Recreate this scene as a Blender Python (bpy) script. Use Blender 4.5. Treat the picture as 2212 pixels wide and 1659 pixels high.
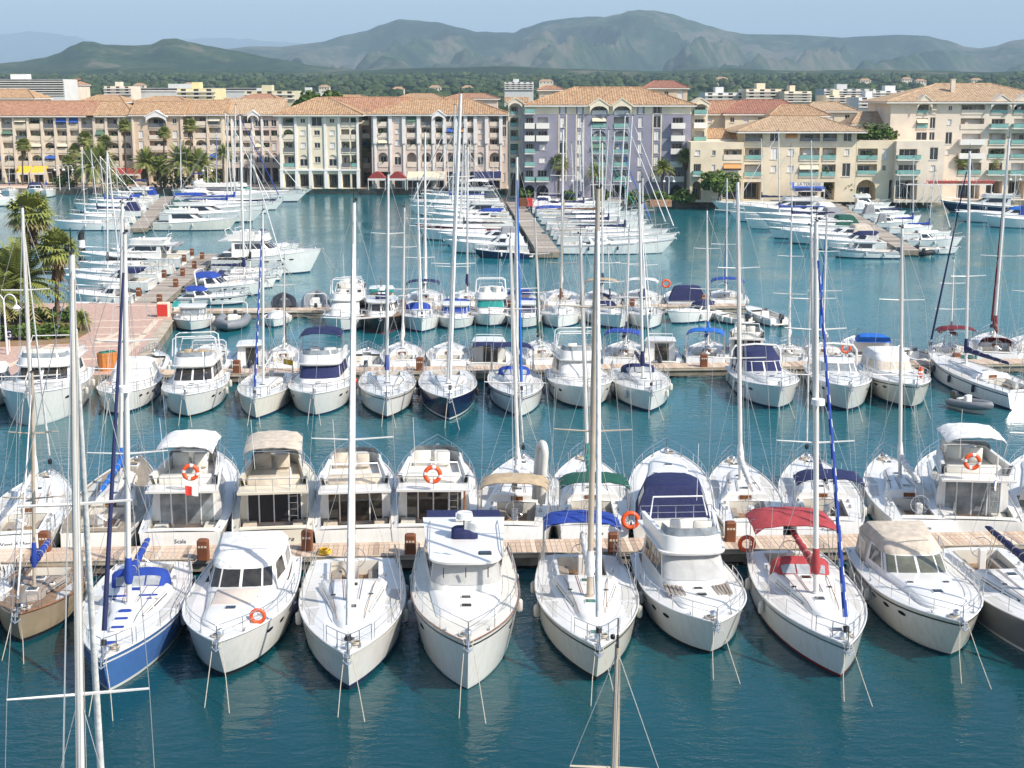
import bpy, math, random
from mathutils import Vector, Matrix, noise
random.seed(7)
for _o in list(bpy.data.objects): bpy.data.objects.remove(_o, do_unlink=True)
SC = bpy.context.scene
COL = SC.collection
R = math.radians
# ---------------------------------------------------------------- camera
PITCH = R(11.5); CAMH = 21.5; F = 3100.0; CX = 1106.0; CY = 829.5
cam = bpy.data.cameras.new('camera'); cam.lens = 36*F/2212; cam.sensor_width = 36
cam.clip_start = 0.5; cam.clip_end = 60000
camo = bpy.data.objects.new('camera', cam); COL.objects.link(camo)
camo.location = (0, 0, CAMH); camo.rotation_euler = (R(90)-PITCH, 0, 0)
SC.camera = camo
# ---------------------------------------------------------------- sky, sun, exposure
SUN_EL, SUN_AZ = 43.0, 123.0     # azimuth from +Y towards +X (camera looks along +Y)
W = bpy.data.worlds.new('World'); SC.world = W; W.use_nodes = True
_nt = W.node_tree; _bg = _nt.nodes['Background']
_sky = _nt.nodes.new('ShaderNodeTexSky'); _sky.sky_type = 'NISHITA'; _sky.sun_disc = False
_sky.sun_elevation = R(SUN_EL); _sky.sun_rotation = R(SUN_AZ)
_sky.altitude = 200; _sky.air_density = 1.0; _sky.dust_density = 1.6; _sky.ozone_density = 2.5
_nt.links.new(_sky.outputs[0], _bg.inputs[0]); _bg.inputs[1].default_value = 0.15
_sl = bpy.data.lights.new('sun', 'SUN'); _sl.energy = 4.8; _sl.angle = R(0.55); _sl.color = (1.0, 0.94, 0.85)
_so = bpy.data.objects.new('sun', _sl); COL.objects.link(_so)
_d = Vector((math.sin(R(SUN_AZ))*math.cos(R(SUN_EL)), math.cos(R(SUN_AZ))*math.cos(R(SUN_EL)), math.sin(R(SUN_EL))))
_so.rotation_euler = _d.to_track_quat('Z', 'Y').to_euler()
vs = SC.view_settings
vs.view_transform = 'Standard'; vs.look = 'None'; vs.gamma = 1; vs.exposure = 0.38; vs.use_curve_mapping = False
cy = SC.cycles
cy.max_bounces = 6; cy.diffuse_bounces = 3; cy.glossy_bounces = 3; cy.transmission_bounces = 3; cy.transparent_max_bounces = 6; cy.volume_bounces = 0
cy.caustics_reflective = False; cy.caustics_refractive = False
cy.use_denoising = True; cy.sample_clamp_indirect = 6
# ---------------------------------------------------------------- picture <-> place helpers (units of a 2212 px wide picture)
cp, sp_ = math.cos(PITCH), math.sin(PITCH)
def ray(px, py):
    a = (px-CX)/F; b = -(py-CY)/F
    return Vector((a, cp+b*sp_, -sp_+b*cp))
def G(px, py, z=0.0):            # point on the horizontal plane at height z
    d = ray(px, py); t = (z-CAMH)/d.z
    return Vector((d.x*t, d.y*t, z))
def V(px, py, Y):                # point on the upright plane at distance Y
    d = ray(px, py); t = Y/d.y
    return Vector((d.x*t, Y, CAMH+d.z*t))
def XA(px, Y, z=1.0):
    return (px-CX)/F*(Y*cp+(CAMH-z)*sp_)
def ZA(py, Y): return V(CX, py, Y).z
def lerp(a, b, t): return a+(b-a)*t
def clamp(t, a=0.0, b=1.0): return max(a, min(b, t))
def smooth(t): t = clamp(t); return t*t*(3-2*t)
# ---------------------------------------------------------------- mesh builder
class MB:
    def __init__(s): s.v = []; s.f = []; s.m = []
    def add(s, verts, faces, mi=0):
        b = len(s.v); s.v.extend(tuple(p) for p in verts)
        for f in faces: s.f.append(tuple(i+b for i in f)); s.m.append(mi)
        return s
    def box(s, x0, x1, y0, y1, z0, z1, mi=0):
        return s.add([(x0,y0,z0),(x1,y0,z0),(x1,y1,z0),(x0,y1,z0),(x0,y0,z1),(x1,y0,z1),(x1,y1,z1),(x0,y1,z1)],
              [(0,3,2,1),(4,5,6,7),(0,1,5,4),(1,2,6,5),(2,3,7,6),(3,0,4,7)], mi)
    def rbox(s, x0, x1, y0, y1, z0, z1, b=.03, mi=0):     # box with chamfered upright edges and top
        def ring(z, i): return [(x0+i+b,y0+i,z),(x1-i-b,y0+i,z),(x1-i,y0+i+b,z),(x1-i,y1-i-b,z),(x1-i-b,y1-i,z),(x0+i+b,y1-i,z),(x0+i,y1-i-b,z),(x0+i,y0+i+b,z)]
        return s.loft([ring(z0,0), ring(z1-b,0), ring(z1,b)], True, mi, True)
    def loft(s, rings, closed=True, mi=0, caps=False):
        n = len(rings[0]); b = len(s.v)
        for r in rings: s.v.extend(tuple(p) for p in r)
        for i in range(len(rings)-1):
            for j in range(n if closed else n-1):
                k = (j+1) % n
                s.f.append((b+i*n+j, b+i*n+k, b+(i+1)*n+k, b+(i+1)*n+j)); s.m.append(mi)
        if caps:
            s.f.append(tuple(b+j for j in reversed(range(n)))); s.m.append(mi)
            e = b+(len(rings)-1)*n
            s.f.append(tuple(e+j for j in range(n))); s.m.append(mi)
        return s
    def grid(s, rows, mi=0): return s.loft(rows, False, mi)
    def tube(s, pts, r, n=6, mi=0, caps=True, spiral=None):
        pts = [Vector(p) for p in pts]; N = len(pts)
        rs = r if isinstance(r, (list, tuple)) else [r]*N
        rings = []; up = None
        for i, p in enumerate(pts):
            t = (pts[min(i+1,N-1)]-pts[max(i-1,0)])
            if t.length < 1e-9: t = Vector((0,0,1))
            t.normalize()
            if up is None or abs(up.dot(t)) > .97:
                up = Vector((0,0,1)) if abs(t.z) < .9 else Vector((1,0,0))
            a = up.cross(t).normalized(); c = t.cross(a); up = c
            rings.append([p+(a*math.cos(2*math.pi*k/n)+c*math.sin(2*math.pi*k/n))*rs[i] for k in range(n)])
        f0 = len(s.f)
        s.loft(rings, True, mi, caps)
        if spiral:
            for q in range((N-1)*n):
                i, j = divmod(q, n)
                if ((i*spiral[1]+j*spiral[2]) % spiral[3]) < 1: s.m[f0+q] = spiral[0]
        return s
    def cyl(s, p0, p1, r0, r1=None, n=10, mi=0): return s.tube([p0, p1], [r0, r0 if r1 is None else r1], n, mi)
    def ball(s, c, r, mi=0, n=8, m=5, sz=1.0):
        rings = []
        for i in range(m+1):
            a = math.pi*(i/m-.5); rr = max(r*math.cos(a), .002)
            rings.append([(c[0]+rr*math.cos(2*math.pi*k/n), c[1]+rr*math.sin(2*math.pi*k/n), c[2]+r*sz*math.sin(a)) for k in range(n)])
        return s.loft(rings, True, mi, True)
    def torus(s, c, R0, r, mi=0, n=14, m=6, ax='x', alt=None):
        rings = []
        for i in range(n+1):
            a = 2*math.pi*i/n; ring = []
            for j in range(m):
                b = 2*math.pi*j/m; q = R0+r*math.cos(b); h = r*math.sin(b)
                p = (h, q*math.cos(a), q*math.sin(a)) if ax == 'x' else ((q*math.cos(a), h, q*math.sin(a)) if ax == 'y' else (q*math.cos(a), q*math.sin(a), h))
                ring.append((c[0]+p[0], c[1]+p[1], c[2]+p[2]))
            rings.append(ring)
        f0 = len(s.f); s.loft(rings, True, mi)
        if alt is not None:
            for q in range(n*m):
                if (q//m) % (n//4) == 0: s.m[f0+q] = alt
        return s
    def poly(s, pts, z0, z1, mi=0, top=None):   # extruded outline (counter-clockwise)
        n = len(pts)
        s.add([(p[0],p[1],z0) for p in pts]+[(p[0],p[1],z1) for p in pts], [(i,(i+1)%n,n+(i+1)%n,n+i) for i in range(n)], mi)
        s.add([(p[0],p[1],z1) for p in pts], [tuple(range(n))], mi if top is None else top)
        return s
    def mesh(s, name, mats, sm=None):
        me = bpy.data.meshes.new(name)
        me.from_pydata(s.v, [], s.f)
        for m in (mats if isinstance(mats, (list, tuple)) else [mats]): me.materials.append(M[m] if isinstance(m, str) else m)
        if len(me.materials) > 1: me.polygons.foreach_set('material_index', s.m)
        if sm is not None:
            me.shade_smooth(); me.set_sharp_from_angle(angle=R(sm))
        me.update(); return me
    def build(s, name, mats, parent=None, sm=None):
        return link(name, s.mesh(name, mats, sm), parent)
def link(name, me, parent=None, loc=None, rz=None, scale=None):
    o = bpy.data.objects.new(name, me); COL.objects.link(o)
    if parent is not None: o.parent = parent
    if loc is not None: o.location = loc
    if rz is not None: o.rotation_euler = (0, 0, rz)
    if scale is not None: o.scale = (scale,)*3 if not isinstance(scale, (tuple, list)) else scale
    return o
def tag(o, label=None, cat=None, group=None, kind=None):
    if label: o['label'] = label
    if cat: o['category'] = cat
    if group: o['group'] = group
    if kind: o['kind'] = kind
    return o
def empty(name, loc, rz=0.0):
    return link(name, None, None, loc, rz)
TEXTS = []
def text(name, body, size, m, parent, loc, rot, shear=0.0, ext=0.003):
    c = bpy.data.curves.new(name, 'FONT'); c.body = body; c.size = size; c.align_x = 'CENTER'; c.align_y = 'CENTER'
    c.extrude = ext; c.shear = shear; c.resolution_u = 2; c.materials.append(M[m])
    o = bpy.data.objects.new(name+'_curve', c); COL.objects.link(o); o.parent = parent; o.location = loc; o.rotation_euler = rot
    TEXTS.append((o, name)); return o
def finish_texts():              # outline letters become plain meshes
    dg = bpy.context.evaluated_depsgraph_get()
    for o, name in TEXTS:
        me = bpy.data.meshes.new_from_object(o.evaluated_get(dg)); me.name = name
        n = link(name, me, o.parent, tuple(o.location)); n.rotation_euler = tuple(o.rotation_euler)
    for o, name in TEXTS:
        c = o.data; bpy.data.objects.remove(o, do_unlink=True); bpy.data.curves.remove(c)
# ---------------------------------------------------------------- materials
M = {}
def mat(name, c, rough=.5, metal=0.0, var=.12, scale=2.0, bump=0.0, bscale=20.0, c2=None, coat=0.0, spec=.5, coord='Object', detail=4.0, lo=.35, hi=.7):
    m = bpy.data.materials.new(name); m.use_nodes = True; nt = m.node_tree; b = nt.nodes['Principled BSDF']
    b.inputs['Roughness'].default_value = rough; b.inputs['Metallic'].default_value = metal
    b.inputs['Specular IOR Level'].default_value = spec
    if coat: b.inputs['Coat Weight'].default_value = coat; b.inputs['Coat Roughness'].default_value = .12
    tc = nt.nodes.new('ShaderNodeTexCoord')
    nz = nt.nodes.new('ShaderNodeTexNoise'); nz.inputs['Scale'].default_value = scale; nz.inputs['Detail'].default_value = detail
    nt.links.new(tc.outputs[coord], nz.inputs['Vector'])
    rp = nt.nodes.new('ShaderNodeValToRGB'); rp.color_ramp.elements[0].position = lo; rp.color_ramp.elements[1].position = hi
    d = c2 if c2 else tuple(x*(1-var) for x in c)
    rp.color_ramp.elements[0].color = (*d, 1); rp.color_ramp.elements[1].color = (*c, 1)
    nt.links.new(nz.outputs['Fac'], rp.inputs['Fac']); nt.links.new(rp.outputs['Color'], b.inputs['Base Color'])
    if bump:
        n2 = nt.nodes.new('ShaderNodeTexNoise'); n2.inputs['Scale'].default_value = bscale; n2.inputs['Detail'].default_value = 3
        nt.links.new(tc.outputs[coord], n2.inputs['Vector'])
        bp = nt.nodes.new('ShaderNodeBump'); bp.inputs['Strength'].default_value = bump; bp.inputs['Distance'].default_value = .05
        nt.links.new(n2.outputs['Fac'], bp.inputs['Height']); nt.links.new(bp.outputs['Normal'], b.inputs['Normal'])
    M[name] = m; return m
def srgb(r, g, b):
    f = lambda x: (x/255/12.92) if x <= 10 else ((x/255+.055)/1.055)**2.4
    return (f(r), f(g), f(b))
# boats
mat('gel', (.78,.76,.715), .28, var=.10, scale=.9, coat=.3)
mat('nonskid', (.54,.525,.49), .8, var=.1, scale=4)
mat('c_lgrey', (.46,.455,.44), .75, var=.2, scale=1.6, bump=.3, bscale=4)
mat('gel2', (.74,.70,.61), .32, var=.12, scale=1.1, coat=.2)
mat('cream', (.72,.66,.53), .35, var=.12, scale=1.0, coat=.2)
mat('offdeck', (.74,.73,.70), .6, var=.10, scale=3)
mat('greyh', (.16,.165,.17), .3, var=.15, coat=.3)
mat('navyh', (.012,.018,.065), .2, var=.2, coat=.4)
mat('blueh', (.07,.17,.42), .22, var=.15, coat=.4)
mat('tealh', (.02,.12,.10), .3, var=.15, coat=.3)
mat('redh', (.25,.02,.02), .3, var=.2, coat=.3)
mat('beigeh', (.34,.27,.18), .4, var=.25, scale=1.5)
mat('antif', (.03,.035,.06), .7, var=.4)
mat('boot_navy', (.015,.025,.09), .35); mat('boot_red', (.22,.02,.02), .35); mat('boot_blk', (.015,.016,.018), .35); mat('boot_teal', (.01,.10,.12), .35)
mat('teak', (.33,.20,.11), .65, var=.45, scale=9, bump=.1, bscale=30)
mat('teakgrey', (.34,.29,.24), .7, var=.35, scale=8, bump=.1, bscale=30)
mat('varnish', (.24,.09,.03), .25, var=.4, scale=6, coat=.5)
mat('glass', (.02,.024,.028), .05, var=.3, spec=.8)
mat('glassb', (.05,.045,.038), .06, var=.5, scale=2.5, spec=.8)
mat('glassg', (.05,.17,.13), .1, var=.3, spec=.7)
mat('glassk', (.17,.175,.13), .08, var=.4, scale=2, spec=.7)
mat('glassp', (.30,.33,.34), .1, var=.45, scale=2.2, spec=.7)
mat('plastic', (.40,.42,.43), .22, var=.35, scale=3, bump=.25, bscale=6)
mat('steel', (.62,.62,.62), .22, metal=.85, var=.1)
mat('alu', (.74,.72,.68), .38, metal=.12, var=.12, scale=1.2)
mat('alubr', (.52,.43,.33), .4, metal=.1, var=.2)
mat('white_al', (.78,.77,.75), .4, var=.08)
mat('wire', (.55,.55,.54), .35, metal=.5)
mat('rope', (.55,.48,.38), .9, var=.3, scale=20)
mat('ropeb', (.03,.05,.16), .9, var=.3)
for n, c in dict(navy=(.012,.018,.085), blue=(.015,.055,.33), azure=(.01,.14,.55), green=(.008,.09,.06), teal=(.01,.26,.23), red=(.42,.05,.055), dred=(.17,.012,.02),
                 tan=(.50,.38,.24), white=(.78,.77,.74), beige=(.62,.53,.42), grey=(.30,.30,.31), dgrey=(.05,.05,.058), black=(.012,.012,.016), brown=(.17,.07,.035), yellow=(.75,.45,.03)).items():
    mat('c_'+n, c, .8, var=.25, scale=2.5, bump=.75, bscale=4)
mat('sunpad', (.66,.56,.47), .8, var=.08, bump=.2, bscale=8)
mat('rubber', (.02,.021,.023), .6, var=.3); mat('rubber_w', (.62,.60,.55), .55, var=.2); mat('rubber_n', (.02,.024,.06), .6, var=.2); mat('hyp', (.22,.23,.24), .6, var=.15)
mat('orange', (.80,.10,.02), .45, var=.1); mat('redpl', (.62,.04,.03), .5); mat('dark', (.02,.02,.022), .6, var=.3); mat('ink', (.02,.025,.06), .6)
mat('pflag_b', (.02,.05,.3), .8); mat('engine', (.02,.022,.028), .35, coat=.3)
def streaky(name, c, c2):
    m = mat(name, c, .2, coat=.6); nt = m.node_tree
    nz = [n for n in nt.nodes if n.type == 'TEX_NOISE'][0]; tc = [n for n in nt.nodes if n.type == 'TEX_COORD'][0]; b = nt.nodes['Principled BSDF']
    mp = nt.nodes.new('ShaderNodeMapping'); mp.inputs['Scale'].default_value = (2.2, 2.2, .22); nt.links.new(tc.outputs['Object'], mp.inputs['Vector']); nt.links.new(mp.outputs[0], nz.inputs['Vector'])
    nz.inputs['Scale'].default_value = 2.6; nz.inputs['Detail'].default_value = 5
    rp = [n for n in nt.nodes if n.type == 'VALTORGB'][0]; e = rp.color_ramp.elements; e[0].position = .28; e[0].color = (*c2, 1); e[1].position = .56
streaky('hullw', (.80,.78,.735), (.73,.70,.635)); streaky('hullc', (.74,.70,.61), (.66,.61,.51))
mat('goldpl', (.55,.33,.06), .4)
# ================================================================ boats
class Hull:
    def __init__(s, L, B, fs, fb, stern=.75, full=2.2, mid=.40, flare=.25, rake=.08, sp=2.0, draft=.4, rev=.0):
        s.L, s.B, s.fs, s.fb, s.stern, s.full, s.mid, s.flare, s.rake, s.sp, s.draft, s.rev = L, B, fs, fb, stern, full, mid, flare, rake, sp, draft, rev
    def hb(s, t):
        if t < s.mid: k = s.stern+(1-s.stern)*math.sin(t/s.mid*math.pi/2)
        else: k = 1-((t-s.mid)/(1-s.mid))**s.full
        return s.B/2*max(k, 0)
    def zd(s, t): return s.fs+(s.fb-s.fs)*clamp(t)**s.sp
    def pt(s, t, z, side, out=0.0):
        zd = s.zd(t); q = z/zd; hb = s.hb(t)
        k = 1-s.flare*(.22+.78*t**1.4)
        if q >= 0: w = hb*(k+(1-k)*q**.85)
        else: w = hb*k*(1+.4*z/s.draft)
        x = t*s.L-(1-q)*s.rake*s.L*t**5+s.rev*q*(1-t)**6
        return Vector((x, side*(w+out), z))
    def edge(s, t, side, inset=0.0, dz=0.0):
        p = s.pt(t, s.zd(t), side); hb = s.hb(t)
        y = max(hb-inset, 0.0)*side
        return Vector((p.x-(inset if t > .97 else 0)*.6, y, p.z+dz))
class House:
    def __init__(s, levels, slope=0.0, crown=.06, sq=.62, n1=5, n2=10):
        s.lv, s.slope, s.crown, s.sq, s.n1, s.n2 = levels, slope, crown, sq, n1, n2
        s.rings = [s.ring(l) for l in levels]
    def ring(s, l):
        z, xb, xf, wb, wf, nose = l; P = []; x0 = s.lv[0][1]
        for i in range(s.n1): t = i/s.n1; P.append((lerp(xb, xf-nose, t), -lerp(wb, wf, t)))
        for i in range(s.n2+1):
            a = -math.pi/2+math.pi*i/s.n2; c, n = math.cos(a), math.sin(a)
            P.append((xf-nose+nose*max(c,0)**s.sq, wf*math.copysign(abs(n)**s.sq, n)))
        for i in range(s.n1): t = 1-(i+1)/s.n1; P.append((lerp(xb, xf-nose, t), lerp(wb, wf, t)))
        return [Vector((x, y, z+s.slope*(x-x0))) for x, y in P]
    def n(s): return len(s.rings[0])
    def pt(s, u, v):
        n = s.n()-1; a = clamp(u)*n; i = min(int(a), n-1); f = a-i
        m = len(s.rings)-1; b = clamp(v)*m; j = min(int(b), m-1); g = b-j
        p = s.rings[j][i].lerp(s.rings[j][i+1], f); q = s.rings[j+1][i].lerp(s.rings[j+1][i+1], f)
        return p.lerp(q, g)
    def body(s, mb, mi=0, cap=True, cmi=None):
        mb.loft(s.rings, True, mi)
        if cap:
            l = s.lv[-1]; z, xb, xf, wb, wf, nose = l; c = s.crown; R0 = [s.rings[-1]]
            for k, dz in ((.9,.45),(.6,.85),(.25,1.0)):
                e = (1-k)*min(wf,wb)*.35
                R0.append(s.ring((z+c*dz, xb+e, xf-e, wb*k, wf*k, nose)))
            mb.loft(R0, True, mi if cmi is None else cmi, True)
        return mb
    def topz(s, x): l = s.lv[-1]; return l[0]+s.crown+s.slope*(x-s.lv[0][1])
    def patch(s, mb, u0, u1, v0, v1, off=.012, nu=4, nv=2, mi=0, sk=None):
        rows = []
        for j in range(nv+1):
            row = []
            for i in range(nu+1):
                u = lerp(u0, u1, i/nu); v = lerp(v0, v1, j/nv)
                if sk: v = lerp(v0+sk*abs(u-.5)*0, v1, j/nv)
                p = s.pt(u, v); e = .004
                du = s.pt(u+e, v)-s.pt(u-e, v); dv = s.pt(u, v+e*4)-s.pt(u, v-e*4)
                nn = du.cross(dv)
                nn = nn.normalized() if nn.length > 1e-9 else Vector((0,0,1))
                row.append(p+nn*off)
            rows.append(row)
        mb.grid(rows, mi); return mb

BR = random.Random(42)
class Boat:
    def __init__(s, name, label, cat, group, bow, stern, lod):
        bow = Vector((bow[0], bow[1], 0)); stern = Vector((stern[0], stern[1], 0)); d = bow-stern
        s.L = d.length; s.rz = math.atan2(d.y, d.x); s.lod = lod
        s.root = tag(empty(name, stern, s.rz), label, cat, group); s.root.rotation_euler = (BR.uniform(-.014,.014), BR.uniform(-.006,.006), s.rz)
        s.inv = Matrix.Rotation(-s.rz, 3, 'Z'); s.loc = stern
    def local(s, P): return s.inv @ (Vector(P)-s.loc)
    def world(s, P): return Matrix.Rotation(s.rz, 3, 'Z') @ Vector(P)+s.loc
    def part(s, name, mb, mats, sm=40, parent=None):
        return mb.build(name, mats, parent or s.root, sm)

def hull_parts(b, H, hull='gel', boot='boot_navy', stripe=None, deck='gel', rail=None, ck=None, inset=.04, bulw=0.0, deckmat2=None):
    n = (16, 12, 9, 7)[b.lod]
    ts = [(i/n)**.82 for i in range(n+1)]; ts[-1] = 1.0
    mb = MB()
    for sd in (-1, 1):
        rows = []
        for t in ts:
            zd = H.zd(t)
            zs = [-H.draft, .03, .15, zd*.35, zd*.62, zd-.26, zd-.18, zd]
            if b.lod >= 2: zs = [-H.draft, .03, .15, zd*.5, zd-.26, zd-.18, zd]
            rows.append([H.pt(t, z, sd) for z in (zs if sd == 1 else zs)])
        k = len(rows[0])
        f0 = len(mb.f); mb.grid(rows if sd == 1 else [r for r in rows], 0)
        for q in range(len(mb.f)-f0):
            j = q % (k-1); mb.m[f0+q] = 1 if j == 0 else 2 if j == 1 else (3 if j == k-3 else 0)
            if sd == 1: mb.f[f0+q] = tuple(reversed(mb.f[f0+q]))
    st = [H.pt(0, z, -1) for z in (-H.draft, .15, H.zd(0)*.5, H.zd(0))]; st2 = [H.pt(0, z, 1) for z in (-H.draft, .15, H.zd(0)*.5, H.zd(0))]
    mb.grid([st2, st], 0)
    hm = {'gel':'hullw','gel2':'hullc','cream':'cream'}.get(hull, hull)
    b.part('hull', mb, [hm, 'antif', boot, hm if not stripe else stripe], 50)
    # deck
    mb = MB(); rows = []; cw = 0; tc = (2, 2)
    if ck: cw, tc = ck[0], (ck[1], ck[2])
    td = sorted(set(ts+([tc[0], tc[1]] if ck else [])))
    for t in td:
        hb = H.hb(t); z = H.zd(t)-inset; w = min(cw if cw else hb*.4, hb*.82)
        x = H.pt(t, H.zd(t), 1).x; cam_ = hb*.045
        rows.append((t, [(x,-hb,z), (x,-lerp(hb,w,.5),z+cam_*.5), (x,-w,z+cam_), (x,0,z+cam_*1.3), (x,w,z+cam_), (x,lerp(hb,w,.5),z+cam_*.5), (x,hb,z)]))
    for (t0, r0), (t1, r1) in zip(rows, rows[1:]):
        tm = (t0+t1)/2
        for j in range(6):
            if ck and j in (2, 3) and tc[0] < tm < tc[1]: continue
            mb.add([r0[j], r1[j], r1[j+1], r0[j+1]], [(3,2,1,0)], 0)
    b.part('deck', mb, [deck], 50)
    if ck:
        mb = MB(); x0 = H.pt(tc[0], H.zd(tc[0]), 1).x; x1 = H.pt(tc[1], H.zd(tc[1]), 1).x
        zt = H.zd(tc[0])-inset; dz = ck[3] if len(ck) > 3 else .5
        w0 = min(cw, H.hb(tc[0])*.82); w1 = min(cw, H.hb(tc[1])*.82); zb = zt-dz
        A = [(x0,-w0),(x1,-w1),(x1,w1),(x0,w0)]
        mb.add([(p[0],p[1],zb) for p in A], [(0,1,2,3)], 1)
        for i in range(4):
            p, q = A[i], A[(i+1)%4]
            mb.add([(p[0],p[1],zb),(q[0],q[1],zb),(q[0],q[1],zt+H.hb(tc[1])*.06+.02),(p[0],p[1],zt+H.hb(tc[0])*.06+.02)], [(3,2,1,0)], 0)
        b.part('cockpit', mb, ['gel2', ck[4] if len(ck) > 4 else 'teakgrey'], None)
        if b.lod < 3:
            for sd in (-1, 1):
                mb = MB(); hs = zb+dz*.62
                y0, y1 = sorted((sd*w0*.55, sd*w0*.98))
                mb.rbox(x0+.25, x1-.1, y0, y1, zb, hs, .03)
                b.part('seat', mb, [ck[5] if len(ck) > 5 else 'gel'], None)
    # rubbing strake / toe rail
    if b.lod < 3 or rail:
        mb = MB()
        for sd in (-1, 1):
            mb.tube([H.edge(t, sd, -.008, -.01) for t in ts], .035 if b.lod < 2 else .03, 5)
        b.part('toe_rail', mb, [rail or 'alu'], 60)
    return ts

def rail(b, H, t0, t1, h, nst, name='guardrail', inset=.09, mid=True, r=.016, closed_bow=False, m='steel', h1=None):
    lw = 1.0+.35*b.lod
    for sd in ((-1, 1) if not closed_bow else (0,)):
        mb = MB()
        sides = (-1, 1) if closed_bow else (sd,)
        tops = []
        for s_ in sides:
            P = []
            K = max(nst*2, 6)
            for i in range(K+1):
                t = lerp(t0, t1, i/K); hh = lerp(h, h1 or h, i/K); P.append(H.edge(t, s_, inset, hh))
            tops.append(P)
            for i in range(nst+1):
                t = lerp(t0, t1, i/nst); hh = lerp(h, h1 or h, i/nst)
                a = H.edge(t, s_, inset, -.03); e = H.edge(t, s_, inset, hh)
                mb.tube([a, e], r*lw, 4)
        if closed_bow:
            full = tops[0]+list(reversed(tops[1])); mb.tube(full, r*lw, 5)
            if mid and b.lod < 2: mb.tube([Vector((p.x,p.y,p.z-h*.48)) for p in full], r*.7*lw, 4)
        else:
            mb.tube(tops[0], (r*.6 if name == 'lifeline' else r)*lw, 4)
            if mid and b.lod < 2: mb.tube([Vector((p.x,p.y,p.z-h*.5)) for p in tops[0]], r*.55*lw, 4)
        b.part(name, mb, [m], 60)

def fender(b, H, t, sd, m='rubber_w', l=.55, r=.12):
    zt = H.zd(t); p = H.pt(t, zt*.62, sd, r+.02); mb = MB()
    n = 8 if b.lod < 2 else 6
    prof = [(.0,.3),(.07,.8),(.2,1),(.8,1),(.93,.8),(1,.3)]
    mb.tube([(p.x, p.y, p.z+l*(.5-a)) for a, _ in prof], [r*k for _, k in prof], n)
    if b.lod < 2: mb.tube([(p.x,p.y,p.z+l*.5), tuple(H.edge(t, sd, .05, .05))], .01, 4)
    b.part('fender', mb, [m], 50)

def hatch(b, x, y, z, w, l, m='glass', tilt=0.0, fr='alu'):
    mb = MB(); mb.rbox(x-l/2, x+l/2, y-w/2, y+w/2, z-.05, z+.035, .03)
    f = b.part('hatch', mb, [fr], None)
    mb = MB(); mb.rbox(x-l/2+.045, x+l/2-.045, y-w/2+.045, y+w/2-.045, z, z+.05, .02)
    b.part('hatch_glass', mb, [m], None, f)

def canopy(b, x0, x1, w, z, m, name='bimini', crown=.22, base=None, drop=.16, posts=True, nu=10, th=.03, pm='steel', ends=1.0, xb=None):
    mb = MB()
    for o in (0, -th):
        rows = []
        for i in range(7):
            x = lerp(x0, x1, i/6); e = abs(i/6-.5)*2
            rows.append([(x, w*math.cos(math.pi*(1-j/nu)) if False else lerp(-w, w, j/nu), z+crown*(1-(abs(j/nu-.5)*2)**2.6)-crown*.45*e**2.5*ends+o-(drop if j in (0, nu) else 0)-(.045 if i % 2 else 0)+.018*math.sin(j*2.7+i*1.9)) for j in range(nu+1)])
        mb.grid(rows if o else [list(reversed(r)) for r in rows], 0)
    b.part(name, mb, [m], 60)
    if posts and base is not None:
        fm = MB(); xm = (x0+x1)/2
        for xx, xt in ((x0, x0+.05), (x1, x1-.05), (xm, xm)) if b.lod < 2 else ((x0, x0+.05), (x1, x1-.05)):
            fx = xm if xb is None else xb
            fm.tube([(lerp(fx, xx, .35), -w*1.0, base), (xt, -w*.98, z-drop*.4), (xt, -w*.9, z-.06), (xt, w*.9, z-.06), (xt, w*.98, z-drop*.4), (lerp(fx, xx, .35), w*1.0, base)], .016*(1+.3*b.lod), 4)
            b.part('bimini_hoop', fm, [pm], 60); fm = MB()

def lettering(b, H, body, size, m='ink', dy=0.0, z=None, shear=0.0, x=None):
    zz = H.zd(0)*.62 if z is None else z
    p = H.pt(0, zz, 1)
    text('lettering', body, size, m, b.root, (p.x-.012 if x is None else x, dy, zz), (R(90), 0, R(-90)), shear)

def bowgear(b, H, line=True, m='steel', nline=2):
    p = H.edge(1.0, 1); mb = MB()
    mb.box(p.x-.5, p.x+.16, -.07, .07, p.z-.05, p.z+.03); mb.cyl((p.x+.12,-.09,p.z-.02), (p.x+.12,.09,p.z-.02), .05)
    a = b.part('bow_roller', mb, [m], 50)
    mb = MB(); mb.tube([(p.x-.3,0,p.z+.05),(p.x+.14,0,p.z+.06),(p.x+.24,0,p.z-.18)], .028, 6)
    mb.tube([(p.x+.16,-.2,p.z-.12),(p.x+.26,0,p.z-.24),(p.x+.16,.2,p.z-.12)], [.015,.05,.015], 6)
    b.part('anchor', mb, [m], 50, a)
    if b.lod < 2:
        mb = MB(); mb.rbox(p.x-1.0, p.x-.72, -.12, .12, p.z-.05, p.z+.18, .05); b.part('windlass', mb, [m], 50)
    if line:
        for k in range(nline):
            sd = -1 if k == 0 else 1
            mb = MB(); a0 = Vector((p.x-.15, sd*.18, p.z+.02)); a1 = Vector((p.x+1.3+.5*k, sd*(.35+.25*k), -.1))
            mid = a0.lerp(a1, .5)+Vector((0,0,-.08))
            mb.tube([a0, Vector((p.x+.06, sd*.14, p.z-.03)), mid, a1], .016*(1+.3*b.lod), 5)
            b.part('mooring_line', mb, ['rope'], 60)

def sternlines(b, H, m='rope'):
    for sd in (-1, 1):
        a = H.edge(0.02, sd, .1, .05); mb = MB(); mb.tube([a, (-.45, a.y*1.08, .85), (-1.0, a.y*1.15, .82)], .016, 4)
        b.part('mooring_line', mb, [m], 60)

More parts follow.
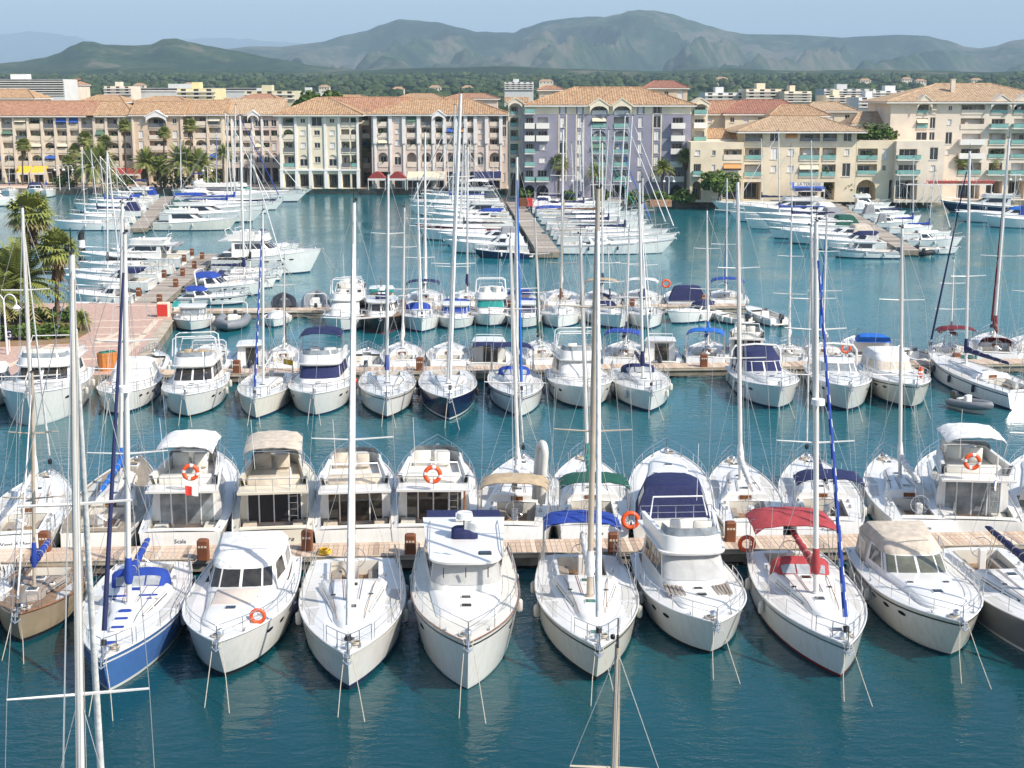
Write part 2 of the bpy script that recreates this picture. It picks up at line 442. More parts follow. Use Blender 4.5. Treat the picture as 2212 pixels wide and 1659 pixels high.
def sailboat(label, bow, stern, lod=1, group=None, B=None, hull='gel', boot='boot_navy', stripe=None, deck='gel', cab='gel', top=None, mast_h=None, mt=.56, jib=None, spiral=None,
             cover=None, hood=None, bimini=None, wheel=True, mastm='alu', hatchm='glass', teakck=True, radar=None, fend='rubber_w', nf=2, name=None, shear=0, railm=None, cabh=.42, lines=True,
             fs=None, fb=None, boomang=0.0, winm='glass', cat='sailboat', stern_w=.78, full=2.1, backwin=None, boomlift=.0, nfl=None, drum=True, ltext=None, cabx=(.34,.78), sprz=(.42,.72), jr=1.0, fendt=None, mr=1.0, bl_=1.9, bw_=.40):
    b = Boat('sailboat', label, cat, group, bow, stern, lod); L = b.L
    B = B or min(L*.335, 4.3)
    LL = min(L, 14.0)
    fs = fs or (.85+.022*LL); fb = fb or (.95+.055*LL)
    H = Hull(L, B, fs, fb, stern_w, full, .40, .20, .075, 1.9, .4, .35)
    hull_parts(b, H, hull, boot, stripe, deck, railm or 'alu', (B*.24, .05, cabx[0]-.02, .5, 'teak' if teakck else 'offdeck', 'teakgrey' if teakck else 'gel'))
    # coachroof
    zc = H.zd(cabx[0])-.05; slope = (H.zd(cabx[1])-H.zd(cabx[0]))/((cabx[1]-cabx[0])*L)*.9
    x0, x1 = cabx[0]*L, cabx[1]*L; w0 = B*.35; w1 = H.hb(cabx[1])*.58
    hs = House([(zc-.15, x0, x1, w0, w1, (x1-x0)*.35), (zc+cabh*.62, x0+.02, x1-.15, w0*.93, w1*.9, (x1-x0)*.36), (zc+cabh*.92, x0+.04, x1-.35, w0*.82, w1*.75, (x1-x0)*.36)], slope-.035, .07, .8)
    hs.lv = hs.lv; b.part('cabin', hs.body(MB()), [cab], 40)
    if lod < 3:
        for u0, u1 in (((.05,.16),(.17,.26)) if lod < 2 else ((.06,.25),)):
            for fl in (0, 1):
                a, c = (u0, u1) if not fl else (1-u1, 1-u0)
                mb = MB(); hs.patch(mb, a, c, .38, .62 if lod < 2 else .6, .01, 4, 1); b.part('window', mb, [winm], None)
    if lod < 3:
        xs = [(x0+.16*(x1-x0), .0, .5), (x0+.62*(x1-x0), 0, .5)] if lod < 2 else [(x0+.62*(x1-x0), 0, .5)]
        if lod == 0: xs += [(x0+.36*(x1-x0), .5*w0, .3), (x0+.36*(x1-x0), -.5*w0, .3)]
        for hx, hy, sz in xs: hatch(b, hx, hy, hs.topz(hx)-(0 if hy == 0 else .035), sz, sz*.9, hatchm)
        zf = H.zd(.86); hatch(b, .86*L, 0, zf+.02, .5, .45, hatchm)
    # companionway
    mb = MB(); mb.box(x0-.03, x0+.015, -.3, .3, zc-.35, zc+cabh*.8); b.part('companionway', mb, ['varnish' if teakck else 'dark'], None)
    # grab rails
    if lod < 2:
        for sd in (-1, 1):
            mb = MB(); P = [(lerp(x0+.4, x1-1.0, i/6), sd*lerp(w0*.62, w1*.7, i/6), hs.topz(lerp(x0+.4, x1-1.0, i/6))+(.05 if i not in (0, 6) else -.04)) for i in range(7)]
            mb.tube(P, .018, 5); b.part('grab_rail', mb, ['teak' if teakck else 'steel'], 60)
    if lod < 2:
        for sd in (-1, 1):
            for ta, tb in (((.36,.52),(.54,.70),(.80,.90)) if lod == 0 else ((.36,.70),)):
                mb = MB(); rw = []
                for i in range(5):
                    t = lerp(ta, tb, i/4); hb = H.hb(t); x = H.pt(t, H.zd(t), 1).x; z = H.zd(t)-.04
                    inn = lerp(w0, w1, clamp((t-cabx[0])/(cabx[1]-cabx[0])))+.10 if t < cabx[1] else hb*.25
                    out = hb*.90; inn = min(inn, out-.08); cz = lambda y: z+hb*.045*clamp((hb-y)/(hb*.6))+.012
                    rw.append([(x, sd*inn, cz(inn)), (x, sd*out, cz(out))])
                mb.grid(rw if sd < 0 else [list(reversed(q)) for q in rw]); b.part('deck_panel', mb, ['nonskid' if deck != 'teakgrey' else 'teak'], None)
    if lod == 0:
        for k, (y, m_) in enumerate(((.22,'rope'),(.30,'ropeb'),(-.22,'rope'),(-.30,'c_red'))):
            mb = MB(); P = []
            for i in range(5): x = lerp(mt*L-.15, x0+.25, i/4); P.append((x, y+.12*(i/4)*(1 if y > 0 else -1), hs.topz(x)+.015))
            mb.tube(P, .012, 4); b.part('control_line', mb, [m_], 60)
        for sd in (-1, 1):
            for t in (.06, .5, .92):
                e = H.edge(t, sd, .12, .02); mb = MB(); mb.tube([(e.x-.13,e.y,e.z+.05),(e.x+.13,e.y,e.z+.05)], .022, 5); mb.box(e.x-.05,e.x+.05,e.y-.02,e.y+.02,e.z-.04,e.z+.05); b.part('cleat', mb, ['steel'], 60)
        mb = MB(); e = H.edge(.9, 1, .25, .03); mb.torus((e.x, e.y*.6, e.z+.03), .17, .035, 0, 12, 5, 'z'); mb.torus((e.x+.02, e.y*.6, e.z+.08), .15, .03, 0, 12, 5, 'z'); b.part('rope_coil', mb, ['rope'], 60)
    # mast
    mx = mt*L; zb = (hs.topz(mx)-.06) if mx < x1-.4 else H.zd(mt)
    if top is not None:
        base = b.world((mx, 0, zb)); P = b.local(V(top[0], top[1], base.y)); hgt = P.z-zb
        lx, ly = clamp((P.x-mx)/hgt, -.05, .05)*hgt, clamp((P.y)/hgt, -.05, .05)*hgt
    else: hgt = mast_h or L*1.22; lx = -.015*hgt; ly = random.uniform(-.012, .012)*hgt
    def mp(k): return Vector((mx+lx*k, ly*k, zb+hgt*k))
    r0 = (.0066*hgt+.012)*mr
    mb = MB(); K = 6
    pr = [mp(i/K) for i in range(K+1)]
    mb.tube(pr, [r0*(1 if i < K-1 else (.9 if i < K else .72)) for i in range(K+1)], 8 if lod < 2 else 6)
    mb.tube([mp(.0)+Vector((0,0,-.04)), mp(0)+Vector((0,0,.12))], r0*1.5, 8)
    mst = b.part('mast', mb, [mastm], 60)
    # masthead gear
    mb = MB(); tp = mp(1.0); mb.tube([tp, tp+Vector((0,0,.55))], .012*(1+.4*lod), 4); mb.tube([tp+Vector((-.25,0,.05)), tp+Vector((.35,0,.05))], .03, 5); mb.ball(tp+Vector((.1,.1,.12)), .06, 0, 6, 4)
    b.part('masthead_fitting', mb, ['dark'], 60, mst)
    chain = H.hb(mt)*.96
    sps = []
    for k, wf in zip(sprz, (1.0, .78)):
        for sd in (-1, 1):
            mb = MB(); tip = mp(k)+Vector((-.12, sd*chain*wf*.82, .06)); mb.tube([mp(k), tip], [.04, .026] if lod < 2 else .035, 5); b.part('spreader', mb, [mastm], 60, mst); sps.append(tip)
    wr = (.009, .011, .015, .017)[lod]
    for sd in (-1, 1):
        mb = MB(); tips = [t for t in sps if (t.y-mp(.5).y)*sd > 0]
        mb.tube([mp(.985), tips[-1], tips[0], H.edge(mt-.01, sd, .06)], wr, 4, 0, False); b.part('shroud', mb, ['wire'], 60)
        if lod < 3:
            mb = MB(); mb.tube([mp(sprz[0]), H.edge(mt-.05, sd, .1)], wr, 4, 0, False); b.part('lower_shroud', mb, ['wire'], 60)
    bt = H.edge(.985, 1); bt = Vector((bt.x, 0, bt.z+.05))
    mb = MB(); mb.tube([mp(.97), bt], wr, 4, 0, False); b.part('forestay', mb, ['wire'], 60)
    mb = MB(); mb.tube([mp(.99), (0.1, 0, H.zd(0)+.1)], wr, 4, 0, False); b.part('backstay', mb, ['wire'], 60)
    if lod < 2:
        for o in ((r0+.03, .02), (r0+.05, -.05)):
            mb = MB(); mb.tube([mp(.97)+Vector((-.05,o[1],0)), Vector((mx-o[0]-.15, o[1]*4, zb+.4))], .008, 4, 0, False); b.part('halyard', mb, ['rope'], 60)
    if jib:
        n = 44 if spiral else 6; jr_ = (.062+.0022*hgt)*jr
        P = [bt.lerp(mp(.97), lerp(.06, .93, i/n)) for i in range(n+1)]
        mb = MB(); mb.tube(P, [jr_*lerp(1.0, .5, i/n) for i in range(n+1)], 6, 0, True, (1, spiral[1], 1, 6) if spiral else None)
        b.part('furled_jib', mb, ['c_'+jib]+(['c_'+spiral[0]] if spiral else []), 60)
        if drum:
            mb = MB(); d0 = bt.lerp(mp(.97), .025); mb.cyl(d0, bt.lerp(mp(.97), .04), .11, .11, 8); b.part('furling_drum', mb, ['dark'], 60)
    # boom
    bl = min(mx-.9, L*.40); zbm = 1.02 if lod < 3 else .9
    p0 = mp(zbm/hgt)+Vector((-r0, 0, 0)); p1 = p0+Vector((-bl*math.cos(boomang), bl*math.sin(boomang), .1+boomlift))
    mb = MB(); mb.tube([p0, p1], [.065, .055], 6); bm = b.part('boom', mb, [mastm], 60)
    if cover:
        mb = MB(); rings = []; n = 12
        sidev = (p1-p0).cross(Vector((0,0,1))).normalized()
        for i in range(n+1):
            t = i/n; c = p0.lerp(p1, t); hh = lerp(.50, .2, t**.5)*(1+.12*math.sin(i*2.4)); ww = lerp(.17, .12, t)*(1+.14*math.sin(i*3.3+1))
            if t > .99: hh *= .6; ww *= .6
            rings.append([c+sidev*(ww*math.sin(a))+Vector((0,0,-.09+hh*(.5-.5*math.cos(a)))) for a in [2*math.pi*q/8 for q in range(8)]])
        mb.loft(rings, True, 0, True)
        mb.tube([mp((zbm-.12)/hgt), mp((zbm+.15)/hgt), mp((zbm+.55)/hgt), mp((zbm+.95)/hgt)], [r0*1.25, r0*1.75, r0*1.5, r0*1.15], 8)
        b.part('sail_cover', mb, ['c_'+cover], 60, bm)
        if lod < 2:
            for i in range(2, n-1, 2):
                t = i/n; c = p0.lerp(p1, t); hh = lerp(.50, .2, t**.5)*1.06; ww = lerp(.17, .12, t)*1.12
                lb_ = MB(); lb_.tube([c+sidev*(ww*math.sin(a))+Vector((0,0,-.10+hh*(.5-.5*math.cos(a)))) for a in [2*math.pi*q/8 for q in range(9)]], .014, 4); b.part('lashing', lb_, ['rope'], 60, bm)
    if lod < 2:
        mb = MB(); mb.tube([p1, mp(.99)], .007, 4, 0, False); b.part('topping_lift', mb, ['wire'], 60)
        mb = MB(); mb.tube([p0.lerp(p1, .75), (x0*.55, 0, H.zd(.2)-.2)], .02, 4); b.part('mainsheet', mb, ['rope'], 60)
    # sprayhood
    if hood:
        xh = x0+.55; w = w0*.86; zt = zc+cabh*.7; hh = .62
        def sp(u, v): a = math.pi*u; k = smooth(.18+v*1.05); return Vector((xh-v*1.15, -w*math.cos(a)*lerp(.85,1,v), zt-.1*(1-abs(math.cos(a)))+(.1+hh*k)*math.sin(a)**.55 if 0 < u < 1 else zt-.12))
        mb = MB(); mb.grid([[sp(i/12, j/5) for i in range(13)] for j in range(6)], 0); mb.grid([[sp(i/12, j/5)*1.0+Vector((0,0,-.015)) for i in reversed(range(13))] for j in range(6)], 0)
        h_ = b.part('sprayhood', mb, ['c_'+hood], 60)
        if lod < 2:
            for u0, u1 in ((.2,.4),(.42,.58),(.6,.8)):
                mb = MB(); mb.grid([[sp(lerp(u0,u1,i/4), lerp(.12,.45,j/2))+Vector((.02,0,.02)) for i in range(5)] for j in range(3)]); b.part('clear_window', mb, ['plastic'], 60, h_)
    if bimini:
        canopy(b, .03*L, .03*L+bl_, B*bw_, H.zd(0)+2.0, 'c_'+bimini, base=H.zd(.1), crown=.22)
    # helm
    if wheel and lod < 3:
        mb = MB(); xw = .10*L+.35; zk = H.zd(.1)-.5; mb.rbox(xw-.0, xw+.28, -.16, .16, zk, zk+.95, .04); pd = b.part('binnacle', mb, ['gel'], None)
        mb = MB(); mb.torus((xw-.06, 0, zk+.95), .46, .018, 0, 16, 5, 'x')
        for k in range(5): a = 2*math.pi*k/5; mb.tube([(xw-.06,0,zk+.95),(xw-.06,.46*math.cos(a),zk+.95+.46*math.sin(a))], .01, 4)
        b.part('steering_wheel', mb, ['steel'], 60)
    if lod < 2:
        for sd in (-1, 1):
            for xx in (cabx[0]*L-.6, cabx[0]*L-1.5):
                mb = MB(); y = sd*B*.30; z = H.zd(xx/L)+.0; mb.cyl((xx,y,z-.05),(xx,y,z+.17),.09,.065,10); b.part('winch', mb, ['steel'], 50)
    # rails
    rail(b, H, .86, 1.0, .62, 2, 'pulpit', closed_bow=True, r=.018, h1=.72)
    if lod < 3:
        rail(b, H, .12, .84, .60, 5, 'lifeline', r=.014)
        rail(b, H, .0, .11, .62, 2, 'pushpit', r=.018)
    if lod < 3: bowgear(b, H, lines and lod < 2)
    if lod < 2 and lines: sternlines(b, H)
    if radar is not None:
        q = mp(radar); mb = MB(); mb.cyl(q+Vector((r0+.28,0,-.1)), q+Vector((r0+.28,0,.12)), .28, .26, 12); mb.box(q.x, q.x+.4, q.y-.06, q.y+.06, q.z-.14, q.z-.09)
        b.part('radar_dome', mb, ['white_al'], 50, mst)
    if lod < 3:
        fts = fendt or [(.28+.24*i, s_) for i in range(nf) for s_ in (-1, 1)]
        for t, s_ in fts: fender(b, H, t, s_, fend)
    if name: lettering(b, H, name, .26 if ltext is None else ltext, 'ink', shear=shear)
    b.H = H; b.hs = hs; b.mp = mp; b.hgt = hgt
    return b
def windows(b, hs, segs, v0, v1, m, off=.012, name='window', par=None):
    for u0, u1 in segs:
        mb = MB(); hs.patch(mb, u0, u1, v0, v1, off, 5 if b.lod < 2 else 3, 2); b.part(name, mb, [m], 60, par)

def outboard(b, x, y, z, s=1.0, m='engine'):
    mb = MB()
    mb.loft([[(x+dx*s, y+dy*s, z+h*s) for dx, dy in ((-.28,-.16),(.18,-.17),(.22,0),(.18,.17),(-.28,.16),(-.34,0))] for h in (.1,.42)] +
            [[(x+dx*.8*s, y+dy*.8*s, z+.58*s) for dx, dy in ((-.28,-.16),(.16,-.17),(.2,0),(.16,.17),(-.28,.16),(-.34,0))]], True, 0, True)
    mb.box(x-.12*s, x+.1*s, y-.07*s, y+.07*s, z-.75*s, z+.1*s)
    b.part('outboard_motor', mb, [m], 40)

def lifering(b, x, y, z, r=.3, ax='x', label=None, horseshoe=False, m='orange'):
    P = b.world((x, y, z))
    mb = MB(); mb.torus((0,0,0), r, r*.3, 0, 16, 7, ax, None if horseshoe else 1)
    o = mb.build('lifebuoy', [m, 'white_al'], None, 60); o.location = P; o.rotation_euler = (0, 0, b.rz)
    tag(o, label, 'lifebuoy', 'orange lifebuoys on boat rails')
    return o

def motorboat(label, bow, stern, kind='express', lod=1, group=None, B=None, hull='gel', boot='boot_navy', stripe=None, deck='gel', top='white', wind='glass', bimini=None, trim=None, fend='rubber_w', nf=2,
              name=None, shear=0, arch=None, pad=False, lines=True, fs=None, fb=None, cover=None, door='glassb', hatchm='glass', cat='motorboat', encl=None, ltext=.28, rearm=None, oname=None, side=True,
              radar=True, ladder=False, frame=False, fly_m='gel', platform=True, canvas=None, railh=.6, winv=None, seats='gel2', fendt=None, h=1.0, mastpole=False, console=True):
    b = Boat(oname or {'express':'motor_cruiser','fly':'flybridge_yacht','trawler':'trawler_yacht','pilot':'pilothouse_boat','open':'open_boat','rib':'inflatable_boat'}[kind], label, cat, group, bow, stern, lod)
    L = b.L
    if kind == 'rib': return rib(b, L, B or L*.4, lod, frame, top, hull)
    B = B or min(L*(.34 if kind != 'open' else .38), 4.6)
    LL = min(L, 14.0)
    big = kind in ('fly', 'trawler', 'express')
    fs = fs or (.55+.05*LL if big else .4+.05*LL); fb = fb or (.75+.095*LL if big else .5+.09*LL)
    full = {'express':2.7,'fly':2.8,'trawler':2.6,'pilot':2.6,'open':2.5}[kind]
    H = Hull(L, B, fs, fb, .9, full, .38, .30 if big else .24, .12 if kind != 'trawler' else .09, 1.5, .35, 0)
    ck = {'express':(.40,.05,.30,.55),'fly':(.40,.03,.20,.5),'trawler':(.38,.03,.17,.45),'pilot':(.38,.05,.42,.5),'open':(.38,.06,.66,.45)}[kind]
    hull_parts(b, H, hull, boot, stripe, deck, trim or 'white_al', (B*ck[0], ck[1], ck[2], ck[3], 'teak' if big else 'offdeck', seats), .05)
    if platform and lod < 3:
        mb = MB(); mb.rbox(-.75 if big else -.45, .02, -B*.38, B*.38, .22, .32, .05); b.part('swim_platform', mb, ['teakgrey' if kind == 'trawler' else 'gel2'], None)
    zc = H.zd(.4)-.06; sl = (H.zd(.8)-H.zd(.4))/(.4*L)
    def trunk(x0, x1, hh, w=.36):
        nf_ = .34 if kind == 'express' else .2; e_ = H.hb(x1-.06)
        hs = House([(zc-.25, x0*L, x1*L, B*w, e_*.78, (x1-x0)*L*nf_), (zc+hh*.7, x0*L, x1*L-.12, B*w*.95, e_*.72, (x1-x0)*L*nf_), (zc+hh, x0*L, x1*L-.3, B*w*.85, e_*.62, (x1-x0)*L*nf_*.9)], sl*.72, .05, .62)
        b.part('foredeck_trunk', hs.body(MB()), ['gel'], 40); return hs
    def hatches(hs, L_):
        if lod < 3:
            for fx, fy, sz in L_: hatch(b, fx*L, fy*B, hs.topz(fx*L)-(.0 if abs(fy) < .1 else .03), sz, sz*.85, hatchm)
    hs2 = None
    if kind == 'express':
        tr = trunk(.30, .86, .26*h)
        hatches(tr, [(.70, 0, .5), (.58, -.17, .36), (.58, .17, .36)] if lod < 2 else [(.66, 0, .5)])
        if pad:
            mb = MB(); z = tr.topz(.56*L); mb.rbox(.50*L, .66*L, -B*.2, B*.2, z-.2, z+.06, .05); b.part('sun_pad', mb, ['sunpad'], 60)
        z0 = tr.topz(.40*L)-.12; hh = .62*h
        ws = House([(z0-.25, .24*L, .49*L, B*.385, B*.34, .13*L), (z0, .24*L, .48*L, B*.38, B*.33, .13*L), (z0+hh, .22*L, .385*L, B*.33, B*.30, .09*L)], 0, .05, .7)
        b.part('windshield_frame', ws.body(MB()), ['gel' if not cover else 'gel'], 40)
        wm = cover and 'c_'+cover or wind
        windows(b, ws, ((.34,.41),(.42,.495),(.505,.58),(.59,.66)) if lod < 2 else ((.35,.495),(.505,.65)), .55, .95, wm, name='windscreen')
        windows(b, ws, ((.06,.31),(.69,.94)), .55, .95, wm)
        if top:
            zt = z0+hh-.02
            cn = House([(zt-.03, .05*L if encl else .12*L, .39*L, B*.345, B*.31, .09*L), (zt+.10, .06*L if encl else .13*L, .385*L, B*.34, B*.305, .09*L), (zt+.38*h, .09*L, .33*L, B*.29, B*.26, .08*L)], 0, .09, .7)
            b.part('canopy', cn.body(MB()), ['c_'+top], 60)
            if encl:
                en = House([(H.zd(.1)-.05, .05*L, .26*L, B*.38, B*.38, .02*L), (zt, .06*L, .24*L, B*.34, B*.34, .02*L)], 0, .02, .7)
                b.part('canopy_curtain', en.body(MB()), ['c_'+encl], 60)
                windows(b, en, ((.05,.2),(.8,.95)), .35, .85, 'plastic', name='clear_window')
        else:
            for sd in (-1, 1):
                mb = MB(); mb.rbox(.10*L, .2*L, sd*B*.22-.4, sd*B*.22+.4, fs-.5, fs+.25, .06); b.part('bench', mb, [seats], 60)
        if canvas:
            cn = House([(H.zd(.1)+.02, .03*L, .30*L, B*.42, B*.42, .03*L), (z0+.3, .05*L, .28*L, B*.38, B*.38, .03*L), (z0+hh+.45, .09*L, .26*L, B*.3, B*.3, .03*L)], 0, .16, .7)
            b.part('cockpit_cover', cn.body(MB()), ['c_'+canvas], 60)
            if lod < 2: windows(b, cn, ((.03,.17),(.83,.97)), .45, .85, 'plastic', name='clear_window')
        zr = z0+.1
        if arch:
            mb = MB(); xa = .16*L; P = [(xa-.15, -B*.42, H.zd(.2)), (xa-.35, -B*.40, zr+.9), (xa-.45, -B*.34, zr+1.25), (xa-.5, 0, zr+1.35), (xa-.45, B*.34, zr+1.25), (xa-.35, B*.40, zr+.9), (xa-.15, B*.42, H.zd(.2))]
            mb.tube(P, .09 if lod < 2 else .08, 6); b.part('radar_arch', mb, ['gel'], 60)
    elif kind in ('fly', 'trawler'):
        tw = kind == 'trawler'
        tr = trunk(.45, .84 if not tw else .80, .30*h)
        hatches(tr, [(.70, 0, .48), (.62, 0, .45)] if lod < 2 else [(.68, 0, .5)])
        hh = (1.45 if not tw else 1.5)*h; z0 = zc-.1
        xb, xf = (.19, .62) if not tw else (.17, .56); rk = .13 if not tw else .03
        sal = House([(z0-.2, xb*L, xf*L, B*.40, B*.33, .12*L), (z0+hh*.42, xb*L, (xf-rk*.25)*L, B*.395, B*.33, .12*L), (z0+hh*.95, xb*L, (xf-rk)*L, B*.36, B*.30, .10*L), (z0+hh, xb*L, (xf-rk-.005)*L, B*.36, B*.30, .10*L)], 0, .05, .55 if tw else .62)
        b.part('saloon', sal.body(MB()), ['gel' if hull != 'cream' else 'cream'], 40)
        wm = 'c_'+cover if cover else wind
        va, vb = winv or (.36, .64)
        if cover: windows(b, sal, ((.315,.50),(.50,.685)), va, vb, wm, .03, 'windscreen_cover')
        else: windows(b, sal, ((.335,.43),(.44,.495),(.505,.56),(.57,.665)) if lod < 2 else ((.335,.495),(.505,.665)), va, vb, wm, .012, 'windscreen')
        windows(b, sal, ((.03,.13),(.14,.215),(.225,.29),(.71,.775),(.785,.86),(.87,.97)) if lod < 2 else ((.04,.28),(.72,.96)), va, vb, wind if not (cover == 'navy') else wm)
        # rear glass door
        if lod < 3:
            for k, (ya, yb) in enumerate(((-.30,-.17),(-.155,.0),(.015,.17),(.185,.30))):
                mb = MB(); mb.box(xb*L-.03, xb*L+.02, ya*B, yb*B, H.zd(.1)-.35, z0+hh*.9); b.part('glass_door' if k in (1, 2) else 'rear_window', mb, [door], None)
            mb = MB()
            for ya in (-.31,-.1625,.0075,.1775,.31): mb.box(xb*L-.045, xb*L+.02, ya*B-.03, ya*B+.03, H.zd(.1)-.4, z0+hh*.93)
            b.part('door_frame', mb, ['white_al'], None)
        # flybridge deck
        zf = z0+hh; x0f, x1f = (.07, xf-rk+.035) if not tw else (.10, xf-rk+.03)
        fd = House([(zf+.0, x0f*L, x1f*L, B*.40, B*.34, .11*L), (zf+.10, x0f*L-.02, x1f*L+.03, B*.405, B*.345, .11*L)], 0, .02, .6)
        b.part('flybridge_deck' if not tw else 'roof', fd.body(MB()), [fly_m], 40)
        if rearm:
            mb = MB(); mb.rbox((x0f-.09)*L, x0f*L+.02, -B*.37, B*.37, zf+.02, zf+.08, .03); b.part('aft_canopy', mb, ['c_'+rearm], None)
        if not tw or encl:
            ch = .55*h
            c0 = House([(zf+.08, .16*L, x1f*L-.05, B*.37, B*.31, .11*L), (zf+.08+ch, .13*L, x1f*L-.30, B*.39, B*.31, .10*L)], 0, .0, .6)
            ci = House([(zf+.14, .16*L+.02, x1f*L-.20, B*.33, B*.27, .10*L), (zf+.08+ch, .13*L+.02, x1f*L-.42, B*.35, B*.27, .09*L)], 0, .0, .6)
            mb = MB(); n = c0.n()
            for a_, b_ in ((c0.rings, False), (ci.rings, True)):
                mb.loft(a_ if not b_ else list(reversed(a_)), False)
            mb.loft([c0.rings[1], ci.rings[1]], False)
            b.part('flybridge_coaming', mb, [fly_m], 40)
            if encl:
                eh = House([(zf+.05+ch, .10*L, x1f*L-.30, B*.385, B*.31, .10*L), (zf+1.75, .12*L, x1f*L-.75, B*.33, B*.28, .09*L)], 0, .1, .6)
                b.part('flybridge_enclosure', eh.body(MB()), ['c_'+encl], 60)
                if encl != 'white' or True:
                    windows(b, eh, ((.06,.3),(.33,.495),(.505,.67),(.7,.94)), .18, .78, 'plastic', name='clear_window')
            else:
                # helm console, seats, screen
                xs = x1f*L-.9
                mb = MB(); mb.rbox(xs-.25, xs+.25, -B*.16, B*.02, zf+.1, zf+.75, .06); b.part('console', mb, ['gel'], None)
                for y0, y1, xa in ((-.17,-.02,xs-1.05),(.05,.24,xs-.75)):
                    mb = MB(); mb.rbox(xa, xa+.5, y0*B, y1*B, zf+.1, zf+.5, .06); mb.rbox(xa-.1, xa+.04, y0*B, y1*B, zf+.3, zf+.98, .05); b.part('flybridge_seat', mb, [seats], 60)
                mb = MB(); mb.rbox(.17*L, .17*L+.55, -B*.30, B*.30, zf+.1, zf+.5, .06); b.part('flybridge_bench', mb, [seats], 60)
                sc_ = House([(zf+.08+ch, .36*L if not tw else .3*L, x1f*L-.32, B*.30, B*.29, .10*L), (zf+.40+ch, .36*L, x1f*L-.48, B*.28, B*.27, .09*L)], 0, 0, .6)
                if lod < 2: windows(b, sc_, ((.25,.75),), .02, .98, 'glassp', .0, 'flybridge_screen')
                if cover == 'tan': pass
            if lod < 3:   # rear rail of the flybridge
                mb = MB(); xr = x0f*L+.1; zr = zf+.1
                for y in (-.38,-.19,0,.19,.38): mb.tube([(xr, y*B, zr), (xr-.05, y*B, zr+.65)], .016, 4)
                mb.tube([(.16*L, -.39*B, zr+.6), (xr-.05, -.38*B, zr+.65), (xr-.05, .38*B, zr+.65), (.16*L, .39*B, zr+.6)], .018, 5)
                mb.tube([(xr-.03, -.38*B, zr+.34), (xr-.03, .38*B, zr+.34)], .012, 4)
                b.part('flybridge_rail', mb, ['steel'], 60)
        elif tw:
            mb = MB(); xr = .3*L
            mb.cyl((xr, 0, zf+.1), (xr-.15, 0, zf+2.0), .06, .045, 8); b.part('signal_mast', mb, ['varnish'], 60)
            mb = MB(); mb.cyl((xr+.25, 0, zf+.95), (xr+.25, 0, zf+1.2), .36, .32, 14); b.part('radar_dome', mb, ['white_al'], 50)
            mb = MB(); mb.rbox(xr-.2, xr+.55, -.55, .55, zf+.1, zf+.55, .12); b.part('covered_locker', mb, ['c_navy'], 60)
            for sd in (-1, 1):
                mb = MB(); P = [(lerp(.14*L, x1f*L-.7, i/6), sd*B*.33, zf+(.22 if i not in (0, 6) else .1)) for i in range(7)]; mb.tube(P, .02, 5); b.part('handrail', mb, ['steel'], 60)
            mb = MB(); mb.cyl((.15*L, -.35, zf+.3), (.15*L, .35, zf+.3), .2, .2, 10); b.part('liferaft', mb, ['white_al'], 50)
            mb = MB(); mb.rbox(x1f*L-1.3, x1f*L-.9, B*.12, B*.24, zf+.08, zf+.17, .03); b.part('hatch', mb, ['glass'], None)
            for y in (-.2, 0, .2):
                mb = MB(); mb.box(x1f*L-.02, x1f*L+.05, y*B-.02, y*B+.02, zf-.5, zf-.1); b.part('wiper', mb, ['dark'], None)
        if bimini:
            canopy(b, .14*L, .42*L, B*.33, zf+1.95, 'c_'+bimini, base=zf+.6, crown=.2, drop=.14)
        if frame:
            for xx in (.2*L, .36*L):
                mb = MB(); mb.tube([(xx,-B*.36,zf+.5),(xx-.1,-B*.34,zf+1.7),(xx-.12,-B*.28,zf+1.85),(xx-.12,B*.28,zf+1.85),(xx-.1,B*.34,zf+1.7),(xx,B*.36,zf+.5)], .045, 6)
                b.part('bimini_hoop', mb, ['white_al'], 60)
        if ladder and lod < 2:
            mb = MB(); yl = -B*.22; zl0 = H.zd(.1)-.4
            for d in (-.2, .2): mb.tube([(xb*L-.55, yl+d, zl0), (xb*L-.15, yl+d, zf+.1)], .022, 5)
            for k in range(6): q = (k+.5)/6; mb.box(lerp(xb*L-.55, xb*L-.15, q)-.05, lerp(xb*L-.55, xb*L-.15, q)+.05, yl-.2, yl+.2, lerp(zl0, zf, q)-.015, lerp(zl0, zf, q)+.015)
            b.part('ladder', mb, ['steel'], 60)
        if radar and not tw and lod < 3:
            mb = MB(); mb.tube([(.15*L, -B*.3, zf+.5), (.12*L, -B*.26, zf+1.3), (.12*L, B*.26, zf+1.3), (.15*L, B*.3, zf+.5)] if not bimini else [(.1*L,-B*.2,zf+.2),(.1*L,-B*.2,zf+1.2)], .04, 6); b.part('aerial_bar', mb, ['white_al'], 60)
            mb = MB(); mb.tube([(.12*L, B*.2, zf+1.1), (.09*L, B*.22, zf+3.6)], .012*(1+.3*lod), 4); b.part('aerial', mb, ['white_al'], 60)
    elif kind == 'pilot':
        hh = 1.35*h; z0 = zc-.2
        tr = House([(z0-.1, .55*L, .86*L, B*.33, H.hb(.8)*.6, .14*L), (z0+.45, .55*L, .83*L, B*.31, H.hb(.8)*.5, .13*L)], sl*.5, .05, .8); b.part('foredeck_trunk', tr.body(MB()), ['gel'], 40)
        hatches(tr, [(.70, 0, .42)])
        wh = House([(z0-.3, .34*L, .66*L, B*.36, B*.31, .07*L), (z0+hh*.4, .34*L, .645*L, B*.355, B*.305, .07*L), (z0+hh*.95, .34*L, .60*L, B*.33, B*.29, .06*L), (z0+hh, .34*L, .60*L, B*.33, B*.29, .06*L)], 0, .06, .5)
        b.part('wheelhouse', wh.body(MB()), ['gel'], 40)
        wm = 'c_'+cover if cover else wind
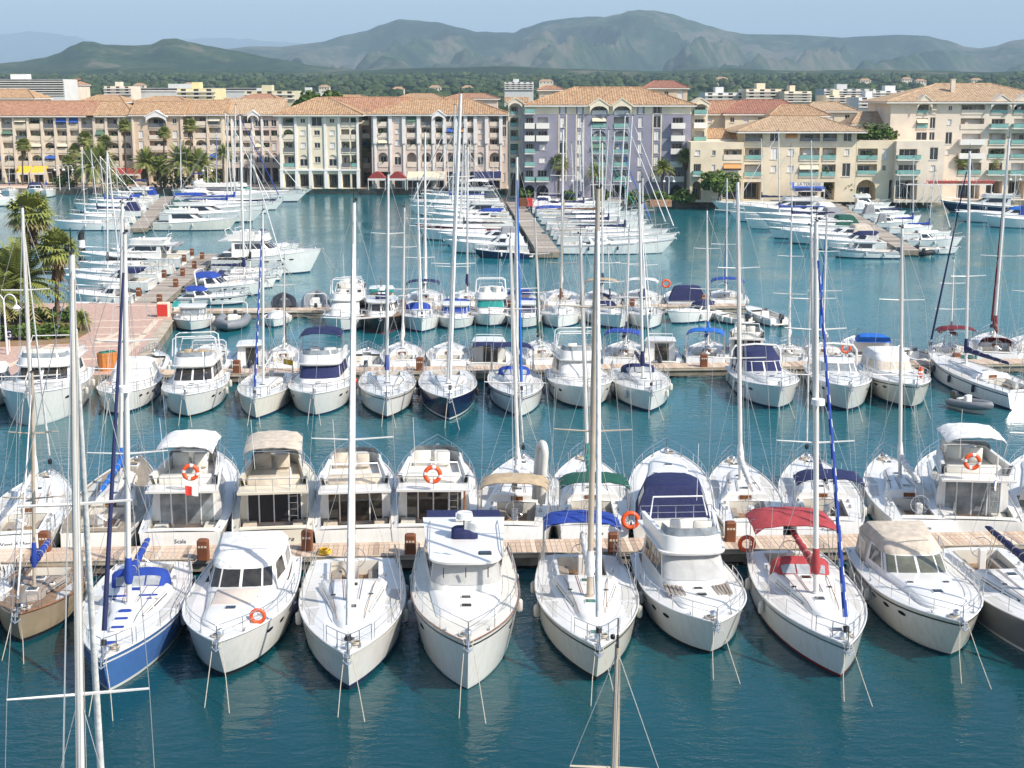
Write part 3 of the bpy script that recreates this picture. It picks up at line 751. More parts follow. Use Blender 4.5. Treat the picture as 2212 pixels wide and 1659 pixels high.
        windows(b, wh, ((.33,.42),(.43,.57),(.58,.67)), .37, .63, wm, name='windscreen'); windows(b, wh, ((.05,.28),(.72,.95)), .37, .63, wm)
        rf = House([(z0+hh-.0, .30*L, .64*L, B*.37, B*.33, .07*L), (z0+hh+.08, .29*L, .645*L, B*.375, B*.335, .07*L)], 0, .06, .5); b.part('roof', rf.body(MB()), ['gel'], 40)
        mb = MB(); mb.box(.335*L, .345*L, -B*.2, B*.12, z0-.3, z0+hh*.9); b.part('door', mb, [door], None)
        if bimini: canopy(b, .04*L, .32*L, B*.36, z0+hh+.0, 'c_'+bimini, base=H.zd(.1), crown=.16, drop=.12)
        if frame:
            mb = MB(); zt = z0+hh; mb.tube([(.3*L,-B*.3,zt),(.26*L,-B*.28,zt+.7),(.26*L,B*.28,zt+.7),(.3*L,B*.3,zt)], .035, 5); b.part('light_bar', mb, ['white_al'], 60)
        if mastpole:
            mb = MB(); mb.tube([(.36*L,0,z0+hh),(.35*L,0,z0+hh+2.2)], .035, 6); b.part('signal_mast', mb, ['white_al'], 60)
        if not bimini: outboard(b, -.1, 0, fs-.1, 1.1)
    elif kind == 'open':
        if console:
            cs = House([(zc-.45, .42*L, .52*L, B*.16, B*.14, .04*L), (zc+.25, .43*L, .50*L, B*.15, B*.13, .04*L)], 0, .04, .6); b.part('console', cs.body(MB()), ['gel'], 40)
            sc_ = House([(zc+.27, .44*L, .50*L, B*.15, B*.13, .04*L), (zc+.55, .44*L, .47*L, B*.13, B*.11, .03*L)], 0, 0, .6); windows(b, sc_, ((.2,.8),), .0, 1.0, 'glassp', 0, 'windscreen')
        if canvas:
            cn = House([(H.zd(.2)+.0, .06*L, .82*L, B*.42, H.hb(.75)*.8, .25*L), (H.zd(.2)+.22, .1*L, .74*L, B*.36, B*.25, .22*L), (H.zd(.2)+.42, .2*L, .6*L, B*.2, B*.12, .16*L)], sl*.6, .06, .8)
            b.part('boat_cover', cn.body(MB()), ['c_'+canvas], 60)
        if bimini: canopy(b, .22*L, .55*L, B*.38, zc+1.45, 'c_'+bimini, base=H.zd(.3), crown=.2)
        if frame:
            mb = MB(); zt = H.zd(.2)
            for xx in ((.16, .40) if frame != 'one' else (.2,)):
                mb = MB(); mb.tube([(xx*L,-B*.4,zt),(xx*L-.1,-B*.38,zt+1.35),(xx*L-.12,-B*.32,zt+1.5),(xx*L-.12,B*.32,zt+1.5),(xx*L-.1,B*.38,zt+1.35),(xx*L,B*.4,zt)], .035, 6)
                b.part('frame_hoop', mb, ['white_al'], 60)
        outboard(b, -.12, 0, fs-.1, 1.0)
    if kind != 'open' or lod < 2:
        t0 = {'express':.34,'fly':.36,'trawler':.10,'pilot':.55,'open':.7}[kind]
        if not (kind == 'express' and lod == 3): rail(b, H, t0, 1.0, railh*.8, 6 if lod < 2 else 4, 'bow_rail', closed_bow=True, inset=.12, r=.018, h1=railh)
    if lod < 3:
        bowgear(b, H, lines and lod < 2)
        fts = fendt or [(.22+.26*i, s_) for i in range(nf) for s_ in (-1, 1)]
        for t, s_ in fts: fender(b, H, t, s_, fend)
    if lod < 2 and kind in ('express', 'fly', 'trawler'):
        for sd in (-1, 1):
            for t in ((.52, .64, .75) if kind != 'trawler' else (.5, .7)):
                zz = H.zd(t)*.70; mb = MB(); n_ = 10
                P = [H.pt(t+.024*math.cos(2*math.pi*k/n_), zz+.085*math.sin(2*math.pi*k/n_), sd, .012) for k in range(n_)]
                mb.add(P, [tuple(range(n_)) if sd < 0 else tuple(reversed(range(n_)))]); b.part('porthole', mb, ['glass'], None)
    if lod == 0:
        for sd in (-1, 1):
            for t in (.05, .45, .88):
                e = H.edge(t, sd, .15, .0); mb = MB(); mb.tube([(e.x-.14,e.y,e.z+.06),(e.x+.14,e.y,e.z+.06)], .024, 5); mb.box(e.x-.05,e.x+.05,e.y-.02,e.y+.02,e.z-.06,e.z+.06); b.part('cleat', mb, ['steel'], 60)
            mb = MB(); rw = []
            for i in range(7):
                t = lerp(.40, .82, i/6); hb = H.hb(t); x = H.pt(t, H.zd(t), 1).x; z = H.zd(t)-.05; o_, i_ = hb*.93, hb*.80
                rw.append([(x, sd*i_, z+hb*.02+.014), (x, sd*o_, z+hb*.008+.014)])
            mb.grid(rw if sd < 0 else [list(reversed(q)) for q in rw]); b.part('deck_panel', mb, ['nonskid' if kind != 'trawler' else 'teak'], None)
        mb = MB(); e = H.edge(.93, -1, .3, .0); mb.torus((e.x, e.y*.5, e.z+.03), .18, .035, 0, 12, 5, 'z'); b.part('rope_coil', mb, ['rope'], 60)
    if lod < 2 and lines:
        sternlines(b, H)
        if lod == 0:
            mb = MB(); mb.box(-2.0, -.2, -.2, .2, .92, .97); b.part('gangway', mb, ['teakgrey'], None)
    if name: lettering(b, H, name, ltext, 'ink', shear=shear)
    b.H = H; b.zf = zc+1.4*h; b.tr = tr if kind in ('express', 'fly', 'trawler') else None; b.B = B
    return b

def rib(b, L, B, lod, frame, top, hull):
    mb = MB(); r = B*.14; n = 12
    def ctr(t, sd):
        if t < .55: w = B/2-r
        else: w = (B/2-r)*(1-((t-.55)/.45)**2.4)
        return Vector((t*L, sd*w, .42+.25*t**2))
    P = [ctr(i/n, -1) for i in range(n+1)]+[ctr(1-i/n, 1) for i in range(1, n+1)]
    mb.tube(P, [r*(.55 if i in (0, len(P)-1) else 1) for i in range(len(P))], 8); b.part('tube_collar', mb, ['hyp' if hull == 'gel' else hull], 60)
    H = Hull(L*.96, B*.72, .38, .55, .9, 2.5, .4, .35, .1, 1.5, .25)
    mb = MB()
    for sd in (-1, 1): mb.grid([[H.pt(i/8, z, sd) for z in (-.25, .05, H.zd(i/8))] for i in range(9)])
    mb.grid([[H.pt(0, z, 1) for z in (-.25, .05, H.zd(0))], [H.pt(0, z, -1) for z in (-.25, .05, H.zd(0))]])
    mb.grid([[(H.pt(i/8, .3, 1).x, -H.hb(i/8), .3), (H.pt(i/8, .3, 1).x, H.hb(i/8), .3)] for i in range(9)], 0)
    b.part('hull', mb, ['gel2'], 60)
    mb = MB(); mb.rbox(.34*L, .44*L, -B*.14, B*.14, .3, 1.05, .06); b.part('console', mb, ['gel'], None)
    mb = MB(); mb.rbox(.16*L, .27*L, -B*.2, B*.2, .3, .75, .06); b.part('seat', mb, ['gel2'], None)
    outboard(b, .02*L, 0, .5, 1.0)
    if frame:
        mb = MB(); mb.tube([(.1*L,-B*.38,.5),(.07*L,-B*.36,1.75),(.07*L,-B*.28,1.95),(.07*L,B*.28,1.95),(.07*L,B*.36,1.75),(.1*L,B*.38,.5)], .045, 6); b.part('frame', mb, ['white_al'], 60)
    if top and top != 'white':
        cn = House([(.7, .1*L, .8*L, B*.3, B*.25, .2*L), (1.0, .2*L, .6*L, B*.2, B*.15, .15*L)], 0, .06, .8); b.part('boat_cover', cn.body(MB()), ['c_'+top], 60)
    return b
# ================================================================ setting: water, land, docks
def water_mat():
    m = bpy.data.materials.new('water'); m.use_nodes = True; nt = m.node_tree; b = nt.nodes['Principled BSDF']
    tc = nt.nodes.new('ShaderNodeTexCoord')
    b.inputs['Roughness'].default_value = .03; b.inputs['IOR'].default_value = 1.38
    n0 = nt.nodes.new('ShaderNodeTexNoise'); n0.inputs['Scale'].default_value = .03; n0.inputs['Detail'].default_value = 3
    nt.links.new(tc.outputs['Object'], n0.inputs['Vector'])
    # dark near to turquoise far: sky reflection on distant water painted into base colour
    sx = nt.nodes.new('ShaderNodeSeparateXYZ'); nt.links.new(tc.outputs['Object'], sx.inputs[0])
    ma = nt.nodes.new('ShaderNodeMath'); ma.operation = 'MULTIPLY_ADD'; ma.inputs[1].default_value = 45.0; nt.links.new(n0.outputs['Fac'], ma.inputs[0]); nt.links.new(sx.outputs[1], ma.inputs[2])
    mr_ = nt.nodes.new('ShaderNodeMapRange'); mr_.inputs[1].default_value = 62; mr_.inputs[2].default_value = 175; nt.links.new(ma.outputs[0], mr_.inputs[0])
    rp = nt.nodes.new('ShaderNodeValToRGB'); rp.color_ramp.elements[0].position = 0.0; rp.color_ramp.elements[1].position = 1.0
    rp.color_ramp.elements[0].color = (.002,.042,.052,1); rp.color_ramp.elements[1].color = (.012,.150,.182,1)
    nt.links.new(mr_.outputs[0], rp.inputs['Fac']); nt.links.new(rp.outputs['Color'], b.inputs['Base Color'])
    def nz(sc, sx, sy, det, rot=.3):
        mp = nt.nodes.new('ShaderNodeMapping'); mp.inputs['Scale'].default_value = (sx, sy, 1); mp.inputs['Rotation'].default_value = (0, 0, rot)
        nt.links.new(tc.outputs['Object'], mp.inputs['Vector'])
        n = nt.nodes.new('ShaderNodeTexNoise'); n.inputs['Scale'].default_value = sc; n.inputs['Detail'].default_value = det; n.inputs['Distortion'].default_value = .6
        nt.links.new(mp.outputs[0], n.inputs['Vector']); return n
    a, c = nz(1.15, .7, 1.5, 3.0), nz(4.5, .8, 1.3, 2.0, -.4)
    big = nz(.09, 1, 1.6, 2.0, .9)
    mx = nt.nodes.new('ShaderNodeMath'); mx.operation = 'MULTIPLY_ADD'; mx.inputs[1].default_value = .28
    nt.links.new(c.outputs['Fac'], mx.inputs[0]); nt.links.new(a.outputs['Fac'], mx.inputs[2])
    st = nt.nodes.new('ShaderNodeMapRange'); st.inputs[1].default_value = .35; st.inputs[2].default_value = .65; st.inputs[3].default_value = .35; st.inputs[4].default_value = 1.0
    nt.links.new(big.outputs['Fac'], st.inputs[0])
    bp = nt.nodes.new('ShaderNodeBump'); bp.inputs['Distance'].default_value = .075
    nt.links.new(st.outputs[0], bp.inputs['Strength'])
    nt.links.new(mx.outputs[0], bp.inputs['Height']); nt.links.new(bp.outputs[0], b.inputs['Normal'])
    M['water'] = m
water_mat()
mat('paving', srgb(200,170,154), .8, c2=srgb(176,144,128), scale=3, bump=.2, coord='Object')
mat('stone', srgb(224,204,180), .8, var=.18, scale=1.5, bump=.2)
mat('concrete', srgb(158,146,128), .85, c2=srgb(108,100,86), scale=.9, bump=.3, bscale=8)
mat('concrete_l', srgb(196,182,160), .85, c2=srgb(160,146,126), scale=1.2, bump=.25, bscale=8)
mat('earth', srgb(150,118,84), .95, c2=srgb(110,96,60), scale=.2, bump=.3)
mat('town_ground', srgb(120,116,96), .95, c2=srgb(78,92,58), scale=.02, coord='Object', bump=0)
mat('grass', (.06,.12,.02), .9, c2=(.03,.07,.015), scale=3, bump=.5)
mat('asphalt', (.09,.085,.085), .9, var=.3, scale=.5)
for i_, (c1, c2) in enumerate(((srgb(186,174,158), srgb(150,140,126)), (srgb(174,160,146), srgb(138,126,114)), (srgb(160,148,134), srgb(122,112,102)), (srgb(196,184,168), srgb(164,152,138)))): mat('gplank%d' % i_, c1, .85, c2=c2, scale=5, bump=.2, bscale=12)
for i_, (c1, c2) in enumerate(((srgb(222,200,176), srgb(192,168,146)), (srgb(212,188,164), srgb(178,154,132)), (srgb(192,168,146), srgb(152,130,112)), (srgb(230,212,190), srgb(200,180,158)))):
    mat('plank%d' % i_, c1, .8, c2=c2, scale=5, bump=.2, bscale=12)
mat('box_brown', srgb(126,74,44), .55, var=.25, scale=3); mat('bin_wood', srgb(206,132,64), .6, var=.3, scale=6); mat('bin_lid', (.02,.16,.10), .5)
# sea and land
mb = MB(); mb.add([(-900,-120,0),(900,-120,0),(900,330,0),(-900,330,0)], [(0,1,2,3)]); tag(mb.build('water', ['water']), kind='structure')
mb = MB(); mb.add([(-900,-120,-6),(900,-120,-6),(900,330,-6),(-900,330,-6)], [(0,1,2,3)]); tag(mb.build('seabed', ['earth']), kind='structure')
QZ = 1.15
YL, YR = G(1000,419,0).y, G(1700,447,0).y                       # quay line behind: left half and right half
XJ = XA(1130, (YL+YR)/2)
quay = [(-700,YL),(XJ-4,YL),(XJ+8,YR),(700,YR+6)]
mb = MB(); n = len(quay)
mb.add([(x,y,QZ) for x, y in quay]+[(19000,26000,QZ),(-19000,26000,QZ)], [tuple(range(n+2))])
tag(mb.build('ground', ['town_ground']), kind='structure')
def strip(name, line, d0, d1, z0, z1, m, sm=None):
    mb = MB(); n = len(line)
    rows = []
    for x, y in line: rows.append([(x,y+d0,z0),(x,y+d0,z1),(x,y+d1,z1),(x,y+d1,z0)])
    mb.grid([list(reversed(r)) for r in rows]); return tag(mb.build(name, [m]), kind='structure')
strip('quay_wall', quay, -.02, .9, -1.5, QZ+.06, 'concrete')
strip('quay_coping', quay, -.12, .7, QZ+.03, QZ+.16, 'stone')
strip('quay_pavement', quay, .7, 7.5, QZ-.2, QZ+.03, 'stone')
strip('quay_road', quay, 7.5, 14, QZ-.2, QZ+.034, 'paving')
# left plaza
PZ = 1.05
PL = [G(-700,655,PZ), G(372,655,PZ), G(372,692,PZ), G(288,808,PZ), G(-700,830,PZ)]
pl = [(p.x, p.y) for p in PL]; plr = list(reversed(pl))
mb = MB(); mb.poly(plr, -2, PZ, 0, 1)
plaza = tag(mb.build('plaza', ['concrete', 'paving']), kind='structure')
def band(p, q, w, z=PZ+.006, m='stone', h=.012):
    a = Vector((p.x, p.y, 0)); c = Vector((q.x, q.y, 0)); n_ = (c-a).cross(Vector((0,0,1))).normalized()*w/2
    mb = MB(); pts = [a+n_, a-n_, c-n_, c+n_]
    if (pts[1]-pts[0]).cross(pts[2]-pts[1]).z < 0: pts.reverse()
    mb.poly([(t.x, t.y) for t in pts], PZ-.02, z+h); mb.build('paving_band', [m], plaza)
band(G(365,692,PZ), G(284,808,PZ), .9, m='concrete_l', h=.03)
band(G(338,692,PZ), G(240,800,PZ), .5)
for k, (x0, y0, x1, y1) in enumerate(((200,694,352,690),(205,708,336,706),(205,722,322,722),(90,752,304,745),(-60,790,290,770),(250,660,350,660))): band(G(x0,y0,PZ), G(x1,y1,PZ), .35, z=PZ+.004+.001*k)
band(G(275,710,PZ), G(208,742,PZ), .5, z=PZ+.012); band(G(120,740,PZ), G(10,795,PZ), .45, z=PZ+.013); band(G(205,734,PZ), G(300,734,PZ), 1.9, z=PZ+.002)
# planting bed
bed = [G(-300,668,PZ), G(190,682,PZ), G(196,716,PZ), G(150,742,PZ), G(-300,765,PZ)]
mb = MB(); mb.poly(list(reversed([(p.x,p.y) for p in bed])), PZ-.02, PZ+.12); tag(mb.build('planting_bed', ['earth']), kind='structure')
# docks
def dock(name, label, pf, pb, x0, x1, zt, nplank, pw, face='concrete', piles=7, ph=.06, beamz=.62):
    root = empty(name, ((x0+x1)/2, (pf(x0)+pf(x1))/2, 0)); o = root.location
    tag(root, label, 'pier', 'floating piers of the marina')
    rows = lambda d0, d1, za, zb_: [[(x-o.x, pf(x)-o.y+d0, za),(x-o.x, pf(x)-o.y+d0, zb_),(x-o.x, pb(x)-o.y-d1, zb_),(x-o.x, pb(x)-o.y-d1, za)] for x in (x0, x1)]
    mb = MB(); r = rows(.12, .12, zt-beamz, zt-ph); mb.loft(r, True, 0, True); mb.build('beam', [face], root)
    for k in range(piles):
        x = lerp(x0+1, x1-1, k/(piles-1)); mb = MB(); mb.box(x-o.x-.25, x-o.x+.25, pf(x)-o.y+.25, pb(x)-o.y-.25, -3, zt-beamz+.02); mb.build('pile', [face], root)
    ms = {}
    step = (x1-x0)/nplank
    ln = pb(0)-pf(0); sl = (pf(1)-pf(0))
    for c in range(4):
        mb = MB(); mb.add([(-step*pw/2,-sl*step*pw/2,-ph),(step*pw/2,sl*step*pw/2,-ph),(step*pw/2-sl*ln,sl*step*pw/2+ln,-ph),(-step*pw/2-sl*ln,-sl*step*pw/2+ln,-ph),(-step*pw/2,-sl*step*pw/2,0),(step*pw/2,sl*step*pw/2,0),(step*pw/2-sl*ln,sl*step*pw/2+ln,0),(-step*pw/2-sl*ln,-sl*step*pw/2+ln,0)],
              [(0,3,2,1),(4,5,6,7),(0,1,5,4),(1,2,6,5),(2,3,7,6),(3,0,4,7)]); ms[c] = mb.mesh('plank', ['plank%d' % c])
    for k in range(nplank):
        x = x0+(k+.5)*step; link('plank', ms[random.choice((0,0,1,1,2,3))], root, (x-o.x, pf(x)-o.y, zt+random.uniform(-.006,.006)))
    mb = MB(); fr = .1
    mb.loft([[(x-o.x, pf(x)-o.y-.0, zt-.2),(x-o.x, pf(x)-o.y-.0, zt+.015),(x-o.x, pf(x)-o.y+.11, zt+.015),(x-o.x, pf(x)-o.y+.11, zt-.2)] for x in (x0, x1)], True, 0, True)
    mb.build('edge_beam', ['concrete_l'], root)
    return root
def lineG(p, q, z=.8, off=0.0):
    a, c = G(p[0], p[1], z), G(q[0], q[1], z); k = (c.y-a.y)/(c.x-a.x)
    return lambda x: a.y+off+k*(x-a.x)
D1f = lineG((0,1216), (2212,1177)); D1b = lineG((0,1216), (2212,1177), off=2.1)
D2f = lineG((640,806), (2100,787)); D2b = lineG((640,806), (2100,787), off=2.1)
D3f = lineG((640,671), (1560,662)); D3b = lineG((640,671), (1560,662), off=2.0)
print('docks', D1f(0), D2f(0), D3f(0), 'quays', YL, YR)
dock('pier', 'long plank pier nearest the camera between two rows of boats', D1f, D1b, -34, 34, .80, 290, .93)
dock('pier', 'second plank pier across the middle of the marina', D2f, D2b, XA(150,D2f(-45)), 48, .80, 290, .94)
dock('pier', 'third pier ending beside the small open boat with the black outboard', D3f, D3b, XA(372,D3f(-30)), XA(1618,D3f(20)), .80, 180, .94)
def cross_pier(label, p0, p1, w, n, zt=.85):
    root = empty('pier', ((p0.x+p1.x)/2, (p0.y+p1.y)/2, 0), math.atan2(p1.y-p0.y, p1.x-p0.x)); L = (Vector((p1.x,p1.y))-Vector((p0.x,p0.y))).length
    tag(root, label, 'pier', 'floating piers of the marina')
    mb = MB(); mb.box(-L/2, L/2, -w/2+.1, w/2-.1, zt-.7, zt-.06); mb.build('beam', ['concrete'], root)
    for k in range(6): x = lerp(-L/2+1, L/2-1, k/5); mb = MB(); mb.box(x-.3, x+.3, -w/2+.3, w/2-.3, -3, zt-.68); mb.build('pile', ['concrete'], root)
    st = L/n
    ms = []
    for c in range(4): mb = MB(); mb.box(-st*.46, st*.46, -w/2, w/2, -.06, 0); ms.append(mb.mesh('plank', ['gplank%d' % c]))
    for k in range(n): link('plank', random.choice(ms), root, (-L/2+(k+.5)*st, 0, zt+random.uniform(-.012,.012)))
    return root
cross_pier('finger pier leading from the paved plaza between moored yachts', G(262,700,.85), G(455,548,.85), 3.0, 110)
cross_pier('central pier running from the far quay towards the camera', G(1186,545,.85), G(1110,436,.85), 3.0, 120)
cross_pier('pier under the far boats on the side of the palm garden', G(300,492,.85), G(362,424,.85), 2.6, 80)
cross_pier('pier hidden among the crowded white boats before the restaurants', G(1965,540,.85), G(1800,440,.85), 2.6, 80)
def pedestal(px, py, label, h=.95, w=.5, z=.8):
    p = G(px, py, z); r = tag(empty('service_pedestal', (p.x, p.y, z)), label, 'pedestal', 'brown service boxes on the piers')
    mb = MB(); mb.rbox(-w/2, w/2, -w*.42, w*.42, 0, h, .06); mb.build('body', ['box_brown'], r)
    mb = MB()
    for k in (-1, 0, 1): mb.box(k*w*.28-.05, k*w*.28+.05, -w*.42-.015, -w*.42+.01, h*.62, h*.72)
    mb.build('socket_panel', ['stone'], r); return r
for px, py, lb in ((440,1208,'brown service box on near pier behind the silver-white motor cruiser'),(664,1188,'brown service box beside the cream yacht with script lettering'),(887,1196,'brown service box on near pier left of the trawler with radar'),
                   (1325,1193,'brown service box on near pier under the blue bimini end'),(1577,1168,'brown service box on near pier beside the red canopied sailboat'),(98,1190,'brown service box on near pier at the picture edge behind the wooden sailboat')):
    pedestal(px, py, lb)
for px, py, lb in ((512,806,'brown service box behind the sailboat with the striped jib'),(907,800,'brown service box behind the navy hulled sailboat'),(1520,792,'brown service box beside the bright blue covered sailboat'),(2065,790,'wide brown box on the second pier near the red canopied boat'),(312,806,'brown service box at the plaza end of the second pier')):
    pedestal(px, py, lb, 1.0, .55)
for k, (px, py) in enumerate(((300,640),(345,655),(380,620),(395,596),(420,580),(355,600),(398,565),(437,560),(268,668),(415,552),(1365,664),(1520,656),(1102,668),(870,667),(780,668))):
    pedestal(px, py, 'brown service box '+['on the finger pier beside the plaza palms','at the root of the finger pier','halfway along the finger pier on its outer edge','on the finger pier by the blue canvas boat','on the finger pier near its end','on the finger pier by the inflatable boats','on the finger pier beside the dark covered sloop','second from the end of the finger pier','on the plaza edge near the palm trunk','at the very end of the finger pier','on the third pier beside the navy canopy boat','on the third pier beside the blue bimini sloop','on the third pier behind the blue pilothouse boat','on the third pier by the wooden trawler','on the third pier by the white flybridge boat'][k], .9, .5, .85 if k < 10 else .8)

for i_, (px, py, m_, lb) in enumerate(((932,1188,'ropeb','blue rope coil on the near pier left of the trawler roof'),(540,1204,'rope','pale rope coil on the near pier behind the sun pad cruiser'),(1400,1192,'rope','tan rope coil on the near pier between the blue and slatted boats'),(1880,1172,'ropeb','dark rope coil on the near pier before the small brown hatch'),(700,1195,'c_yellow','yellow hose coil on the near pier beside the white sailboat'))):
    p_ = G(px, py, .82); mb = MB(); mb.torus((0,0,.05), .3, .05, 0, 16, 5, 'z'); mb.torus((.03,.02,.12), .27, .045, 0, 16, 5, 'z'); mb.torus((-.02,.0,.18), .22, .04, 0, 14, 5, 'z')
    o_ = mb.build('rope_coil', [m_], None, 60); o_.location = p_; tag(o_, lb, 'rope', 'rope coils on the near pier')
# ================================================================ boats in their berths
def S(px, line, gap, z=1.2):           # stern point on a berth line
    y = line(0)
    for _ in range(4): x = XA(px, y, z); y = line(x)+gap
    return (x, y)
def bowrow(line, gap=-1.0):
    def f(fn, label, bow, sx, lod, **k): return fn(label, G(bow[0], bow[1], 0.0)+(Vector((0,0,0))), S(sx, line, gap), lod=lod, **k)
    return f
def ext(bw, st, k=.07):                # bow given at the waterline: the stem rakes past it
    d = Vector((bw[0]-st[0], bw[1]-st[1], 0)); return (bw[0]+d.x*k, bw[1]+d.y*k)
G1 = 'row of boats moored bow out at the near pier'; G2 = 'row of boats moored stern to behind the near pier'
G3 = 'row of boats moored bow out at the second pier'; G4 = 'row of boats behind the second pier'
G5 = 'row of boats moored bow out at the third pier'; G6 = 'row of boats behind the third pier'
def bo(kind, line, grp, lod, gap=-1.0):     # bow towards the camera
    def f(label, bow, sx, **k):
        st = S(sx, line, gap); bw = ext(G(bow[0], bow[1], 0), st, .085 if kind == 'sail' else .12)
        if kind == 'sail': return sailboat(label, bw, st, lod=lod, group=grp, **k)
        return motorboat(label, bw, st, kind, lod=lod, group=grp, **k)
    return f
def so(kind, line, grp, lod, gap=.8):       # stern towards the camera
    def f(label, sx, bow, z=1.45, **k):
        st = S(sx, line, gap); bw = G(bow[0], bow[1], z)
        if kind == 'sail': return sailboat(label, bw, st, lod=lod, group=grp, lines=False, **k)
        return motorboat(label, bw, st, kind, lod=lod, group=grp, lines=False, **k)
    return f
# ---- row 1
f = lambda k: bo(k, D1f, G1, 0)
f('express')('white motorboat mostly cut off by the picture edge beside the wooden sailboat', (-80,1375), -70, B=4.0)
f('sail')('weathered beige sailboat with teak deck and bare brown mast', (47,1388), 118, hull='beigeh', boot='boot_blk', deck='teak', cab='teakgrey', top=(80,804), jib='white', jr=.6, mastm='alubr', railm='varnish', B=3.4, hood=None, cover='blue', wheel=False, fend='rubber_w', nf=1, cabh=.35, name=None, winm='dark')
b_ = f('sail')('blue hulled sailboat with blue sprayhood and blue hatch covers', (237,1492), 335, hull='blueh', boot='gel', stripe='gel', top=(276,504), jib='navy', cover='blue', hood='blue', hatchm='c_blue', radar=.60, B=4.1, winm='glass', mt=.54, teakck=False)
for hx, hy, hw, hl in ((.47,.62,.85,.30),(.47,-.62,.85,.30),(.615,0,.62,.34),(.68,0,.60,.34),(.745,0,.58,.34)): hatch(b_, hx*b_.L, hy, (b_.hs.topz(hx*b_.L) if hx < .74 else b_.hs.topz(.735*b_.L)-.04)-(.02 if hy else 0), hw, hl, 'c_blue')
b_ = f('express')('large white motor cruiser with beige sun pad on its foredeck', (485,1466), 556, pad=True, wind='glassb', top='white', boot='boot_blk', B=4.35, fend='rubber_n', encl='white', h=1.15)
lifering(b_, .80*b_.L, .27*b_.B, b_.H.zd(.8)+.34, .25, 'x', 'orange lifebuoy on the bow rail of the sun pad cruiser', True)
f('sail')('white sailboat with navy boot stripe and clear decks beside the trawler yacht', (755,1490), 768, top=(762,440), jib='white', B=4.3, boot='boot_navy', wheel=True, cabh=.46, hood=None, cover=None, stripe='gel2', stern_w=.86, winm='glassp')
f('trawler')('white trawler yacht with teak side decks and round radar dome', (1010,1484), 1000, B=4.4, cover='lgrey', deck='gel2', trim='varnish', stripe='boot_blk', boot='gel', fend='rubber_w', railh=.75, rearm='navy', h=1.1, fs=1.5, fb=2.3)
f('sail')('cream-white sailboat with bright blue bimini and white furled jib', (1288,1470), 1250, hull='gel2', top=(1279,409), jib='white', bimini='blue', cover='white', B=4.2, stripe='boot_blk', boot='boot_blk', winm='glassg', hatchm='glassg', mastm='alubr', jr=1.25)
b_ = f('fly')('white flybridge yacht with white canvas windscreen covers and slatted foredeck', (1535,1415), 1452, B=4.2, cover='lgrey', encl=None, boot='boot_blk', h=1.15, fend='rubber_w', ladder=True)
for sd in (-1, 1):
    for k in range(5):
        mb = MB(); y = sd*(.16+.035*k)*b_.B; x = .66*b_.L-.12*k; z = b_.tr.topz(x)-.02; mb.box(x-.75, x+.55, y-.05, y+.05, z-.08, z+.03); b_.part('foredeck_slat', mb, ['teakgrey'], None)
b_ = f('sail')('white sailboat with red bimini and red sprayhood', (1814,1462), 1690, top=(1738,478), jib='blue', spiral=('white', 2), bimini='red', bl_=2.9, bw_=.44, hood='red', cover='red', radar=.535, boot='boot_red', stripe='greyh', B=4.2, hatchm='glassb')
lifering(b_, .06*b_.L, -1.75, b_.H.zd(0)+.5, .32, 'x', 'orange horseshoe lifebuoy on the stern rail under the red bimini', True)
f('express')('cream topped motor cruiser with oval porthole and white foredeck', (2055,1420), 1918, top='beige', wind='glassk', B=4.3, stripe='boot_blk', boot='gel2', hull='gel2', h=1.15, encl='beige', fend='rubber_w')
f('sail')('grey hulled white sailboat with navy sail cover at the picture edge', (2320,1455), 2092, hull='greyh', top=(2335,440), cover='navy', B=4.1, jib='white', boot='gel', teakck=True)
# out of sight below the picture, only their rigs reach into view
sailboat('sailboat whose tall bare mast and long spreaders rise through the lower corner', (XA(232,35.5),35.5), (XA(120,23.5),23.5), 0, G1, top=(165,552), jib='white', B=3.9, sprz=(.42,.68), mt=.5, radar=None, wheel=False, teakck=False, lines=False, mr=.72)
sailboat('sailboat with short brown mast rising from the bottom edge of the picture', (XA(1312,31),31.0), (XA(1300,22),22.0), 0, G1, top=(1319,1392), B=3.0, mastm='alubr', mt=.52, lines=False, mr=1.0)
# ---- row 2
f = lambda k: so(k, D1b, G2, 0)
f('sail')('white sailboat with slumped white sail cover seen from its stern', 30, (112,1018), top=(57,450), cover='white', B=4.0, name='Vent d Mer', ltext=.3, jib='white', jr=.7)
f('sail')('beige decked sailboat with azure sail cover and brown transom', 200, (300,990), hull='gel2', deck='beigeh', cab='gel2', top=(258,440), cover='azure', B=4.0, stripe='boot_navy', jib=None, winm='dark')
b_ = f('fly')('white flybridge boat with white bimini and navy trimmed saloon door', 388, (462,990), bimini='white', B=4.2, name='Scala', door='glassp', stripe=None, boot='boot_navy', h=1.1)
lifering(b_, .065*b_.L, -.12*b_.B if hasattr(b_,'B') else -.6, b_.zf+1.0, .33, 'x', 'orange lifebuoy on the flybridge boat with the white bimini')
f('fly')('cream flybridge boat with dark saloon and flowing script on its transom', 590, (608,985), hull='cream', fly_m='cream', bimini='beige', B=4.2, name='Le Sagal Piore', shear=.35, door='dark', ladder=True, seats='c_beige', ltext=.34, deck='cream')
f('fly')('white flybridge boat with low brown seats and square saloon windows', 768, (770,985), B=4.3, door='glassb', frame=False, seats='c_beige', ladder=False, stripe='boot_blk')
b_ = f('fly')('white flybridge boat with wide glass door and varnished stern rail', 935, (945,980), B=4.4, ladder=True, trim='varnish', door='glassb')
lifering(b_, .06*b_.L, 0, b_.zf+.85, .36, 'x', 'round orange lifebuoy on the flybridge rail above the wide glass door')
b_ = f('sail')('white sailboat with tan bimini and upright dinghy at its mast', 1108, (1130,985), top=(1096,515), bimini='tan', cover='white', B=4.1, mt=.5, jib='white', jr=.7)
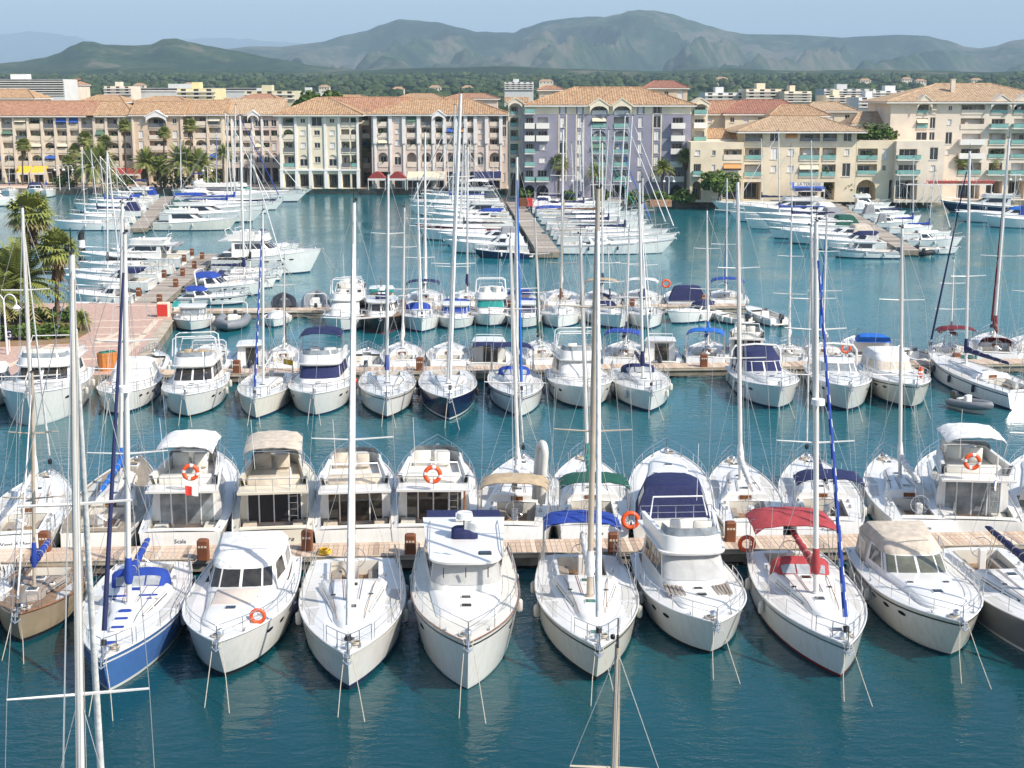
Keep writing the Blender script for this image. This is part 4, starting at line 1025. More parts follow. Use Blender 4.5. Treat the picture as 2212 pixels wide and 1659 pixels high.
b_ = f('sail')('white sailboat with dark green bimini and teal sail cover', 1285, (1260,985), top=(1250,510), bimini='green', cover='teal', B=4.2, teakck=True, name='Lady Wolf', ltext=.2, jib=None)
lifering(b_, -.05, -1.7, b_.H.zd(0)+.35, .36, 'x', 'orange horseshoe lifebuoy on the stern of the green bimini sailboat', True)
_q = G(1362,1098,1.9)
f('express')('white motor cruiser with large navy cockpit canopy near lifebuoy', 1455, (1440,985), top='navy', canvas='navy', B=4.3, wind='glass', fend='rubber_n', h=1.1)
f('sail')('small white sailboat with navy rubbing stripe behind the near pier', 1630, (1580,990), top=(1602,394), stripe='boot_navy', B=3.7, cover='white', jib=None)
f('sail')('white sailboat with narrow navy bimini and navy wheel cover', 1795, (1742,985), top=(1752,490), bimini='navy', cover='navy', B=4.1, name='Toubarol', shear=.3, ltext=.24, jib='white', jr=.6)
f('sail')('white sailboat with small brown transom hatch and bare boom', 2000, (1905,985), top=(1925,494), B=4.0, cover='white', teakck=True, name='OLIVIER', ltext=.2, jib=None)
b_ = f('fly')('white flybridge boat with flat white bimini and tall glass doors', 2118, (2030,985), bimini='white', B=4.4, door='glassp', ladder=True, h=1.15)
lifering(b_, .07*b_.L, .4, b_.zf+1.0, .34, 'x', 'orange lifebuoy beneath the flat white bimini near the picture edge')
f('express')('white motor cruiser cut by the picture edge behind the near pier', 2290, (2235,985), B=4.2, wind='glass')
# ---- row 3
f = lambda k: bo(k, D2f, G3, 1)
f('express')('white motorboat cut by the picture edge in front of the plaza', (-35,885), -20, B=4.2)
f('fly')('big white motor yacht with brown windows before the plaza', (70,922), 128, B=5.6, wind='glassb', h=.92, boot='gel', railh=.8, fb=2.6, fs=1.6)
f('express')('white covered sports cruiser with navy fenders beside the big trawler', (252,897), 300, B=3.9, top=None, canvas='white', wind='c_white', fend='rubber_n')
f('fly')('white flybridge yacht with beige seat cover and dark windscreen', (406,902), 438, B=4.4, wind='glassb', frame=True, seats='c_tan', h=1.05, boot='boot_blk')
f('sail')('cream-white sailboat with blue and white striped furled jib', (554,905), 592, top=(568,455), jib='blue', spiral=('white', 2), B=3.8, hull='gel2', teakck=True)
f('fly')('white flybridge yacht with navy windscreen cover and navy bimini', (682,899), 706, B=4.5, cover='navy', bimini='navy', h=1.08, stripe=None, boot='boot_navy', fend='orange', seats='c_white')
f('sail')('white sailboat with blue deck covers and brown sheer stripe', (836,905), 836, top=(835,378), cover='blue', stripe='boot_blk', B=4.0, jib=None, hatchm='c_navy', boot='boot_blk')
f('sail')('navy hulled sailboat with very tall white mast', (971,908), 964, hull='navyh', boot='gel', top=(992,203), B=4.1, jib='white', cover=None, fend='rubber')
f('sail')('white sailboat with deep blue furled jib and blue bimini', (1125,900), 1104, top=(1112,338), jib='azure', bimini='navy', hood='blue', cover=None, B=3.9, stripe='boot_navy', hatchm='c_blue', fend='rubber_n')
f('fly')('white flybridge yacht fully wrapped in white canvas', (1266,884), 1240, B=4.6, cover='white', frame=True, h=1.08, boot='boot_blk')
f('sail')('white sailboat with navy sprayhood and many white fenders', (1404,890), 1366, top=(1383,395), hood='navy', cover='navy', bimini=None, B=4.2, nf=3, jib='white', jr=.7)
f('express')('white motor cruiser with tall navy blue enclosure', (1680,884), 1625, top='navy', encl='navy', cover='navy', B=4.5, arch=True, h=1.25)
f('express')('white motor cruiser with grey curved windscreen beside the navy enclosure', (1831,889), 1792, top=None, wind='glassp', B=4.3, arch=True)
b_ = f('express')('cream canopied motor cruiser with beige windscreen before the open water', (1969,883), 1900, top='white', wind='c_beige', B=4.3, hull='gel2', stripe='boot_blk', encl='white', h=1.1)
lifering(b_, .62*b_.L, .30*4.3, 1.95, .34, 'y', 'orange and white lifebuoy on the cream motor cruiser bow rail')
_bw = G(2004,757,1.6); _st = G(2225,885,0)
sailboat('white sailboat lying aslant with navy boom cover and dark furled jib', _bw, _st, 1, G3, top=(2095,325), jib='navy', cover='navy', mt=.60, B=4.0, stripe='boot_navy', fend='rubber_n', nf=3, hood=None, bimini=None, lines=False)
# ---- row 4
f = lambda k: so(k, D2b, G4, 1)
f('open')('small white open boat beside the plaza corner behind the second pier', 318, (335,752), z=1.2, B=2.8, console=True)
f('open')('white open boat with tall white double frame behind the beige flybridge', 448, (458,742), z=1.2, B=3.4, frame=True)
f('pilot')('small white cruiser with beige roof next to the striped jib', 540, (545,745), z=1.2, B=2.9, wind='glass')
f('sail')('small white sailboat with navy furled jib and yellow flag', 610, (618,745), z=1.2, top=(617,562), jib='navy', B=2.8, cover=None)
f('open')('small white speedboat with grey screen behind the second pier', 790, (795,750), z=1.1, B=2.9)
f('sail')('white sailboat behind the pier between blue deck cover and navy hull boats', 868, (872,738), z=1.3, top=(878,449), B=3.5, cover='white', jib=None)
f('sail')('white sailboat directly behind the navy hulled one at the second pier', 968, (972,738), z=1.3, top=(986,330), B=3.6, jib=None, wheel=False)
f('pilot')('white pilothouse boat with two navy awnings on its stern', 1055, (1056,735), z=1.4, B=3.6, bimini='navy', door='glassb', frame=True, h=1.1)
f('sail')('white sailboat with green mast sleeve and green hatch cover', 1176, (1162,735), z=1.3, top=(1160,470), cover='green', jib='green', B=3.6, hatchm='c_green')
f('sail')('white sailboat with blue bimini and hanging blue sail cover', 1342, (1358,735), z=1.3, top=(1358,500), bimini='blue', cover='navy', B=3.7, jib=None)
f('pilot')('white fishing boat with open wheelhouse and black name on its back', 1425, (1428,738), z=1.3, B=3.4, name='Sloit', ltext=.34, wind='glassg', h=1.1, frame=True)
f('sail')('white sailboat with azure tarpaulin over its boom', 1522, (1535,735), z=1.3, top=(1531,455), cover='azure', bimini='azure', B=3.7, jib=None)
f('fly')('white flybridge boat half hidden behind the navy enclosure', 1612, (1618,728), z=1.5, B=3.5, canvas=None)
f('sail')('white sailboat with white sail cover right of the navy enclosure', 1702, (1706,740), z=1.3, top=(1706,477), cover='white', B=3.6, jib=None)
b_ = f('sail')('white sailboat with azure furled jib behind the grey windscreen', 1790, (1768,738), z=1.3, top=(1786,463), cover='white', jib='azure', B=3.7)
lifering(b_, -.1, -1.3, 1.7, .33, 'x', 'orange horseshoe lifebuoy on the stern behind the grey windscreen', True)
f('express')('white motorboat with bright azure bimini and clear curtains', 1892, (1850,722), z=1.5, B=4.0, top='azure', wind='glassp', h=1.15)
f('sail')('teal hulled boat with dark red bimini and red cockpit cover', 2072, (2040,735), z=1.4, hull='tealh', bimini='dred', cover='dred', B=3.8, top=(2062,560), jib=None, mastm='white_al')
f('sail')('white sailboat with dark red furled jib and red hood near picture edge', 2155, (2140,718), z=1.4, top=(2178,300), jib='dred', cover='dred', B=4.2, bimini=None, hood='dred')
f('sail')('white sailboat cut by the picture edge behind the second pier', 2235, (2215,722), z=1.4, top=(2203,482), B=4.0, jib=None, cover='white')
_a, _c = G(1925,748,.9), G(2015,770,.9)
motorboat('grey-white open workboat lying aslant beside the azure bimini', _a, _c, 'open', 1, G4, B=3.0, hull='gel2')
# ---- row 5
f = lambda k: bo(k, D3f, G5, 2)
f('pilot')('white cabin boat with open forward screen at the plaza end', (413,716), 420, B=3.6, wind='glassp')
f('rib')('grey inflatable boat with white hoop frame at the plaza end', (495,715), 508, frame=True, B=3.2)
f('open')('low white dinghy beside the third pier', (592,708), 600, B=2.4, console=False, canvas='white')
f('fly')('white flybridge boat with wrapped windscreen at the third pier', (738,717), 756, B=4.2, cover='white', bimini=None, frame=True)
f('trawler')('black hulled wooden trawler with cream cabin', (823,720), 826, B=4.0, hull='boot_blk', deck='teak', trim='varnish', wind='glassb', h=.9, boot='boot_red')
f('sail')('white sailboat with blue sprayhood and sharp bow at the third pier', (911,718), 900, top=(898,394), hood='blue', cover='white', B=4.0, jib='white', boot='boot_navy')
f('pilot')('white pilothouse boat with blue windscreen and white roof', (982,712), 986, B=3.8, cover='blue', bimini='blue')
f('fly')('white flybridge boat with green windscreen cover', (1058,706), 1062, B=4.0, cover='teal', frame=True)
f('pilot')('white pilothouse boat with navy windows beside the green windscreen boat', (1130,710), 1136, B=3.7, cover='navy', bimini='blue')
f('sail')('white round bowed sailboat with brown mast at the third pier', (1206,709), 1214, top=(1217,430), mastm='alubr', B=3.8, cover='brown', jib=None, cabh=.5)
f('sail')('white sailboat turned aslant with navy boom cover', (1338,711), 1290, top=(1310,530), cover='navy', B=4.0, jib=None, hood='navy')
f('sail')('white sailboat with slim white mast beside the slanting one', (1402,711), 1376, top=(1386,440), cover='navy', B=3.8, jib='white', jr=.7)
motorboat('small white motorboat with navy canvas lying along the third pier', G(1440,690,.5), G(1540,676,.5), 'express', 2, G5, B=2.6, top='navy', h=.7)
motorboat('small white rowing style boat near the end of the third pier', G(1540,680,.5), G(1612,690,.5), 'open', 2, G5, B=2.2, console=False, hull='gel2')
motorboat('white open motorboat with black outboard off the pier end', G(1612,672,.5), G(1686,694,.5), 'open', 2, G5, B=2.4)
# ---- row 6
f = lambda k: so(k, D3b, G6, 2)
f('rib')('dark grey inflatable boat behind the third pier', 615, (612,640), z=.6, B=2.6, hull='rubber', top='dgrey')
f('rib')('grey inflatable boat with tall white hoop behind the third pier', 682, (682,634), z=.6, B=2.9, frame=True)
f('fly')('white flybridge boat directly behind the wrapped windscreen boat at the third pier', 762, (756,628), z=1.4, B=3.6, encl=None)
f('pilot')('small cabin boat with bright green roof canvas', 826, (824,625), z=1.4, B=3.5, bimini='teal', door='glassb', h=1.1)
f('sail')('white sailboat with wide navy bimini behind the third pier', 914, (922,622), z=1.4, top=(921,285), bimini='navy', cover='white', B=4.2, jib='white', jr=.8)
f('sail')('white sailboat with navy sail cover hanging from its mast', 1012, (1006,625), z=1.4, top=(1007,318), cover='navy', B=3.9, jib=None)
f('express')('white motorboat with pale hoop frame behind the green windscreen boat', 1062, (1058,628), z=1.4, B=3.4, arch=True, top=None)
f('express')('white motorboat with azure canopy behind the navy windowed pilothouse', 1124, (1122,628), z=1.4, B=3.7, top='blue')
f('sail')('white sailboat with brown companionway doors at the third pier', 1210, (1213,622), z=1.4, top=(1212,280), cover='white', B=4.2, jib=None)
f('sail')('white sailboat with tan tent over its cockpit', 1298, (1304,622), z=1.4, top=(1301,308), bimini='tan', cover='navy', B=4.2, jib=None)
f('sail')('white sailboat with pale grey bimini behind the third pier', 1386, (1388,622), z=1.4, top=(1386,385), bimini='white', cover='navy', B=4.1, jib='white', jr=.6)
b_ = f('express')('white motor cruiser with navy rear canopy and orange buoy', 1486, (1476,620), z=1.5, B=4.4, top='navy', canvas='navy')
lifering(b_, .25*b_.L, 2.1, 2.5, .36, 'x', 'orange lifebuoy beside the navy rear canopy at the third pier', True)
f('sail')('white sailboat with azure bimini and blue furled jib', 1572, (1566,622), z=1.4, top=(1571,385), bimini='blue', jib='azure', cover=None, B=4.2)
# ================================================================ boats at the far piers
ORD = ['nearest','second','third','fourth','fifth','sixth','seventh','eighth','ninth','tenth','eleventh','twelfth','thirteenth','fourteenth','fifteenth','sixteenth']
def pier_x(p0, p1, y):
    a, c = G(p0[0], p0[1], .85), G(p1[0], p1[1], .85); t = clamp((y-a.y)/(c.y-a.y), -.1, 1.1); return lerp(a.x, c.x, t)
def cluster(pier, where, grp, half, side, items, lod=3, z=.9):
    for i, it in enumerate(items):
        kind, bx, by, desc, kw = it
        bw = G(bx, by, z); px = pier_x(*pier, bw.y)+side*half
        st = (px, bw.y+random.uniform(-1.3, 1.3))
        if kind != 'sail' and it[4].get('lod', lod) == 3:      # boats of different lengths
            k_ = random.uniform(.68, 1.0); bw = Vector((lerp(st[0], bw.x, k_), lerp(st[1], bw.y, k_), 0))
        lab = '%s, %s, %s' % (desc, ORD[i]+(' from open end' if i else ' to open end'), where)
        kw = dict(kw)
        if kind == 'sail': sailboat(lab, bw, st, kw.pop('lod', lod), grp, **kw)
        else: motorboat(lab, bw, st, kind, kw.pop('lod', lod), grp, **kw)
CP = ((1186,545),(1110,436)); LP = ((300,492),(362,424)); RP = ((1965,540),(1800,440)); FP = ((262,700),(455,548))
cluster(CP, 'left of central pier', 'boats along the central pier', 2.4, -1, [
    ('pilot',1022,541,'small navy hulled boat',dict(hull='navyh',lod=2,B=3.2,h=.8)),
    ('express',962,532,'white covered cruiser',dict(canvas='white',lod=2)),
    ('express',918,517,'white cruiser with grey cover',dict(canvas='grey',top=None)),
    ('sail',905,505,'white sailboat with dark grey boom cover',dict(cover='dgrey',top=(1047,323))),
    ('sail',896,494,'red sterned sailboat',dict(hull='redh',deck='gel',top=(1009,277),cover='white')),
    ('sail',905,483,'white sailboat with pale boom cover',dict(cover='white',top=(1069,343),jib='white')),
    ('express',890,473,'white cruiser with azure piping',dict(top='blue')),
    ('fly',888,463,'white flybridge boat with black windows',dict()),
    ('sail',884,454,'tall masted white sailboat',dict(top=(982,227),jib='white',cover='white')),
    ('express',880,446,'long white cruiser with navy stripe',dict(stripe='boot_navy',top=None)),
    ('sail',884,438,'white sailboat with navy furled jib',dict(top=(924,287),jib='navy',cover='blue')),
    ('fly',900,431,'white flybridge boat close to the quay',dict(bimini='white')),
    ('sail',912,426,'white sailboat with thin mast',dict(top=(1030,262),jib='white')),
    ('sail',930,421,'white sailboat hard against the quay',dict(top=(1092,300),cover='navy'))])
cluster(CP, 'right of central pier', 'boats along the central pier', 2.4, 1, [
    ('express',1458,532,'long white cruiser with three navy fenders',dict(lod=2,B=4.4,top=None,fend='rubber_n',nf=2,stripe='boot_navy',wind='glassp')),
    ('sail',1464,514,'white sailboat with long white jib',dict(lod=2,top=(1392,250),jib='white',cover='navy')),
    ('sail',1446,505,'white sailboat with grey awning',dict(top=(1377,250),jib='white',cover='grey',bimini='grey')),
    ('sail',1412,495,'white sailboat with striped blue jib',dict(top=(1347,283),jib='azure',cover='navy')),
    ('sail',1400,484,'white sailboat with navy mast cover',dict(top=(1320,280),cover='navy')),
    ('sail',1392,474,'white sailboat with brown sail bag',dict(top=(1297,280),cover='brown')),
    ('sail',1380,465,'white sailboat with teal jib',dict(top=(1268,270),jib='teal',cover='white')),
    ('sail',1345,456,'white sailboat with navy canopy',dict(top=(1256,263),cover='navy',bimini='navy')),
    ('open',1290,450,'small boat under azure sheet',dict(canvas='blue')),
    ('express',1330,447,'white cruiser under white tent',dict(canvas='white',top=None)),
    ('sail',1345,442,'white sailboat with navy bag',dict(top=(1240,290),cover='navy')),
    ('sail',1320,437,'white sailboat with bare mast',dict(top=(1225,310)))])
cluster(LP, 'right of palm garden pier', 'boats along the palm garden pier', 2.2, 1, [
    ('fly',516,484,'long grey-white yacht with dark windows',dict(lod=2,B=4.6,bimini=None,hull='gel2')),
    ('fly',572,468,'white yacht with azure canopy',dict(lod=2,B=4.6,bimini='blue')),
    ('express',562,457,'white cruiser with green cover',dict(canvas='green',top=None)),
    ('sail',590,450,'thick masted white sailboat',dict(top=(516,247),jib='white',cover='blue')),
    ('sail',612,443,'white sailboat with blue jib',dict(top=(530,227),jib='blue',cover='blue')),
    ('sail',600,436,'navy bowed sailboat',dict(hull='navyh',top=(478,243))),
    ('express',640,430,'white cruiser with sharp bow',dict()),
    ('sail',662,426,'white sailboat with twin forestays',dict(top=(633,280),jib='white')),
    ('fly',698,422,'white flybridge boat with pale green windows',dict(cover='teal'))])
cluster(LP, 'left of palm garden pier', 'boats along the palm garden pier', 2.2, -1, [
    ('sail',112,484,'long white sailboat with white cover',dict(lod=2,top=(177,317),cover='white',B=4.0)),
    ('sail',150,470,'white sailboat with navy boom cover',dict(top=(132,323),cover='navy')),
    ('express',165,458,'white cruiser with navy tent',dict(canvas='navy',top=None)),
    ('sail',160,448,'white sailboat with blue awning',dict(top=(208,337),bimini='blue',cover='blue')),
    ('express',185,440,'white cruiser with open cockpit',dict(top=None)),
    ('sail',200,433,'white sailboat with red jib',dict(top=(122,353),jib='dred',cover='white')),
    ('fly',215,427,'white flybridge boat by the garden quay',dict(bimini='navy')),
    ('express',232,422,'white cruiser with blue cover',dict(canvas='blue',top=None))])
for i_, (bx, sx, kd, lb, kw) in enumerate(((20,22,'sail','white sailboat moored to the quay before the yellow awnings',dict(top=(40,330),cover='blue')),(75,77,'express','white cruiser moored to the quay beside the yellow awnings',dict(canvas='navy',top=None)),(100,104,'sail','white sailboat with blue bag moored to the garden quay',dict(top=(90,325),cover='blue')),(392,388,'sail','white sailboat moored to the quay before the feather palms',dict(top=(400,300),cover='navy',jib='white')),(432,428,'fly','white flybridge boat moored to the quay below the loggia block',dict(bimini='blue')),(470,466,'sail','white sailboat moored to the quay below the arcaded block',dict(top=(466,285),cover='white',jib='blue')),(508,504,'express','white cruiser moored to the quay beside the arcaded block',dict(canvas='white',top=None)),(985,990,'fly','white flybridge boat moored to the quay under the pillared block',dict(bimini='blue')),(1010,1016,'sail','white sailboat moored to the quay under the pillared block',dict(top=(1040,290),cover='white')),(1050,1056,'express','white cruiser with navy cover moored under the pillared block end',dict(canvas='navy',top=None)))):
    st = (XA(sx, YL-1.2), YL-1.2); bw = (XA(bx, YL-12), YL-12.0)
    if kd == 'sail': sailboat(lb, bw, st, 3, 'boats moored along the far quay', B=3.6, **kw)
    else: motorboat(lb, bw, st, kd, 3, 'boats moored along the far quay', B=4.0, **kw)
motorboat('white motor yacht cut by the picture edge before the yellow awnings', G(62,432,.9), G(-60,436,.9), 'fly', 3, 'boats along the palm garden pier', B=4.5)
cluster(RP, 'left of crowded far pier', 'boats along the crowded far pier', 2.0, -1, [
    ('pilot',1788,541,'white fishing boat with blue gunwale stripe',dict(lod=2,stripe='boot_navy',h=1.0,B=3.6,hull='gel',trim='boot_navy',mastpole=True)),
    ('express',1735,524,'white cruiser with navy sprayhood',dict(top='navy',lod=2,fend='rubber_n')),
    ('express',1688,513,'white cruiser with beige tent',dict(canvas='beige',top=None,lod=2)),
    ('sail',1658,502,'white sailboat with green stripe',dict(top=(1718,303),stripe='tealh',cover='white')),
    ('express',1632,491,'white cruiser with green canvas',dict(canvas='green',top=None)),
    ('sail',1608,482,'white sailboat with navy bags',dict(top=(1696,316),cover='navy')),
    ('express',1590,474,'white cruiser with grey tent',dict(canvas='grey',top=None)),
    ('sail',1575,467,'white sailboat with slanting forestay',dict(top=(1628,283),jib='white',cover='blue')),
    ('express',1560,461,'white cruiser with cream cover',dict(canvas='white',top=None)),
    ('fly',1550,455,'white flybridge boat',dict(bimini='navy')),
    ('express',1540,449,'white cruiser nearest the restaurants',dict(canvas='beige')),
    ('sail',1536,444,'white sailboat by the quay',dict(top=(1590,300),cover='navy'))])
cluster(RP, 'right of crowded far pier', 'boats along the crowded far pier', 2.0, 1, [
    ('rib',2012,541,'dark grey inflatable tender',dict(hull='rubber',lod=2,B=2.6)),
    ('open',2072,534,'low white launch',dict(lod=2,B=3.0)),
    ('express',2080,520,'white cruiser with open cockpit',dict(lod=2,top=None)),
    ('sail',2055,505,'white sailboat with two-tone boom cover',dict(top=(2020,370),cover='blue',jib='white')),
    ('sail',2015,492,'white sailboat with blue boom cover',dict(top=(1906,340),cover='blue')),
    ('express',2010,481,'white cruiser with grey dome tent',dict(canvas='grey',top=None)),
    ('sail',1990,471,'white sailboat with navy cover tip',dict(top=(1941,377),cover='navy')),
    ('express',1975,462,'white cruiser with lilac cover',dict(canvas='grey')),
    ('express',1940,452,'white cruiser with azure stripe',dict(stripe='blueh',canvas='white')),
    ('fly',1925,444,'white flybridge boat with slanting arch',dict(canvas='white'))])
motorboat('big navy hulled white yacht below the red sign lettering', G(2030,440,1.5), G(2215,450,.9), 'fly', 2, 'boats before the pergola restaurant', hull='navyh', stripe='gel', B=5.0, boot='gel')
motorboat('long yacht under pale blue tarpaulin beside the navy hulled yacht', G(2062,463,1.2), G(2250,470,.9), 'express', 3, 'boats before the pergola restaurant', canvas='blue', top='azure', B=4.5)
motorboat('white cruiser under tarpaulin at the picture edge', G(2120,474,1.2), G(2300,480,.9), 'express', 3, 'boats before the pergola restaurant', canvas='white', B=4.5)
cluster(FP, 'right of finger pier', 'boats along the finger pier', 2.4, 1, [
    ('open',395,652,'low boat under green sheet',dict(canvas='teal',lod=2,B=2.6,console=False)),
    ('express',540,638,'long white speedboat with blue sprayhood',dict(lod=1,B=3.0,top='blue',stripe='boot_navy',fs=.8,fb=1.1,h=.8)),
    ('express',575,620,'white sports cruiser with blue canopy',dict(lod=1,top='blue',B=4.4,h=1.1,pad=True,arch=True)),
    ('sail',600,604,'white sailboat with navy sprayhoods',dict(lod=1,top=(516,250),hood='navy',cover='navy',mt=.58,B=4.2,stripe='boot_blk')),
    ('sail',616,590,'white sailboat with black boom cover',dict(lod=1,top=(548,330),cover='black',B=4.2,jib='white')),
    ('fly',696,572,'largest white motor yacht',dict(lod=1,B=6.0,h=1.35,wind='glassb',winv=(.40,.6),fs=1.9,fb=2.9)),
    ('express',648,552,'white yacht with raised white arch',dict(lod=1,B=5.4,arch=True,top='white',h=1.4,fs=1.6,fb=2.5)),
    ('fly',600,540,'white yacht behind the arch yacht',dict(lod=1,B=5.0,h=1.2))])
cluster(FP, 'left of finger pier', 'boats along the finger pier', 2.4, -1, [
    ('open',150,655,'small white launch with blue seats',dict(lod=2,B=2.4)),
    ('express',140,638,'white cabin boat with slanted screen',dict(lod=2,B=3.6,h=.9)),
    ('rib',170,624,'grey inflatable boat with dark cover',dict(lod=2,top='dgrey',B=2.8)),
    ('express',135,608,'white cruiser with navy covers',dict(lod=2,top='navy',B=4.2)),
    ('sail',140,592,'white sailboat with black boom bag',dict(lod=2,top=(237,325),cover='black',B=3.8)),
    ('sail',165,576,'white sailboat with white cover',dict(lod=2,top=(205,330),cover='white',B=3.6)),
    ('fly',170,561,'white flybridge boat with open deck',dict(lod=2,B=4.6,h=1.1)),
    ('express',235,550,'white cruiser with grey sprayhood',dict(lod=2,B=4.0,top='grey'))])
# grey dinghy tied to the slanting sailboat, upright dinghy on a foredeck
_p, _q = G(2060,868,.3), G(2138,888,.3)
motorboat('small grey inflatable dinghy tied behind the slanting white sailboat', _q, _p, 'rib', 1, None, B=1.9)
def upright_dinghy():
    p = G(1163,1082,1.6); r = tag(empty('inflatable_dinghy', (p.x, p.y, 1.6)), 'pale inflatable dinghy standing upright on the tan bimini sailboat', 'dinghy')
    P = []
    for i in range(15):
        a = math.pi*i/14; P.append((.0, -.42*math.cos(a), 2.35+.55*math.sin(a)))
    P = [(0,-.42,.0),(0,-.42,1.2)]+P+[(0,.42,1.2),(0,.42,0)]
    mb = MB(); mb.tube([(x*1, y, z) for x, y, z in P], .2, 8); o = mb.build('tube_collar', ['rubber_w'], r, 60)
    mb = MB(); mb.box(-.05, .05, -.42, .42, .1, 2.5); mb.build('floor', ['gel2'], r)
    r.rotation_euler = (0, R(4), R(20))
upright_dinghy()
# ================================================================ buildings
def wallmat(n, r, g, b, v=.12): mat(n, srgb(r,g,b), .85, var=v, scale=.35, bump=.12, bscale=6, detail=6)
wallmat('w_pinkbeige', 226,210,184,.2); wallmat('w_salmon', 220,196,168,.2); wallmat('w_cream', 232,218,190,.18); wallmat('w_white', 222,220,214); wallmat('w_pink', 222,200,184,.2); wallmat('w_dpink', 188,160,146,.2)
wallmat('w_purple', 147,144,158,.2); wallmat('w_yell', 226,212,164); wallmat('w_rose', 230,213,192,.18); wallmat('w_peach', 230,212,182,.18); wallmat('w_grey', 206,205,200); wallmat('w_pil', 236,231,224); wallmat('w_olive', 204,196,166)
wallmat('balc', 232,226,216); wallmat('balc_p', 228,213,194)
def roofmat(n, c1, c2): mat(n, srgb(*c1), .85, c2=srgb(*c2), scale=1.6, bump=.35, bscale=4, detail=8, lo=.3, hi=.72)
roofmat('r_tile', (192,160,124), (138,104,74)); roofmat('r_red', (184,142,112), (136,96,72)); roofmat('r_pale', (196,170,138), (150,122,94)); roofmat('r_brown', (170,120,98), (124,82,66))
mat('bglass', (.035,.04,.045), .08, var=.4, scale=.6, spec=.7); mat('bshut', srgb(226,220,214), .6, var=.08); mat('bframe', srgb(222,216,208), .6, var=.05); mat('gglass', srgb(130,176,166), .2, var=.2, scale=.8)
mat('metal_g', srgb(120,120,120), .5, metal=.3); mat('aw_yel', srgb(236,190,60), .8); mat('aw_red', srgb(150,60,56), .8); mat('aw_blue', srgb(50,90,170), .8); mat('aw_cream', srgb(216,206,180), .8); mat('sign_red', srgb(226,60,70), .6); mat('sign_w', srgb(224,216,206), .6)
BX = lambda px, Y: V(px, 320, Y).x
RNG = random.Random(11)
def cell(mb, x0, x1, z0, z1, ox0, ox1, oz0, oz1, d, arch=False, back=1, mi=0):
    q = lambda a, b, c, e: mb.add([(a,0,c),(b,0,c),(b,0,e),(a,0,e)], [(0,1,2,3)], mi)
    if ox0 > x0: q(x0, ox0, z0, z1)
    if ox1 < x1: q(ox1, x1, z0, z1)
    if oz0 > z0: q(ox0, ox1, z0, oz0)
    if not arch:
        if oz1 < z1: q(ox0, ox1, oz1, z1)
        P = [(ox0,oz0),(ox1,oz0),(ox1,oz1),(ox0,oz1)]
    else:
        r = (ox1-ox0)/2; hs = min(r, (oz1-oz0)*.62); zs = oz1-hs; n = 8
        A = [((ox0+ox1)/2-r*math.cos(math.pi*i/n), zs+hs*math.sin(math.pi*i/n)) for i in range(n+1)]
        for i in range(n): mb.add([(A[i][0],0,A[i][1]),(A[i+1][0],0,A[i+1][1]),(A[i+1][0],0,z1),(A[i][0],0,z1)], [(0,1,2,3)], mi)
        P = [(ox0,oz0),(ox1,oz0)]+list(reversed(A))
    n = len(P)
    for i in range(n):
        a, c = P[i], P[(i+1)%n]
        if a != c: mb.add([(a[0],0,a[1]),(a[0],d,a[1]),(c[0],d,c[1]),(c[0],0,c[1])], [(0,1,2,3)], mi)
    mb.add([(p[0], d, p[1]) for p in P], [tuple(range(n))], back)
def window_part(root, x0, x1, z0, z1, y, m='bglass', nb=2, name='window'):
    mb = MB(); mb.box(x0, x1, y-.05, y-.012, z0, z1); w = mb.build(name, [m], root)
    mb = MB(); t = .07
    for k in range(nb+1): x = lerp(x0, x1, k/nb); mb.box(x-t/2, x+t/2, y-.09, y-.04, z0, z1)
    mb.box(x0, x1, y-.09, y-.04, z1-t, z1); mb.box(x0, x1, y-.09, y-.04, z0, z0+t)
    mb.build('frame', ['bframe'], w)
    return w
def balcony(root, x0, x1, z, out, h, m='balc', style='solid', y=0.0):
    mb = MB()
    mb.box(x0, x1, y-out, y+.25 if out > .3 else y+.02, z-.12, z+.04)
    if style == 'solid':
        mb.box(x0, x1, y-out, y-out+.1, z+.04, z+h)
        if out > .3: mb.box(x0, x0+.1, y-out+.1, y, z+.04, z+h); mb.box(x1-.1, x1, y-out+.1, y, z+.04, z+h)
        b = mb.build('balcony', [m], root)
    else:
        b = mb.build('balcony', [m], root)
        g = MB(); g.box(x0+.03, x1-.03, y-out+.02, y-out+.05, z+.12, z+h-.06)
        if out > .3: g.box(x0+.02, x0+.05, y-out+.06, y, z+.12, z+h-.06); g.box(x1-.05, x1-.02, y-out+.06, y, z+.12, z+h-.06)
        g.build('balustrade_glass', ['gglass' if style == 'glass' else 'metal_g'], b)
        g = MB(); g.box(x0, x1, y-out, y-out+.07, z+h-.06, z+h); g.build('handrail', ['metal_g'], b)
    return b
PLANT = None
def plant_mesh():
    g = random.Random(3); mb = MB()
    for _ in range(46):
        c = Vector((g.gauss(0,.35), g.gauss(0,.14), .3+abs(g.gauss(0,.22)))); a = Vector((g.gauss(0,1), g.gauss(0,1), g.gauss(0,1))).normalized(); t = a.cross(Vector((.3,.2,1))).normalized()*.16; u = a.cross(t)
        mb.add([c-t, c-u, c+t, c+u], [(0,1,2,3)])
    return mb.mesh('balcony_plant', ['b_leaf'])
mat('b_leaf', (.05,.10,.02), .8, var=.4); mat('aw_grn', srgb(90,120,100), .8); mat('aw_org', srgb(214,150,90), .8); mat('bshut2', srgb(200,190,176), .6); mat('bcurt', srgb(190,182,170), .8, var=.2, scale=4)
